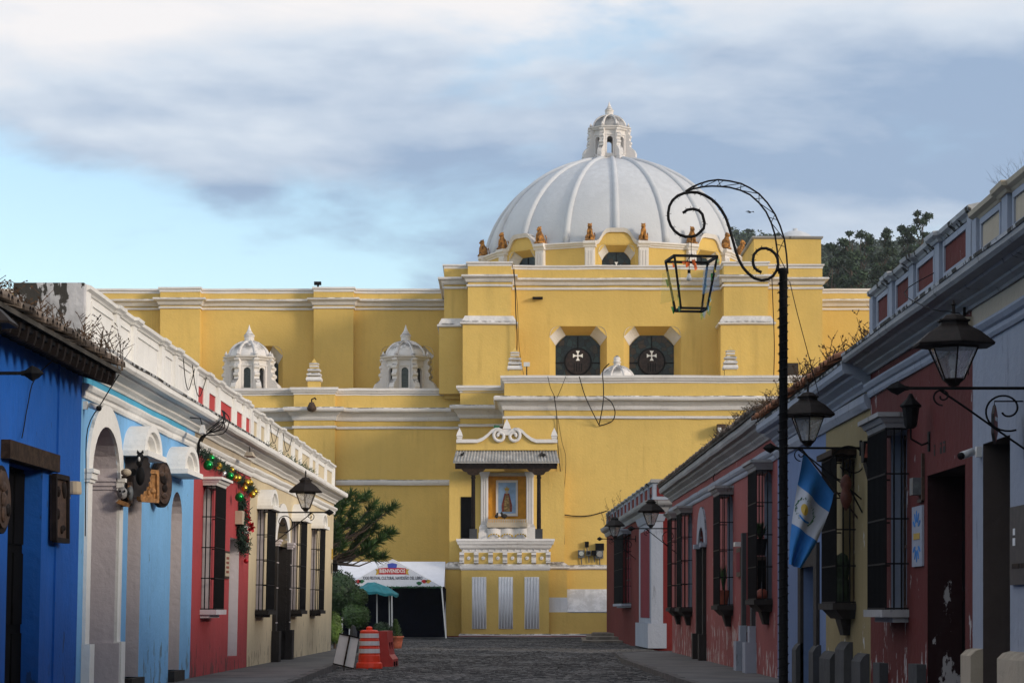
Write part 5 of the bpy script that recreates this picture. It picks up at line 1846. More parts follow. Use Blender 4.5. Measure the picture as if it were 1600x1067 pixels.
# ------------------------------------------------------------------ flag
def flag():
    Y = 37.1
    T = thing('flag', 'sky blue and white flag with a green wreath hanging beside the lamp post', 'flag', FR(36.9, 0, 2.9))
    MB().tube([(PX(1253, Y + .1), Y + .1, PZ(701, Y)), FR(36.8, .02, PZ(812, 36.9))], .014, 6).build('flag_pole', 'old_wood', T)
    Ls = [(1255, 706), (1251, 731), (1246, 757), (1242, 787), (1238, 817), (1234, 850), (1232, 881)]
    Rs = [(1303, 770), (1300, 784), (1295, 800), (1287, 822), (1277, 846), (1264, 868), (1252, 888)]
    nu, nv = 22, 42

    def pt(u, v, off=0.):
        f = v * 6
        i = min(int(f), 5)
        g = f - i
        l = (Ls[i][0] * (1 - g) + Ls[i + 1][0] * g, Ls[i][1] * (1 - g) + Ls[i + 1][1] * g)
        r = (Rs[i][0] * (1 - g) + Rs[i + 1][0] * g, Rs[i][1] * (1 - g) + Rs[i + 1][1] * g)
        y = Y - .05 + .10 * u + (.085 * sin(u * 10 + v * 3.0) + .05 * sin(u * 5 - v * 7)) * min(1, v * 2.5 + .15) + off
        x, z = l[0] * (1 - u) + r[0] * u, l[1] * (1 - u) + r[1] * u
        return (PX(x, Y), y, PZ(z, Y))
    for nm, v0, v1, m in (('blue_stripe', 0, 2 / 6, 'flag_blue'), ('white_stripe', 2 / 6, 4 / 6, 'flag_white'), ('blue_stripe', 4 / 6, 1, 'flag_blue')):
        vs = [pt(i / nu, v0 + (v1 - v0) * j / 14) for j in range(15) for i in range(nu + 1)]
        o = MB().add(vs, [(j * (nu + 1) + i, j * (nu + 1) + i + 1, (j + 1) * (nu + 1) + i + 1, (j + 1) * (nu + 1) + i) for j in range(14) for i in range(nu)]).build(nm, m, T, True)
    # emblem: wreath of leaves round a scroll
    rnd = random.Random(2)
    cu, cv = .36, .5
    mb = MB()
    for i in range(60):
        t = pi * .62 + 2 * pi * .86 * i / 60 + rnd.uniform(-.04, .04)
        ru, rv = .30 + rnd.uniform(-.035, .035), .105 + rnd.uniform(-.012, .012)
        c = Vector(pt(cu + ru * cos(t), cv + rv * sin(t), -.014))
        d = Vector((cos(t * 1.0 + rnd.uniform(-.8, .8)), 0, sin(t + 1.2))) * .018
        e = Vector((-d.z, 0, d.x)) * .4
        mb.quad(tuple(c - d), tuple(c + e), tuple(c + d), tuple(c - e))
    mb.build('wreath', 'print_green', T)
    vs = [(0, 0)] + [(cos(t) * .115, sin(t) * .05) for t in [2 * pi * i / 16 for i in range(16)]]
    MB().add([pt(cu - .06 + a, cv - .005 + b, -.016) for a, b in vs], [(0, 1 + i, 1 + (i + 1) % 16) for i in range(16)]).build('scroll_emblem', 'print_gold', T)
    MB().add([pt(cu - .18 + .36 * f, cv + .055 + w + .02 * sin(f * pi), -.017) for f in [i / 10 for i in range(11)] for w in (0, .02)], [(i * 2, i * 2 + 2, i * 2 + 3, i * 2 + 1) for i in range(10)]).build('ribbon_emblem', 'flag_blue', T)


flag()


# ------------------------------------------------------------------ festival tent
def text_mesh(s, size, fn_matrix, mat, name, parent, bold=0.0, sx=1.0):
    cu = bpy.data.curves.new(name, 'FONT')
    cu.body = s
    cu.size = size
    cu.align_x = 'CENTER'
    cu.offset = bold
    cu.resolution_u = 2
    ob = bpy.data.objects.new(name, cu)
    COL.objects.link(ob)
    bpy.context.view_layer.update()
    dg = bpy.context.evaluated_depsgraph_get()
    me = bpy.data.meshes.new_from_object(ob.evaluated_get(dg))
    bpy.data.objects.remove(ob)
    for v in me.vertices:
        v.co = fn_matrix(v.co.x * sx, v.co.y)
    me.materials.clear()
    me.materials.append(MATS[mat])
    o = bpy.data.objects.new(name, me)
    COL.objects.link(o)
    if parent:
        setpar(o, parent)
    return o


def tent():
    Y = 117.0
    T = thing('festival_tent', 'white gabled festival tent with a red welcome ribbon on its front', 'tent', (PX(613, Y), Y, 0))
    xl, xr, xc = PX(537, Y), PX(690, Y), PX(613, Y)
    ze, za = PZ(916, Y), PZ(873, Y)
    Yb = Y + 4.2
    MB().prism_b([(xl, ze), (xr, ze), (xc, za)], Y - .02, Y).build('gable', 'tent_white', T)
    mb = MB()
    for s, x in ((0, xl), (1, xr)):
        mb.add([(x, Y, ze), (xc, Y, za), (xc, Yb, za), (x, Yb, ze), (x, Y, ze - .03), (xc, Y, za - .03), (xc, Yb, za - .03), (x, Yb, ze - .03)], [(0, 1, 2, 3), (4, 5, 6, 7), (0, 4, 5, 1), (3, 2, 6, 7), (0, 3, 7, 4)])
    mb.build('roof', 'tent_white', T)
    zm = .12
    for a, b in (((xr, Y, ze), (xr + .22, Y - .1, zm)), ((xl, Y, ze), (xl - .1, Y, zm)), ((xr, Yb, ze), (xr + .1, Yb, zm)), ((xl, Yb, ze), (xl, Yb, zm)), ((PX(611, Y), Y + .6, ze), (PX(612, Y), Y + .6, zm))):
        MB().tube([a, b], .035, 6).build('leg', 'print_white', T)
    MB().box(xl, xr + .1, Yb + .05, Yb + .1, .12, ze - .05).build('shade_back', 'tent_shade', T)  # dark sheet added so that the inside of the tent looks shaded
    MB().box(xr + .02, xr + .06, Y + .9, Yb, .5, ze).build('shade_side', 'tent_shade', T)  # second dark sheet, added to close the shaded inside at the side
    # printed gable: ribbon, cap, lettering
    g = lambda dx, z, e=.03: (xc + dx, Y - e, z)
    zr = PZ(893, Y)
    MB().add([g(-.68, zr - .12), g(.68, zr - .12), g(.68, zr + .17), g(.3, zr + .2), g(-.3, zr + .2), g(-.68, zr + .17)], [(0, 1, 2, 3, 4, 5)]).build('ribbon', 'print_red', T)
    mb = MB()
    for s in (-1, 1):
        mb.add([g(s * .66, zr - .1, .032), g(s * .8, zr - .15, .032), g(s * .75, zr + .02, .032), g(s * .82, zr + .13, .032), g(s * .66, zr + .13, .032)], [(0, 1, 2, 3, 4)])
    mb.build('ribbon_end', 'print_gold', T)
    text_mesh('BIENVENIDOS', .25, lambda x, y: (xc + x, Y - .04, zr - .045 + y), 'print_white', 'lettering', T, .004, .80)
    text_mesh('XXXI FESTIVAL CULTURAL NAVIDEÑO DEL LIBRO', .215, lambda x, y: (xc + .02 + x, Y - .034, PZ(905, Y) + y), 'print_black', 'lettering', T, .003, .60)
    MB().add([g(-.2, PZ(887, Y), .034), g(.2, PZ(887, Y), .034), g(.24, PZ(881, Y), .034), g(.14, PZ(880, Y), .034), g(0, PZ(879, Y), .034), g(-.14, PZ(880, Y), .034), g(-.24, PZ(881, Y), .034)], [(0, 1, 2, 3, 4, 5, 6)]).build('printed_cap', 'print_blue', T)
    for px, m in ((560, 'print_red'), (565, 'print_green'), (655, 'print_green'), (663, 'print_red'), (669, 'print_gold')):
        x = PX(px, Y)
        z = PZ(908 if px != 655 else 911, Y)
        MB().add([(x + .13 * cos(t) * (1 + .3 * sin(3 * t)), Y - .03, z + .09 * sin(t)) for t in [2 * pi * i / 12 for i in range(12)]], [tuple(range(12))]).build('printed_flower', m, T)
    rnd = random.Random(9)
    mb = MB()
    for i in range(420):
        x = xl + (xr - xl) * rnd.random()
        c = Vector((x, Y - .05 + rnd.uniform(-.05, .05), ze - .02 + rnd.uniform(-.06, .05)))
        d = Vector((rnd.uniform(-1, 1), rnd.uniform(-1, 1), rnd.uniform(-1, 1))).normalized() * .05
        e = Vector((rnd.uniform(-1, 1), rnd.uniform(-1, 1), rnd.uniform(-1, 1))).normalized() * .02
        mb.quad(tuple(c - d), tuple(c + e), tuple(c + d), tuple(c - e))
    mb.build('garland', 'print_green', T, kind='stuff')
    # long tent behind
    B = thing('long_tent', 'long plain white tent roof behind the gabled festival tent', 'tent', (-6, 123, 0))
    x0, x1 = PX(470, 122), PX(694, 122)
    zlo, zhi = PZ(916, 121.6), PZ(877, 124.2)
    MB().add([(x0, 121.6, zlo), (x1, 121.6, zlo), (x1, 124.2, zhi), (x0, 124.2, zhi), (x0, 126.8, zlo), (x1, 126.8, zlo)], [(0, 1, 2, 3), (3, 2, 5, 4), (1, 5, 2)]).build('roof', 'tent_white', B)
    for x in (x0, (x0 + x1) / 2, x1 - .05):
        for y in (121.7, 126.7):
            MB().tube([(x, y, .0), (x, y, zlo)], .035, 6).build('leg', 'print_white', B)
    MB().box(x0, x1, 126.9, 126.95, .1, zlo).build('shade_back', 'tent_shade', B)  # dark sheet added for the shaded space under the long roof


tent()


def parasol():
    Y = 107.0
    x, T = PX(589, Y), None
    T = thing('parasol', 'teal cloth parasol open beside the clipped bushes', 'parasol', (PX(609, Y), Y, 0))
    zt, ze = PZ(909, Y), PZ(928, Y)
    n, R = 8, .92
    vs, fs = [(x - .1, Y, zt)], []
    for ring, (r, z) in enumerate(((.5, zt - .12), (1.0, ze + .12), (1.0, ze))):
        for k in range(n * 2):
            t = 2 * pi * k / (n * 2)
            sag = .06 * (k % 2) if ring < 2 else .06 * (k % 2) - .02 * ((k + 1) % 2)
            vs.append((x + R * r * cos(t) * (1 - .03 * (k % 2)) + .04, Y + R * r * sin(t), z - sag + .1 * cos(t) * -1))
    m = n * 2
    for k in range(m):
        fs.append((0, 1 + k, 1 + (k + 1) % m))
        for rg in range(2):
            fs.append((1 + rg * m + k, 1 + rg * m + (k + 1) % m, 1 + (rg + 1) * m + (k + 1) % m, 1 + (rg + 1) * m + k))
    MB().add(vs, fs).build('canopy', 'teal_cloth', T)
    MB().tube([(PX(609, Y), Y, .0), (PX(608, Y), Y, PZ(925, Y))], .028, 6).build('pole', 'camera_white', T)
    MB().tube([(x, Y, .0), (x, Y, zt)], .028, 6).build('pole', 'camera_white', T)
    MB().lathe([(.3, 0), (.3, .08), (.06, .1)], 16, (x, Y)).build('base', 'grey_stone', T)


parasol()


# ------------------------------------------------------------------ foliage
def leaf_cloud(mb, c, r, n, size, rnd, shell_=.72, squash=1.):
    for i in range(n):
        while True:
            d = Vector((rnd.uniform(-1, 1), rnd.uniform(-1, 1), rnd.uniform(-1, 1)))
            if .05 < d.length < 1:
                break
        d.normalize()
        k = shell_ + (1.04 - shell_) * rnd.random()
        p = Vector((c[0] + d.x * r[0] * k, c[1] + d.y * r[1] * k, c[2] + d.z * r[2] * k))
        u = Vector((rnd.uniform(-1, 1), rnd.uniform(-1, 1), rnd.uniform(-1, 1))).normalized()
        v = (u.cross(d + Vector((.1, .2, .3)))).normalized()
        s = size * rnd.uniform(.6, 1.3)
        mb.quad(tuple(p - u * s), tuple(p + v * s * .5), tuple(p + u * s), tuple(p - v * s * .5))


def topiary(name, label, blobs, mat, n, size, seed, cat='bush'):
    rnd = random.Random(seed)
    b0 = blobs[0]
    T = thing(name, label, cat, (b0[0], b0[1], 0))
    for (x, y, z, rx, rz) in blobs:
        mb = MB()
        mb.ball((x, y, z), (rx * .88, rx * .88, rz * .88), 14, 10)
        leaf_cloud(mb, (x, y, z), (rx, rx, rz), n, size, rnd)
        mb.build('foliage', mat, T)
    MB().tube([(b0[0], b0[1], -.02), (b0[0], b0[1], b0[2])], .05, 6).build('stem', 'bark', T)
    return T


def T3(px, py, Y):
    return PX(px, Y), Y, PZ(py, Y)


x, y, z = T3(556, 962, 98)
x2, y2, z2 = T3(561, 933, 98)
topiary('clipped_bush', 'two-ball clipped bush beside the teal parasol', [(x, y, z, .60, .58), (x2, y2, z2, .36, .36)], 'leaf_mid', 2600, .05, 1)
x, y, z = T3(526, 926, 102)
topiary('tall_bush', 'tall dark flat-topped bush behind the two-ball bush at the house corner', [(x, y, z, 1.0, .98)], 'leaf_dark', 4200, .06, 2)
x, y, z = T3(523, 977, 90)
topiary('low_hedge', 'small bright green hedge against the cream house corner', [(x, y, z - .1, .30, .62)], 'leaf_bright', 1800, .04, 3)
x, y, z = T3(596, 985, 99)
topiary('shrub', 'dark leafy shrub standing behind the orange traffic drum', [(x, y, .5, .45, .5)], 'leaf_dark', 1500, .07, 4)


def potted_plant():
    Y = 92.0
    x = PX(618, Y)
    T = thing('potted_plant', 'terracotta pot with a pointed green shrub behind the red barrier', 'potted plant', (x, Y, .05))
    MB().lathe([(.22, .0), (.25, .2), (.29, .42), (.32, .43), (.32, .5), (.28, .5), (.26, .42)], 18, (x, Y)).build('pot', 'terracotta', T, True)
    rnd = random.Random(8)
    mb = MB()
    for i in range(900):
        f = rnd.random()
        r = .34 * (1 - f) ** .7 * rnd.uniform(.3, 1)
        t = rnd.uniform(0, 2 * pi)
        p = Vector((x + r * cos(t), Y + r * sin(t), .42 + f * .7))
        u = Vector((cos(t), sin(t), rnd.uniform(.2, 1.4))).normalized() * .07
        v = Vector((-sin(t), cos(t), 0)) * .02
        mb.quad(tuple(p - u * .3), tuple(p + v), tuple(p + u), tuple(p - v))
    mb.build('foliage', 'leaf_mid', T)


potted_plant()


def spiky_tree():
    Y = 90.0
    T = thing('spiky_tree', 'dark green tree with spiky needle tufts at the cream house corner', 'tree', (PX(498, Y), Y, 0))
    rnd = random.Random(12)
    P = lambda px, py, dy=0.: Vector((PX(px, Y), Y + dy, PZ(py, Y)))
    base = P(498, 905)
    mb = MB()
    mb.tube([(PX(498, Y), Y, -.05), tuple(P(500, 940)), tuple(base), tuple(P(505, 850)), tuple(P(515, 800)), tuple(P(530, 765))], [.2, .17, .15, .11, .08, .04], 8)
    tips = [(548, 770), (560, 776), (572, 770), (584, 784), (597, 795), (617, 791), (540, 790), (555, 797), (574, 800), (590, 806), (535, 812), (561, 815), (530, 832), (549, 832), (570, 826), (590, 822), (604, 829), (614, 830), (540, 850), (558, 846), (578, 843), (597, 842), (588, 866), (572, 861), (600, 868), (536, 868), (526, 850), (524, 790), (533, 772), (545, 812), (580, 815), (566, 834), (520, 815), (522, 838), (583, 853), (552, 862)]
    tips += [(rnd.uniform(470, 555), rnd.uniform(770, 865)) for i in range(5)]
    nd = MB()
    for (px, py) in tips:
        dy = rnd.uniform(-1.1, 1.1)
        e = P(px, py, dy)
        far = (px - 500) / 130
        s = P(505 + 8 * rnd.random(), min(py + 30 + 40 * max(far, 0), 885) if py < 840 else 880)
        m = s.lerp(e, .55) + Vector((0, dy * .1, -.16 - .1 * rnd.random()))
        mb.tube([tuple(s), tuple(m), tuple(e)], [.05, .03, .014], 5, False)
        ax = (e - m).normalized()
        for k in range(150):
            f = rnd.random()
            b = e - ax * (.42 * f)
            t = rnd.uniform(0, 2 * pi)
            o = ax.orthogonal().normalized()
            o.rotate(Matrix.Rotation(t, 3, ax))
            d = (o * rnd.uniform(.5, 1.1) + ax * rnd.uniform(.15, 1.3) * (1.2 - f) + Vector((0, 0, .22))).normalized()
            L = rnd.uniform(.22, .40)
            w = d.cross(Vector((rnd.random(), rnd.random(), rnd.random()))).normalized() * .019
            q = b + d * L + Vector((0, 0, -.03))
            nd.quad(tuple(b - w), tuple(b + w), tuple(q + w * .3), tuple(q - w * .3))
    mb.build('trunk', 'bark', T)
    nd.build('crown', 'leaf_mid', T)


spiky_tree()


def bare_tree():
    T = thing('bare_tree', 'bare twiggy branch tips above the white house at the right edge', 'tree', (6.5, 29.6, 5.18))
    rnd = random.Random(21)
    mb = MB()

    def grow(p, d, L, r, depth):
        q = p + d * L
        mb.tube([tuple(p), tuple(p.lerp(q, .5) + Vector((rnd.uniform(-.05, .05), rnd.uniform(-.05, .05), 0)) * L), tuple(q)], [r, r * .8, r * .6], 4 if depth < 3 else 3, False)
        if depth > 5:
            return
        for k in range(rnd.randint(2, 3)):
            nd = (d + Vector((rnd.uniform(-.75, .75), rnd.uniform(-.75, .75), rnd.uniform(-.1, .5)))).normalized()
            grow(p.lerp(q, rnd.uniform(.6, 1)), nd, L * rnd.uniform(.6, .82), r * .6, depth + 1)
    for s in range(2):
        grow(Vector((6.5 + s * .25, 29.6 + s * .3, 5.5)), Vector((-.10, -.05, 1)).normalized(), .62, .016, 0)
    MB().tube([(6.5, 29.6, 5.1), (6.5, 29.6, 5.6)], [.06, .03], 8).build('trunk', 'bark', T)
    mb.build('crown', 'dark_weed', T)


bare_tree()
weeds('roof_weeds', 'dry brown weeds growing along the tiles of the royal blue house', FL, 27.5, 36.0, -.55, .8, 5.12, 170, .08, .42, 'dry_weed', 31, .3, .22)
weeds('tall_weeds', 'tall leafy dry stalks at the end of the blue house roof', FL, 34.6, 36.6, -.6, -.1, 5.15, 16, .4, .95, 'dark_weed', 32, .5)
weeds('far_left_weeds', 'thin green stalks sticking up above the blue roof, far left', FL, 28.0, 33.5, .6, 1.8, 5.45, 8, .7, 1.5, 'leaf_dark', 33, .12)
weeds('tile_weeds', 'thick reddish dry weeds on the tiles of the pale yellow house', FR, 36.0, 47.5, -.5, .9, 5.2, 230, .08, .5, 'dry_weed', 34, .3, .25)
weeds('corner_weeds', 'tall dry weeds against the end of the mouldy white parapet', FR, 35.7, 38.2, .0, .9, 5.3, 34, .3, .95, 'dry_weed', 35, .35)
weeds('pink_roof_weeds', 'dark low weeds on the roof edge of the pink house', FR, 47.5, 60, -.45, .3, 5.45, 120, .06, .3, 'dark_weed', 36, .4)
weeds('red_house_weeds', 'rusty weeds on the parapet corner of the small red house', FQ, 108, 119, -.2, .4, 5.7, 40, .3, 1.3, 'dry_weed', 37, .4)
weeds('parapet_weeds', 'little green tufts in the cornice of the cream house', FL, 58.5, 70, -.3, -.1, 5.36, 60, .04, .14, 'leaf_dark', 38, .5)


# ------------------------------------------------------------------ hill
def hill_h(x, y):
    r = min(max((x + 90) / 160, 0), 1)
    r = r * r * (3 - 2 * r)
    t = min(max((y - 190) / 540, 0), 1)
    ridge = (107.5 + 2 * sin(x * .035) + 1.2 * sin(x * .11 + 1)) * (.35 + .65 * r)
    return ridge * (t ** 1.05) - 2 + 1.5 * sin(x * .07 + y * .05)


def hill():
    nx, ny = 70, 40
    x0, x1, y0, y1 = -420, 700, 180, 760
    vs = [(x0 + (x1 - x0) * i / nx, y0 + (y1 - y0) * j / ny, hill_h(x0 + (x1 - x0) * i / nx, y0 + (y1 - y0) * j / ny)) for j in range(ny + 1) for i in range(nx + 1)]
    struct(MB().add(vs, [(j * (nx + 1) + i, j * (nx + 1) + i + 1, (j + 1) * (nx + 1) + i + 1, (j + 1) * (nx + 1) + i) for j in range(ny) for i in range(nx)]).build('hill', 'hill_ground', None, True))
    rnd = random.Random(77)
    mb = MB()
    cnt = 0
    for i in range(5200):
        y = rnd.uniform(330, 735)
        x = PX(rnd.uniform(1080, 1660), y)
        z = hill_h(x, y)
        py = HY - (z + 9 - EYE) * F / y
        if py > 500:
            continue
        cnt += 1
        H = rnd.uniform(5, 9.5)
        w = H * rnd.uniform(.28, .5)
        mb.tube([(x, y, z - .5), (x, y, z + H * .55)], [.2, .12], 4, False)
        k = 34
        for j in range(k):
            f = rnd.random() ** .8
            rr = w * (1 - abs(f - .4) * 1.1) * rnd.random() ** .5
            t = rnd.uniform(0, 2 * pi)
            c = Vector((x + rr * cos(t), y + rr * sin(t), z + H * (.3 + .7 * f)))
            u = Vector((rnd.uniform(-1, 1), rnd.uniform(-1, 1), rnd.uniform(-.6, .6))).normalized() * rnd.uniform(.5, 1.1)
            v = Vector((rnd.uniform(-1, 1), rnd.uniform(-1, 1), rnd.uniform(-1, 1))).normalized() * rnd.uniform(.3, .7)
            mb.quad(tuple(c - u), tuple(c - v), tuple(c + u), tuple(c + v))
    o = mb.build('forest', 'hill_leaf')
    tag(o, 'dark wooded hillside rising behind the right end of the church', 'forest', kind='stuff')


hill()


def big_tree(name, label, px, pyt, Y, H, w, mat, seed, dens=5600, base=.22):
    """tall tree standing on the hill foot: forked trunk, many separate leaf clumps"""
    rnd = random.Random(seed)
    x = PX(px, Y)
    zt = PZ(pyt, Y)
    z0 = min(zt - H, hill_h(x, Y))
    T = thing(name, label, 'tree', (x, Y, z0), 'tall trees at the foot of the hill')
    tr = MB()
    H = zt - z0
    tr.tube([(x, Y, z0 - .5), (x + rnd.uniform(-.4, .4), Y, z0 + H * .5), (x + rnd.uniform(-.6, .6), Y, z0 + H * .95)], [.38, .26, .05], 6)
    cr = MB()
    hh = min(H, 24)
    nc = 34
    for i in range(nc):
        f = (i + rnd.random()) / nc
        zz = zt - hh * (1 - base) * (1 - f) - .3
        rr = w * (1.0 - .78 * f ** 1.7) * (.55 + .45 * min(1, f * 4)) * rnd.uniform(.35, 1)
        t = rnd.uniform(0, 2 * pi)
        c = (x + rr * cos(t), Y + rr * sin(t), zz)
        tr.tube([(x, Y, zz - 1.6), c], [.09, .03], 4, False)
        rad = rnd.uniform(.7, 1.45) * (w / 4.2) * (1.15 - .5 * f)
        leaf_cloud(cr, c, (rad, rad, rad * .75), int(dens / nc), .25, rnd, .15)
    tr.build('trunk', 'bark', T)
    cr.build('crown', mat, T)


for a in (('eucalyptus_tree', 'tallest feathery tree on the skyline right of the church', 1438, 326, 330, 20, 4.4, 'hill_leaf', 1),
          ('eucalyptus_tree', 'feathery tree just left of the tallest one on the skyline', 1412, 350, 332, 19, 4.2, 'hill_leaf', 2),
          ('eucalyptus_tree', 'broad dark tree in the middle of the grove above the church wall', 1382, 356, 318, 18, 4.6, 'hill_leaf', 3),
          ('eucalyptus_tree', 'round-topped dark tree fourth from the right in the hill grove', 1350, 358, 326, 18, 4.4, 'hill_leaf', 4),
          ('eucalyptus_tree', 'dark tree with narrow top second from the left in the hill grove', 1328, 362, 312, 17, 4.0, 'hill_leaf', 5),
          ('eucalyptus_tree', 'lower dark tree at the left end of the hill grove', 1306, 376, 322, 17, 4.0, 'hill_leaf', 6),
          ('eucalyptus_tree', 'bushy tree behind the mouldy parapet, right end of the hill grove', 1468, 362, 322, 18, 4.6, 'hill_leaf', 7),
          ('eucalyptus_tree', 'short bushy tree right beside the yellow corner block', 1294, 402, 300, 15, 3.4, 'hill_leaf', 8),
          ('eucalyptus_tree', 'short pale-stemmed tree in front of the hill grove', 1340, 410, 296, 14, 3.8, 'hill_leaf', 9),
          ('eucalyptus_tree', 'low tree peeping over the mouldy parapet of the red house', 1395, 400, 296, 15, 4.2, 'hill_leaf', 10)):
    big_tree(*a)


def haze():
    """the morning air that greys the hill: one even box of it round the whole place"""
    m = bpy.data.materials.new('haze_air')
    m.use_nodes = True
    nt = m.node_tree
    nt.nodes.remove(nt.nodes['Principled BSDF'])
    v = nt.nodes.new('ShaderNodeVolumePrincipled')
    v.inputs['Color'].default_value = (.86, .92, 1.0, 1)
    v.inputs['Density'].default_value = HAZE
    v.inputs['Anisotropy'].default_value = .2
    nt.links.new(v.outputs[0], nt.nodes['Material Output'].inputs['Volume'])
    MATS['haze_air'] = m
    o = MB().box(-430, 720, -30, 790, -1.5, 140).build('haze', 'haze_air')
    tag(o, 'pale morning haze over the street and the hill', 'haze', kind='stuff')


HAZE = .00013
haze()


# ------------------------------------------------------------------ street furniture
def traffic_drum():
    Y = 60.3
    x = PX(577, Y)
    T = thing('traffic_drum', 'bright orange traffic drum with three white bands in the street', 'traffic drum', (x, Y, .02))
    n, ph = 16, 0
    R = lambda z: .292 - .065 * z
    MB().lathe([(.33, .03), (.335, .08), (.32, .17), (.29, .19)], n, (x, Y)).build('base', 'orange_plastic', T)
    zs = [.19, .30, .315, .43, .445, .50, .515, .63, .645, .70, .715, .83, .845, .99]
    b = MB().lathe([(R(.19), .19), (R(.36), .36), (R(.36) - .01, .375), (R(.56), .56), (R(.56) - .012, .575), (R(.76), .76), (R(.76) - .012, .775), (R(.95), .96), (.2, .99), (.07, 1.0)], n, (x, Y)).build('body', 'orange_plastic', T)
    for z in (.42, .61, .80):
        MB().lathe([(R(z) + .004, z), (R(z + .11) + .004, z + .11)], n, (x, Y), cap=False).build('reflective_band', 'reflective_white', b)
    MB().lathe([(.075, .99), (.08, 1.05), (.05, 1.08), (.02, 1.085)], 10, (x, Y)).build('handle', 'orange_plastic', b)


traffic_drum()


def barrier():
    Y = 62.2
    T = thing('road_barrier', 'dull red plastic road barrier standing behind the orange drum', 'barrier', (PX(597, Y), Y, .02))
    x = PX(598, Y)
    rot = radians(86)
    fn = lambda a, b, z: (x + a * cos(rot) - b * sin(rot), Y + .2 + a * sin(rot) + b * cos(rot), z)
    prof = [(-.26, .03), (.26, .03), (.26, .22), (.17, .34), (.13, .62), (.11, .95), (-.11, .95), (-.13, .62), (-.17, .34), (-.26, .22)]
    b = MB(fn).prism_a(prof, -.1, 1.1).build('body', 'red_plastic', T)
    for a in (.15, .62):
        MB(fn).box(a, a + .22, -.275, -.2, .04, .16).build('fork_slot', 'dark_interior', b)
    for a in (.28, .72):
        MB(fn).prism_b([(a + .06 * cos(t), .56 + .1 * sin(t)) for t in [2 * pi * i / 12 for i in range(12)]], -.15, -.12).build('recess', 'dark_interior', b)
    MB(fn).box(1.1, 1.16, -.08, .08, .15, .85).build('tongue', 'red_plastic', b)


barrier()


def board():
    Y = 59.0
    P = lambda px, py, d=0.: (PX(px, Y), Y + d, PZ(py, Y))
    T = thing('sign_board', 'white cloth sign board on a dark wooden stake leaning by the orange drum', 'sign', P(543, 1046))
    q = [(531, 990), (560, 996), (552, 1043), (521, 1036)]
    MB().add([P(*p) for p in q] + [P(a, b, .03) for a, b in q], [(0, 1, 2, 3), (7, 6, 5, 4), (0, 4, 5, 1), (1, 5, 6, 2), (2, 6, 7, 3), (3, 7, 4, 0)]).build('panel', 'banner_white', T)
    MB().tube([P(529.5, 989, -.01), P(561, 996, -.01)], .022, 4).build('batten', 'dark_wood', T)
    MB().tube([P(520, 1036, -.01), P(553, 1044, -.01)], .022, 4).build('batten', 'dark_wood', T)
    MB().tube([P(547, 991, -.03), P(537, 1042, -.03)], .028, 4).build('stake', 'old_wood', T)
    MB().tube([P(538, 1040, -.02), P(536, 1058.5, .0)], .012, 4).build('stake_foot', 'iron', T)


board()


def bollard():
    Y = 76.0
    x = PX(552, Y)
    o = MB().lathe([(.17, 0), (.16, .3), (.1, .85), (.06, .98), (.01, 1.02)], 8, (x, Y)).build('bollard', 'grey_stone')
    tag(o, 'weathered grey tapered bollard behind the white sign board', 'bollard')


bollard()


def church_steps():
    T = thing('stone_steps', 'worn low stone steps beside the small red house before the church', 'steps', (4, 114, 0))
    for k, (x0, x1, y0, y1, z1) in enumerate(((3.1, 4.95, 106.0, 119, .14), (3.35, 4.9, 109.5, 119, .27), (3.7, 4.85, 113, 119, .40))):
        MB().prism_z([(x0, y0), (x1, y0 - .2), (x1, y1), (x0 + .3, y1)], -.02, z1).build('step', 'step_stone', T)


church_steps()

# ------------------------------------------------------------------ wires
def cable(label, pts, r=.02, mat='cable_black', smooth=4, name='cable'):
    """a hanging wire through the given points (smoothed)"""
    P = [Vector(p) for p in pts]
    out = []
    for i in range(len(P) - 1):
        p0, p1, p2, p3 = P[max(i - 1, 0)], P[i], P[i + 1], P[min(i + 2, len(P) - 1)]
        for k in range(smooth):
            t = k / smooth
            out.append(.5 * ((2 * p1) + (p2 - p0) * t + (2 * p0 - 5 * p1 + 4 * p2 - p3) * t * t + (3 * p1 - p0 - 3 * p2 + p3) * t ** 3))
    out.append(P[-1])
    o = MB().tube([tuple(p) for p in out], r, 5).build(name, mat)
    return tag(o, label, 'cable', 'black cables')


def at(Y, *pp):
    """points on the church front; below the cornice a wire lies close to the wall"""
    out = []
    for x, y in pp:
        q = 124.88 if 124 < Y < 125 and y > 645 else Y
        out.append((PX(x, q), q, PZ(y, q)))
    return out


cable('black cable running down the upper left pier of the church', at(130.15, (803, 420), (805, 455), (806, 490), (808, 530), (806, 575)), .05 * .55)
cable('thin black cable beside the upper left pier of the church', at(130.1, (800, 412), (808, 470), (811, 540), (818, 585)), .025 * .55)
cable('long black cable falling from the church cornice past the altar canopy', at(124.3, (866, 620), (870, 650), (871, 690), (876, 740), (880, 800), (882, 850)), .04 * .55)
cable('slack black cable hanging to the right of the altar canopy', at(124.25, (872, 655), (878, 690), (884, 715), (882, 760), (879, 790)), .022 * .55)
cable('left arm of the V of black cables on the church parapet', at(124.32, (856, 588), (860, 605), (868, 622)), .03 * .55)
cable('right arm of the small V of cables on the church parapet', at(124.3, (884, 588), (877, 606), (870, 622)), .025 * .55)
cable('black cable from the parapet to the hook below the low white dome', at(124.28, (905, 588), (914, 618), (926, 644), (936, 664)), .045 * .55)
cable('black cable draped over the low white dome and down the cornice', at(124.27, (952, 568), (942, 580), (943, 606), (942, 632), (936, 664)), .05 * .55)
cable('looped black cable end bulging right under the low white dome', at(124.26, (944, 620), (955, 628), (961, 643), (958, 656), (948, 662), (936, 665)), .05 * .55)
cable('black cable running right along the church wall to the red house', at(124.85, (882, 804), (900, 806), (922, 805), (948, 798)), .05 * .55)
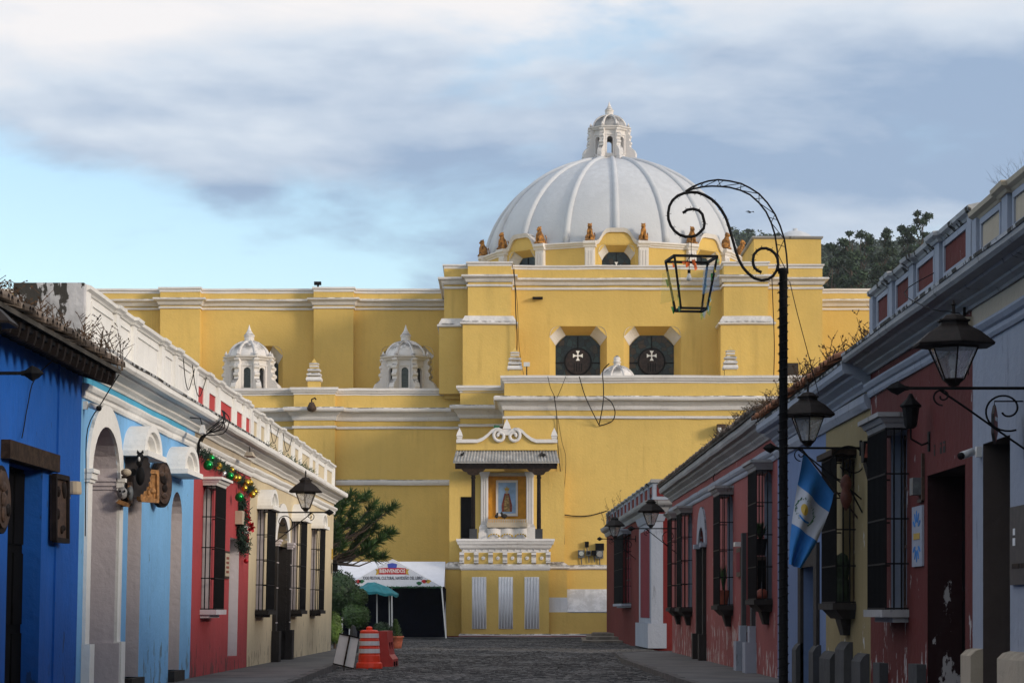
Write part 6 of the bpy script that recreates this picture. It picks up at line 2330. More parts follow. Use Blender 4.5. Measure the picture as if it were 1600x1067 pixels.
cable('black cable down the right pier of the church', at(129.9, (1206, 432), (1208, 480), (1210, 540), (1209, 588)), .045 * .55)
cable('thin wire slanting from the lamp post towards the weedy roof', at(34.3, (1234, 440), (1246, 490), (1262, 550), (1280, 618)), .006)
cable('black wire hanging from the blue roof end beside the gateway', [FL(36.0, -.55, 5.0), FL(36.05, -.3, 4.6), FL(36.1, -.08, 4.2), FL(36.15, -.06, 3.5), FL(36.2, -.06, 2.6)], .009)
cable('thin wire hanging down the royal blue wall', [FL(32.2, -.5, 4.95), FL(32.25, -.1, 4.6), FL(32.1, -.03, 4.2), FL(31.9, -.03, 3.9), FL(31.7, -.05, 3.75)], .008)
rnd = random.Random(15)
for k in range(7):
    a, z = 47.6 + rnd.uniform(-.2, .3), 5.5
    pts = [FL(a + .9 + .3 * rnd.random(), -.42, 5.5), FL(a + .7 * rnd.random(), -.5 - .1 * rnd.random(), 5.35 - .1 * rnd.random()), FL(a + rnd.uniform(-.3, .5), -.5, 5.1 + rnd.uniform(-.1, .1)), FL(a + rnd.uniform(-.2, .2), -.15, 4.9), FL(a + rnd.uniform(-.1, .1), -.06, 4.5 + rnd.uniform(-.1, .1))]
    if k == 0:
        tangle = thing('wire_tangle', 'tangle of black wires under the cornice between light blue and red houses', 'cable', FL(47.7, -.3, 5.0))
    cable('', pts, .011, name='wire')
    w_ = bpy.data.objects[[o.name for o in bpy.data.objects if o.name.startswith('wire') and o.parent is None and o.type == 'MESH'][-1]]
    for key in ('label', 'category', 'group'):
        del w_[key]
    setpar(w_, tangle)
for k, (a0, a1) in enumerate(((45.8, 47.3), (47.0, 49.0), (60.5, 62.6), (63.5, 66.0))):
    cable(['thin wire looped over the plain white parapet', 'thin wires hanging over the first red parapet panel', 'wire looping over the near end of the cream parapet', 'wire looping over the middle of the cream parapet'][k],
          [FL(a0, -.03, 6.25), FL(a0 + .3 * (a1 - a0), -.02, 5.85), FL(a0 + .6 * (a1 - a0), -.02, 5.75), FL(a1, -.03, 6.2)], .009)
cable('black wire sagging down the pink wall near the far lantern', [FR(60.5, -.1, 4.9), FR(61, -.08, 4.75), FR(59.5, -.06, 4.6), FR(59.0, -.05, 4.2)], .012)
cable('thin wire crossing the cornice of the dark red house', [FR(30.2, -.02, 5.7), FR(29.4, -.52, 5.35), FR(28.2, -.4, 5.0), FR(27.9, -.06, 4.85), FR(27.85, -.04, 4.2)], .006)

# ------------------------------------------------------------------ fittings on the church
def boxy(name, label, cat, fn, parts, loc, group=None):
    T = thing(name, label, cat, loc, group)
    for nm, m, b in parts:
        MB(fn).box(*b).build(nm, m, T)
    return T


I3 = lambda a, b, z: (a, b, z)
x, z = PX(1127, 124.6), PZ(672, 124.6)
boxy('floodlight', 'small brown floodlight box high on the church wall, right side', 'lamp', I3, [('housing', 'brown_wood', (x - .22, x + .22, 124.35, 124.9, z - .15, z + .3)), ('bracket', 'iron', (x - .05, x + .05, 124.85, 125.0, z - .2, z + .2)), ('lens', 'camera_white', (x - .2, x - .02, 124.33, 124.36, z - .1, z + .12))], (x, 124.9, z))
for k, (px, py, w, h, m) in enumerate(((908, 865, .16, .2, 'meter_grey'), (919.5, 864, .12, .13, 'meter_grey'), (928, 863.5, .12, .13, 'iron'), (936.5, 866, .2, .2, 'meter_grey'), (917, 850, .1, .14, 'iron'), (937, 854, .22, .18, 'iron'))):
    x, z = PX(px, 124.9), PZ(py, 124.9)
    T = thing('electric_meter', ['leftmost grey electric meter on the church wall', 'small round meter right of the leftmost one', 'black round meter third in the row on the church wall', 'largest grey meter at the right end of the row', 'small black cable box above the meters', 'black fuse box above the right-hand meter'][k], 'meter', (x, 125, z), 'electric meters on the church wall')
    MB().box(x - w, x + w, 124.78, 125.0, z - h, z + h).build('case', m, T)
    if k < 4:
        MB().prism_b([(x + w * .75 * cos(t), z + .02 + w * .75 * sin(t)) for t in [2 * pi * i / 14 for i in range(14)]], 124.70, 124.785).build('dial', 'bauble_silver' if k in (0, 3) else 'iron', T)
    MB().tube([(x, 124.9, z - h), (x + .03, 124.92, z - h - .35)], .03, 6).build('conduit', 'meter_grey', T)
x, y, z = PX(487, 131.0), 131.0, PZ(636, 131.0)
T = thing('horn_speaker', 'dark bell-shaped horn speaker hanging on the church cornice above a pilaster', 'lamp', (x, y, z))  # a horn speaker on the cornice, gives no light
MB().lathe([(.02, .28), (.12, .26), (.2, .1), (.27, -.08), (.2, -.2), (.05, -.26)], 14, (0, 0)).build('bell', 'brown_wood', T, True).location = (x, y, z)
MB().tube([(x, y, z + .2), (x, y, z + .42), (x + .18, y, z + .5), (x + .2, y + .3, z + .45)], .04, 6).build('hook', 'iron', T)
x, z = PX(777, 124), PZ(667.5, 124)
boxy('spotlight', 'small dark spotlight on top of the altar pediment', 'lamp', I3, [('housing', 'print_green', (x - .18, x + .12, 123.95, 124.2, z - .1, z + .1)), ('bracket', 'iron', (x + .1, x + .3, 124.05, 124.12, z - .04, z + .03))], (x, 124, z))
x, z = PX(823, 125.3), PZ(572, 125.3)
T = thing('security_camera', 'tiny white camera on a post beside the left church pinnacle', 'camera', (x, 125.3, 13.6))
MB().box(x - .16, x + .16, 125.2, 125.4, z - .02, z + .2).build('housing', 'camera_white', T)
MB().tube([(x, 125.3, 13.55), (x, 125.3, z)], .03, 6).build('post', 'iron', T)
x, z = PX(497, 139.4), PZ(446, 139.4)
boxy('roof_lamp', 'tiny black lamp on top of the nave parapet pilaster', 'lamp', I3, [('housing', 'iron', (x - .22, x + .18, 139.2, 139.5, z + .02, z + .2)), ('foot', 'iron', (x - .05, x + .05, 139.3, 139.4, z - .25, z + .03))], (x, 139.4, z))
x, z = PX(840, 132.3), PZ(466, 132.3)
tag(MB().box(x - .28, x + .28, 132.05, 132.45, z - .05, z + .05).build('wall_vent', 'dark_wood'), 'small dark spout high on the church wall left of the windows', 'vent')
# dark little window and brick stub behind the weedy roof
x, z = PX(1244, 130.4), PZ(577, 130.4)
MB().box(x - .3, x + .3, 131.9, 132.02, z - .5, z + .5).build('small_window', 'dark_stone', CH)


# ------------------------------------------------------------------ birds
def bird(label, loc, rz, flying=False, s=1.0):
    mb = MB()
    if flying:
        mb.ball((0, 0, 0), (.05, .16, .05), 8, 6)
        for k in (-1, 1):
            mb.add([(0, -.07, .02), (k * .22, -.12, .09), (k * .40, .04, .03), (k * .2, .07, .06), (0, .08, .02)], [(0, 1, 2, 3, 4)])
        mb.add([(-.03, .12, 0), (.03, .12, 0), (.07, .28, 0), (-.07, .28, 0)], [(0, 1, 2, 3)])
    else:
        mb.ball((0, 0, .13), (.075, .14, .09), 10, 7)
        mb.ball((0, -.12, .25), (.048, .055, .05), 8, 6)
        mb.tube([(0, -.08, .17), (0, -.12, .25)], [.06, .045], 8)
        mb.add([(0, -.165, .25), (.012, -.16, .24), (0, -.21, .235), (-.012, -.16, .24)], [(0, 1, 2), (0, 2, 3), (1, 2, 3)])
        mb.add([(-.05, .08, .13), (.05, .08, .13), (.03, .3, .06), (-.03, .3, .06)], [(0, 1, 2, 3)])
        for k in (-.03, .03):
            mb.tube([(k, 0, 0), (k, 0, .06)], .008, 4)
    o = mb.build('bird', 'bird_dark', None, True)
    o.location, o.rotation_euler, o.scale = loc, (0, 0, rz), (s, s, s)
    tag(o, label, 'bird', 'birds')


bird('small dark bird flying beside the scrolled lamp arch', (PX(1172, 70), 70, PZ(332, 70)), .6, True, .42)
bird('dark pigeon standing upright on the altar ledge below the picture', (PX(776, 123.75), 123.75, ZL + 1.02), 2.9, s=1.15)
bird('dark pigeon sitting right of the other one below the picture', (PX(788, 123.75), 123.75, ZL + 1.02), -1.2, s=1.25)
bird('left one of the two dark birds perched on the canopy tiles', (PX(845, 123.4), 123.4, PZ(714, 123.4)), 2.5, s=.9)
bird('right one of the two dark birds perched on the canopy tiles', (PX(849.5, 123.4), 123.4, PZ(714, 123.4)), -2.0, s=.9)
bird('single dark bird on the left end of the canopy tiles', (PX(722, 123.4), 123.4, PZ(713, 123.4)), 1.0, s=.8)


# ------------------------------------------------------------------ things hung on the left row
def ornament_disc(label, a, b, z, ra, rz_, turn, mat, mat2):
    """carved wooden disc or shield hung on the wall and turned a little to the street"""
    T = thing('wooden_shield', label, 'wood carving', FL(a, b, z))
    c = Vector(FL(a, b, z))
    fn = lambda p, q, w: tuple(c + Vector((sin(turn) * p - cos(turn) * q, cos(turn) * p + sin(turn) * q, w)))
    el = lambda k: [(ra * k * cos(t), rz_ * k * sin(t)) for t in [2 * pi * i / 28 for i in range(28)]]
    bd = MB(fn).prism_b(el(1), -.05, .03).build('board', mat, T)
    MB(fn).prism_b(el(.84), -.075, -.05).build('carved_field', mat2, bd)
    rnd = random.Random(int(a * 10))
    for k in range(7):
        p, q = rnd.uniform(-.5, .5) * ra, rnd.uniform(-.6, .6) * rz_
        MB(fn).ball((p, -.085, q), (ra * rnd.uniform(.15, .3), .03, rz_ * rnd.uniform(.12, .3)), 10, 6).build('carving', mat if k % 2 else mat2, bd)
    return T


def framed(label, a, b, z, wa, hz, turn, mat, mat2, cat='wood carving'):
    T = thing('wood_carving', label, cat, FL(a, b, z))
    c = Vector(FL(a, b, z))
    fn = lambda p, q, w: tuple(c + Vector((sin(turn) * p - cos(turn) * q, cos(turn) * p + sin(turn) * q, w)))
    bd = MB(fn).box(-wa, wa, -.03, .03, -hz, hz).build('board', mat2, T)
    for bx in ((-wa, wa, -.07, .0, hz - .05, hz + .02), (-wa, wa, -.07, .0, -hz - .02, -hz + .05), (-wa - .02, -wa + .05, -.068, .0, -hz, hz), (wa - .05, wa + .02, -.068, .0, -hz, hz)):
        MB(fn).box(*bx).build('frame', mat, bd)
    rnd = random.Random(int(a * 7))
    for k in range(8):
        p, q = rnd.uniform(-.6, .6) * wa, rnd.uniform(-.7, .7) * hz
        MB(fn).ball((p, -.04, q), (wa * rnd.uniform(.1, .3), .03, hz * rnd.uniform(.08, .25)), 8, 5).build('carving', mat, bd)
    return T


ornament_disc('oval dark wooden shield hung between the two white window hoods', 42.7, -.14, 3.72, .42, .42, radians(14), 'dark_wood', 'brown_wood')
framed('square honey-coloured carved wooden panel beside the oval shield', 41.1, -.16, 3.60, .27, .26, radians(24), 'carved_wood', 'carved_wood')
ornament_disc('round carved wooden disc at the left edge of the royal blue wall', 30.35, -.06, 2.88, .42, .43, radians(2), 'dark_wood', 'brown_wood')
framed('dark carved wooden panel right of the royal blue doorway', 34.1, -.07, 2.92, .38, .46, radians(3), 'dark_wood', 'brown_wood')
c = FL(34.85, 0, 3.25)
T = thing('wall_speaker', 'cream coloured round wall speaker on the royal blue wall', 'lamp', c)  # a small wall speaker, gives no light
MB().lathe([(.02, -.09), (.1, -.09), (.11, -.06), (.1, .09), (.05, .1)], 12).build('speaker_body', 'beige', T).location = (c[0] + .14, c[1], c[2])
MB(FL).box(34.8, 34.9, -.08, 0, 3.1, 3.3).build('bracket', 'beige', T)


def mask_cluster():
    """carved masks and figures hung in a bunch below the first hood"""
    rnd = random.Random(6)
    def Q(px, py, a=39.6):
        return Vector((PX(px, a), a, PZ(py, a)))
    w = thing('saw_wheel', 'grey toothed iron wheel hanging under the first white hood', 'iron wheel', tuple(Q(204, 735)))
    c = Q(205, 736)
    teeth = [(c.x + (.27 + .02 * (i % 2)) * cos(2 * pi * i / 56), c.z + (.40 + .03 * (i % 2)) * sin(2 * pi * i / 56)) for i in range(56)]
    MB().prism_b(teeth, c.y + .25, c.y + .29).build('disc', 'metal_sign', w)
    MB().prism_b([(c.x + .05 * cos(2 * pi * i / 12), c.z + .06 * sin(2 * pi * i / 12)) for i in range(12)], c.y + .22, c.y + .25).build('hub', 'iron', w)
    f = thing('black_figure', 'black carved cat-like figure with a white chest under the first hood', 'wood carving', tuple(Q(219, 750)))
    b = MB()
    p0 = Q(219, 735, 39.3)
    b.ball(tuple(Q(219, 743, 39.4)), (.075, .07, .16), 10, 8)
    b.ball(tuple(Q(219, 715, 39.4)), (.06, .07, .09), 10, 8)
    b.ball(tuple(Q(217, 722, 39.35)), (.05, .07, .07), 10, 8)
    b.ball(tuple(Q(218, 700 + 20, 39.4)), (.05, .05, .1), 10, 8)
    for s in (-1, 1):
        b.tube([tuple(Q(219 + s * 3, 708, 39.4)), tuple(Q(219 + s * 4.5, 703, 39.4))], [.028, .004], 6)
    b.build('body', 'cable_black', f, True)
    MB().ball(tuple(Q(217.5, 717, 39.25)), (.02, .03, .04), 8, 6).build('white_chest', 'camera_white', f, True)
    g = thing('globe_lamp', 'cream globe wall lamp beside the carved masks', 'lamp', FL(39.6, 0, 3.75))
    MB().ball(tuple(Q(197, 738, 39.0)), (.085, .085, .065), 14, 9).build('globe', 'beige', g, True)
    MB().tube([FL(39.6, 0, 3.74), tuple(Q(190, 737, 39.2))], .03, 8).build('arm', 'beige', g)
    m = thing('carved_mask', 'pale grey round carved mask at the lower left of the cluster', 'mask', tuple(Q(190, 768)))
    MB().ball(tuple(Q(191, 770, 39.0)), (.085, .07, .10), 14, 10).build('face', 'cornice_grey', m, True)
    for s in (-1, 1):
        MB().ball(tuple(Q(191 + s * 3.4, 767, 38.92)), (.018, .02, .02), 8, 6).build('eye', 'iron', m, True)
    MB().ball(tuple(Q(191, 772, 38.92)), (.016, .03, .03), 8, 6).build('nose', 'cornice_grey', m, True)
    m2 = thing('carved_mask', 'blue-grey carved mask in the middle of the cluster', 'mask', tuple(Q(203, 768)))
    MB().ball(tuple(Q(203, 770, 39.1)), (.055, .07, .13), 12, 9).build('face', 'meter_grey', m2, True)
    MB().ball(tuple(Q(203, 769, 39.0)), (.02, .05, .04), 8, 6).build('nose', 'meter_grey', m2, True)
    m3 = thing('carved_mask', 'long brown wooden mask at the lower right of the cluster', 'mask', tuple(Q(211, 772)))
    MB().box(Q(207, 770).x, Q(213, 770).x, 39.1, 39.2, Q(207, 788).z, Q(207, 755).z).build('face', 'brown_wood', m3)
    for py in (762, 771, 780):
        MB().box(Q(208, 770).x, Q(212, 770).x, 39.06, 39.1, Q(207, py + 2).z, Q(207, py - 1).z).build('carving', 'carved_wood', m3)
    k = thing('wooden_bracket', 'dark wooden block carrying the masks below the hood', 'bracket', tuple(Q(203, 752)))
    MB().box(Q(191, 752).x, Q(211, 752).x, 39.25, 39.45, Q(200, 792).z, Q(200, 745).z).build('backboard', 'dark_wood', k)
    MB().prism_b([(Q(191, 0).x, Q(0, 788).z), (Q(207, 0).x, Q(0, 794).z), (Q(209, 0).x, Q(0, 788).z), (Q(196, 0).x, Q(0, 783).z)], 38.95, 39.25).build('chin_block', 'carved_wood', k)


mask_cluster()


def cctv(label, fn, a, z, out, s=1.):
    T = thing('security_camera', label, 'camera', fn(a, 0, z), 'security cameras')
    MB(fn).box(a - .05 * s, a + .05 * s, -.06, 0, z - .06, z + .06).build('mount', 'camera_white', T)
    c0, c1 = Vector(fn(a, -.1, z)), Vector(fn(a - .12, -.24 * s, z - .05))
    MB().tube([tuple(c0), tuple(c1)], .045 * s, 10).build('body', 'camera_white', T, True)
    MB().tube([tuple(c1), tuple(c1 + (c1 - c0) * .2)], .04 * s, 10).build('lens', 'iron', T, True)


cctv('white security camera beside the arched white gateway', FL, 36.15, 4.55, 1)
cctv('white security camera above the brown doorway of the white house', FR, 27.3, 3.28, 1, 1.)
T = thing('floodlight', 'white floodlight under the cornice of the light blue house', 'lamp', FL(45.6, 0, 5.0))
MB(FL).prism_z([(45.5, -.5), (45.8, -.5), (45.8, -.4), (45.5, -.4)], 4.82, 4.98, [(45.58, -.48), (45.72, -.48), (45.72, -.42), (45.58, -.42)]).build('head', 'camera_white', T)
MB(FL).tube([(45.65, -.44, 4.97), (45.65, -.4, 5.1), (45.65, -.2, 5.12)], .012, 5).build('bracket', 'iron', T)
T = thing('floodlight', 'pale floodlight under the cornice above the Christmas garland', 'lamp', FL(53.6, 0, 5.0))
MB(FL).prism_z([(53.2, -.5), (53.8, -.5), (53.8, -.3), (53.2, -.3)], 4.88, 4.98, [(53.35, -.46), (53.65, -.46), (53.65, -.34), (53.35, -.34)]).build('head', 'beige', T)
MB(FL).tube([(53.5, -.4, 4.97), (53.5, -.38, 5.1)], .012, 5).build('bracket', 'iron', T)


def needles(mb, pts, n, L, rnd, spread=.1):
    P = [Vector(p) for p in pts]
    for i in range(n):
        f = rnd.random() * (len(P) - 1)
        k = int(f)
        c = P[k].lerp(P[k + 1], f - k) + Vector((rnd.gauss(0, 1), rnd.gauss(0, 1), rnd.gauss(0, 1))) * spread * .35
        d = Vector((rnd.uniform(-1, 1), rnd.uniform(-1, 1), rnd.uniform(-1, 1))).normalized() * L * rnd.uniform(.5, 1.2)
        e = d.orthogonal().normalized() * L * .12
        mb.quad(tuple(c - e), tuple(c + e), tuple(c + d + e * .4), tuple(c + d - e * .4))


def garland():
    rnd = random.Random(41)
    T = thing('christmas_garland', 'green garland with green and gold balls over the red house window', 'garland', FL(52, 0, 4.3))
    pts = [FL(47.9, -.12, 4.62), FL(49.6, -.14, 4.52), FL(51.2, -.12, 4.50), FL(52.8, -.1, 4.46), FL(54.4, -.1, 4.42), FL(55.6, -.1, 4.32), FL(56.9, -.1, 4.24)]
    mb = MB()
    needles(mb, pts, 2600, .085, rnd, .13)
    mb.build('foliage', 'garland', T)
    for a, z, r, m in ((48.5, 4.28, .17, 'green'), (48.9, 4.44, .14, 'green'), (50.1, 4.36, .12, 'gold'), (50.9, 4.25, .1, 'silver'), (51.9, 4.25, .15, 'green'), (52.2, 4.4, .1, 'gold'), (52.8, 4.26, .1, 'gold'), (53.3, 4.28, .13, 'gold'), (53.6, 3.88, .17, 'green'), (54.5, 4.12, .12, 'gold'), (54.9, 4.26, .13, 'gold'), (55.5, 4.3, .12, 'gold'), (56.0, 4.05, .13, 'gold'), (56.5, 4.14, .11, 'gold')):
        r *= .60
        c = FL(a - .2, -.2, z + .1)
        b = MB().ball(c, r, 16, 10).build('christmas_ball', 'bauble_' + m, T, True)
        MB().tube([(c[0], c[1], c[2] + r * .95), (c[0], c[1], c[2] + r * 1.25)], .025, 6).build('ball_cap', 'bauble_gold', b)
    S = thing('christmas_swag', 'hanging green swag with red and white flowers on the red house', 'swag', FL(55.3, 0, 3.4))
    pts = [FL(54.9, -.06, 4.0), FL(54.9, -.08, 3.7), FL(54.6, -.1, 3.3), FL(55.0, -.1, 3.0), FL(55.5, -.06, 2.85)]
    mb = MB()
    needles(mb, pts, 1500, .11, rnd, .18)
    mb.build('foliage', 'garland', S)
    for a, b, z, r, m in ((55.2, -.34, 3.55, .13, 'bauble_red'), (55.6, -.42, 3.38, .14, 'bauble_red'), (55.1, -.3, 3.3, .13, 'print_white'), (55.3, -.3, 3.05, .12, 'bauble_red'), (55.2, -.27, 3.72, .08, 'bauble_red'), (55.4, -.3, 2.98, .07, 'print_white')):
        mb = MB()
        c = Vector(FL(a - .3, b * .55, z))
        for k in range(18):
            d = Vector((rnd.uniform(-.4, 1), rnd.uniform(-1, .2), rnd.uniform(-1, 1))).normalized() * r
            e = d.orthogonal().normalized() * r * .35
            mb.quad(tuple(c), tuple(c + d * .5 + e), tuple(c + d), tuple(c + d * .5 - e))
        mb.build('flower', m, S)
    c = FL(55.7, -.1, 2.62)
    MB().ball(c, .06, 10, 7).build('christmas_ball', 'bauble_red', S, True)
    MB().tube([c, FL(55.5, -.08, 2.9)], .004, 4).build('thread', 'cable_black', S)


garland()
T = boxy('meter_box', 'small pale box on the red house wall beside the swag', 'meter', FL, [('case', 'beige', (54.3, 54.7, -.16, 0, 3.42, 3.72))], FL(54.5, 0, 3.4))
T = thing('house_plaque', 'small cream house plaque with dark figures on the red wall', 'sign', FL(53.0, 0, 2.4))
MB(FL).box(52.5, 53.3, -.03, 0, 2.18, 2.78).build('frame', 'brown_wood', T)
MB(FL).box(52.56, 53.24, -.036, -.029, 2.23, 2.73).build('plate', 'beige', T)
for k in range(4):
    MB(FL).box(52.7, 53.1, -.042, -.036, 2.3 + .1 * k, 2.35 + .1 * k).build('figure', 'robe_red', T)
T = thing('intercom', 'grey intercom box beside the dark stone doorway', 'intercom', FL(61.8, 0, 2))
MB(FL).box(61.4, 61.9, -.05, 0, 2.05, 2.6).build('case', 'meter_grey', T)
MB(FL).box(61.5, 61.8, -.056, -.05, 2.1, 2.3).build('grille', 'iron', T)
T = thing('wall_sconce', 'little iron wall sconce on the corner of the cream house', 'lamp', FL(79.6, 0, 3))
MB(FL).box(79.4, 79.7, -.2, -.05, 2.75, 3.0).build('lamp_box', 'iron', T)
MB(FL).prism_z([(79.35, -.24), (79.75, -.24), (79.75, -.02), (79.35, -.02)], 3.0, 3.1, [(79.5, -.15), (79.6, -.15), (79.6, -.1), (79.5, -.1)]).build('lamp_cap', 'iron', T)
MB(FL).tube([(79.55, -.04, 2.6), (79.55, -.12, 2.65), (79.55, -.12, 2.76)], .015, 5).build('bracket', 'iron', T)
MB(FL).box(79.5, 79.6, -.04, 0, 3.15, 3.5).build('back_plate', 'print_gold', T)


# ------------------------------------------------------------------ things hung on the right row
def right_details():
    # tiled house sign
    T = thing('tile_sign', 'white tile sign with blue leaf ornament beside the black doorway', 'sign', FR(31.4, 0, 2.1))
    MB(FR).box(31.0, 31.75, -.03, 0, 2.06, 2.84).build('frame', 'cool_white', T)
    for s in (-1, 1):
        for k in range(5):
            t = radians(90 - 64 + 32 * k)
            c = (31.375 + .34 * cos(t) * .62, 2.45 + s * (.09 + .17 * sin(t)))
            ax = Vector((cos(t), s * sin(t)))
            nx_ = Vector((-ax.y, ax.x))
            poly = [(c[0] + (ax.x * .075 * cos(u) + nx_.x * .026 * sin(u)) * 1.3, c[1] + ax.y * .075 * cos(u) + nx_.y * .026 * sin(u)) for u in [2 * pi * i / 10 for i in range(10)]]
            MB(FR).prism_b(poly, -.036, -.03).build('blue_leaf', 'flag_blue', T)
    MB(FR).box(31.15, 31.6, -.036, -.03, 2.41, 2.49).build('name_band', 'print_gold', T)
    # small wall lamp on the red house
    T = thing('small_wall_lamp', 'small black wall lamp above the peeling patch on the red house', 'lamp', FR(30.6, 0, 3.8))
    c = FR(30.6, -.24, 3.95)
    MB().lathe([(.04, -.16), (.08, -.13), (.11, .1), (.13, .11), (.14, .13), (.05, .22), (.02, .28)], 8, (c[0], c[1])).build('lantern', 'iron', T).location = (0, 0, c[2])
    MB().tube([FR(30.6, 0, 3.62), FR(30.6, -.1, 3.58), FR(30.6, -.24, 3.66), (c[0], c[1], c[2] - .14)], .014, 5).build('arm', 'iron', T)
    MB(FR).box(30.55, 30.65, -.02, 0, 3.5, 3.75).build('wall_plate', 'iron', T)
    # meter on the red wall
    boxy('meter_box', 'round electric meter with conduit left of the black doorway', 'meter', FR, [('case', 'meter_grey', (31.15, 31.4, -.12, 0, 2.98, 3.2)), ('conduit', 'brown_wood', (30.95, 31.0, -.04, 0, 2.9, 3.5)), ('conduit', 'brown_wood', (31.0, 31.3, -.04, 0, 2.88, 2.92))], FR(31.2, 0, 3))
    # old number letters
    T = thing('painted_mark', 'faded black painted mark above the black doorway', 'marking', FR(29.5, 0, 3.4))
    for a, w in ((29.75, .12), (29.5, .16), (30.2, .08)):
        MB(FR).box(a, a + w, -.004, 0, 3.42, 3.56).build('stroke', 'iron', T)
        MB(FR).box(a + .02, a + w - .02, -.006, -.002, 3.50, 3.53).build('stroke', 'dark_red', T)
    # board and hexagonal sign of the white house
    T = thing('shop_board', 'dark brown shop board on the white house at the right edge', 'sign', FR(25, 0, 1.8))
    MB(FR).box(23.6, 25.58, -.04, 0, 1.76, 2.58).build('board', 'metal_sign', T)
    for k, (a0, a1, z0, z1) in enumerate(((25.31, 25.40, 2.28, 2.35), (25.30, 25.41, 2.17, 2.25), (25.1, 25.45, 1.93, 1.98), (24.6, 25.05, 1.93, 1.98))):
        MB(FR).box(a0, a1, -.046, -.04, z0, z1).build('lettering', 'print_white' if k < 2 else 'old_wood', T)
    T = thing('hexagonal_sign', 'small dark hexagonal hanging sign over the brown shop board', 'sign', FR(25.1, 0, 3.5))
    c = FR(25.1, -.30, 3.42)
    ang = radians(72)
    fn = lambda a, b, z: (c[0] + a * cos(ang) - b * sin(ang), c[1] + a * sin(ang) + b * cos(ang), c[2] + z)
    MB(fn).prism_b([(-.15, -.1), (0, -.2), (.15, -.1), (.15, .1), (0, .2), (-.15, .1)], -.015, .015).build('board', 'metal_sign', T)
    MB(fn).prism_b([(-.135, -.09), (0, -.18), (.135, -.09), (.135, .09), (0, .18), (-.135, .09)], -.02, -.015).build('face', 'robe_red', T)
    for z0, z1, w in ((.035, .075, .11), (-.055, -.03, .08)):
        MB(fn).box(-w, w, -.024, -.019, z0, z1).build('print_band', 'print_white' if z0 > 0 else 'beige', T)
    MB().tube([FR(25.1, 0, 3.66), (c[0], c[1], c[2] + .24), (c[0], c[1], c[2] + .19)], .008, 5).build('hanger', 'iron', T)
    # dish on the white cornice
    boxy('junction_box', 'pale junction box under the cornice between red and white houses', 'box', FR, [('case', 'beige', (27.75, 27.95, -.14, 0, 4.62, 4.86)), ('pin', 'iron', (27.84, 27.87, -.1, -.07, 4.86, 4.98))], FR(27.8, 0, 4.6))
    # plants in the cages of the pink house
    rnd = random.Random(51)
    for k, (a, z, mat, lab) in enumerate(((57.4, 1.62, 'leaf_dark', 'spiky agave in a red pot inside the second window cage of the pink house'), (49.2, 2.6, 'leaf_dark', 'leafy fern in the window cage nearest to the lamp post'))):
        T = thing('potted_plant', lab, 'potted plant', FR(a, -.15, z))
        c = Vector(FR(a, -.16, z))
        MB().lathe([(.1, 0), (.14, .3), (.15, .34), (.13, .34)], 12, (c.x, c.y)).build('pot', 'terracotta' if k == 0 else 'iron', T).location = (0, 0, c.z)
        mb = MB()
        for i in range(34 if k == 0 else 120):
            t = rnd.uniform(0, 2 * pi)
            sp = rnd.uniform(.05, .16) if k == 0 else rnd.uniform(.08, .24)
            L = rnd.uniform(.35, .65) if k == 0 else rnd.uniform(.15, .4)
            p = c + Vector((0, 0, .32))
            q = p + Vector((cos(t) * sp * .8, sin(t) * sp * 1.6, L))
            w = Vector((-sin(t), cos(t), 0)) * .022
            m = p.lerp(q, .5) + Vector((0, 0, .03))
            mb.quad(tuple(p - w), tuple(p + w), tuple(m + w), tuple(q), tuple(m - w))
        mb.build('leaves', mat, T)
    T = thing('red_kettle', 'small red watering pot in the window cage nearest to the lamp post', 'pot', FR(48.8, -.15, 1.72))
    c = FR(48.75, -.17, 1.72)
    MB().lathe([(.1, 0), (.12, .08), (.1, .16), (.05, .2)], 12, (c[0], c[1])).build('body', 'robe_red', T, True).location = (0, 0, c[2])
    MB().tube([(c[0], c[1] + .08, c[2] + .16), (c[0], c[1] + .05, c[2] + .34), (c[0], c[1] - .05, c[2] + .34), (c[0], c[1] - .08, c[2] + .16)], .01, 5).build('handle', 'bauble_silver', T)
    T = thing('plant_shelf', 'brown wooden box shelf inside the window cage nearest to the lamp post', 'shelf', FR(49.3, -.16, 1.72))
    MB(FR).box(48.95, 49.6, -.26, -.06, 1.72, 2.58).build('case', 'brown_wood', T)
    MB(FR).box(48.94, 48.955, -.24, -.08, 1.8, 2.5).build('opening', 'dark_interior', T)
    # plaques by the near door of the pink house
    T = thing('brass_plaque', 'brown plaque with a small lamp between two window cages of the pink house', 'sign', FR(55, 0, 2.3))
    MB(FR).box(54.4, 55.4, -.05, 0, 2.25, 2.9).build('board', 'brown_wood', T)
    MB(FR).box(54.5, 55.3, -.056, -.05, 2.35, 2.8).build('plate', 'maroon', T)
    boxy('wall_light', 'tiny white wall light above the brown plaque', 'lamp', FR, [('housing', 'camera_white', (54.3, 54.7, -.18, 0, 2.92, 3.02))], FR(54.5, 0, 2.9))
    # cactus in the pale yellow house's cage
    T = thing('cactus', 'green columnar cactus inside the window cage of the pale yellow house', 'cactus', FR(37.5, -.15, 1.6))
    c = FR(37.35, -.16, 1.6)
    prof = [(.11, 0), (.13, .15), (.115, .34), (.09, .38), (.11, .46), (.115, .62), (.08, .74), (.01, .78)]
    vs, fs, n = [], [], 24
    for r, z in prof:
        for i in range(n):
            rr = r * (1 - .10 * (i % 2))
            vs.append((c[0] + rr * cos(2 * pi * i / n), c[1] + rr * sin(2 * pi * i / n), c[2] + z))
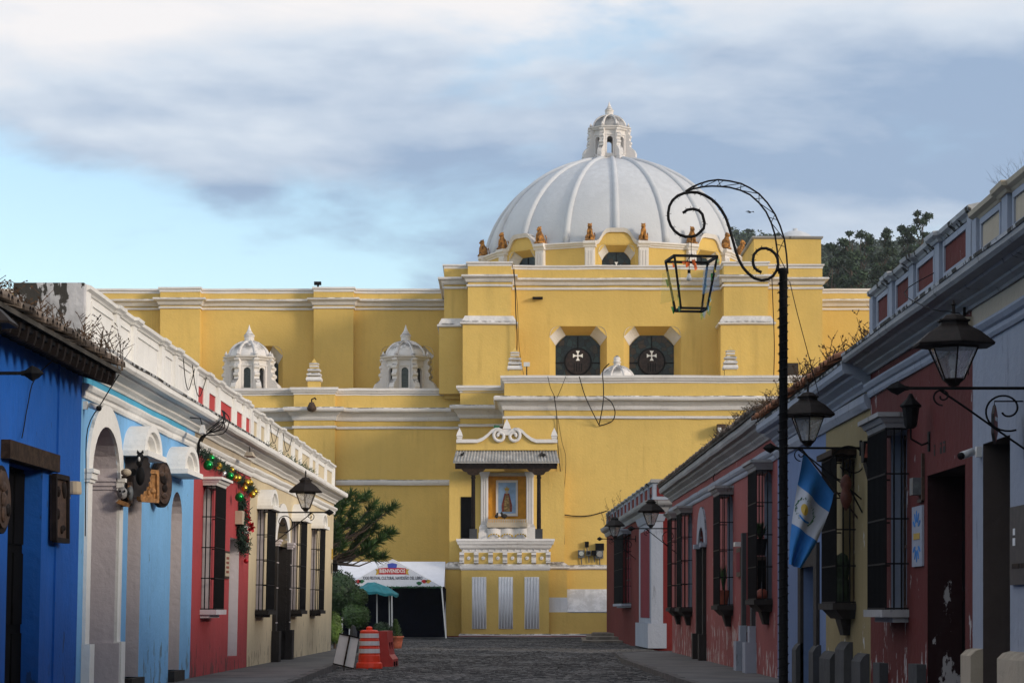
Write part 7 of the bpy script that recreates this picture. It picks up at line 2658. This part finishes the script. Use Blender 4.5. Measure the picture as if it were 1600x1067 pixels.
    for j in range(len(prof) - 1):
        for i in range(n):
            fs.append((j * n + i, j * n + (i + 1) % n, (j + 1) * n + (i + 1) % n, (j + 1) * n + i))
    MB().add(vs, fs).build('stem', 'cactus_green', T)
    # hanging gourd on an iron bracket and coloured lanterns
    T = thing('hanging_gourd', 'red-brown gourd hanging from a curled iron bracket by the flag', 'ornament', FR(36.6, 0, 3.5))
    b0 = FR(36.3, 0, 3.35)
    g = (PX(1322, 36.3), 36.3, PZ(772, 36.3))
    MB().lathe([(.01, .3), (.05, .27), (.085, .2), (.09, .13), (.06, .07), (.085, 0), (.09, -.08), (.06, -.17), (.02, -.22), (.005, -.25)], 14).build('gourd', 'gourd_brown', T, True).location = g
    MB().tube([(x_, 36.3, z_) for x_, z_ in spiral(g[0] + .08, g[2] + .46, .34, .06, 3.6, -3.4, 34)], .011, 5).build('scroll', 'iron', T)
    MB().tube([(g[0], g[1], g[2] + .3), (g[0], g[1], g[2] + .62)], .006, 4).build('chain', 'iron', T)
    MB().tube([FR(36.3, 0, 2.95), (g[0] - .05, 36.3, g[2] + .28)], .013, 5).build('arm', 'iron', T)
    T = thing('colour_lantern', 'dark hanging lanterns with red and amber glass under the red house hood', 'lantern', FR(35.2, -.3, 3.6))
    for k, (px, py, m1, m2) in enumerate(((1362, 705, 'robe_red', 'robe_gold'), (1369, 738, 'brown_wood', 'print_green'))):
        c = (PX(px, 35.0), 35.0, PZ(py, 35.0))
        fn = lambda a, b, z, c=c, k=k: (c[0] + a * cos(.3) + z * .12 * (-1) ** k, c[1] + b, c[2] + z)
        b = MB(fn).prism_z([(-.12, -.12), (.12, -.12), (.12, .12), (-.12, .12)], -.16, .14, [(-.16, -.16), (.16, -.16), (.16, .16), (-.16, .16)]).build('case', 'iron', T)
        MB(fn).box(-.12, -.01, -.163, -.15, -.1, .1).build('pane', m1, b)
        MB(fn).box(.01, .12, -.163, -.15, -.1, .1).build('pane', m2, b)
    MB().tube([FR(35.0, 0, 4.0), (PX(1362, 35), 35.0, PZ(688, 35.0))], .012, 5).build('arm', 'iron', T)


right_details()
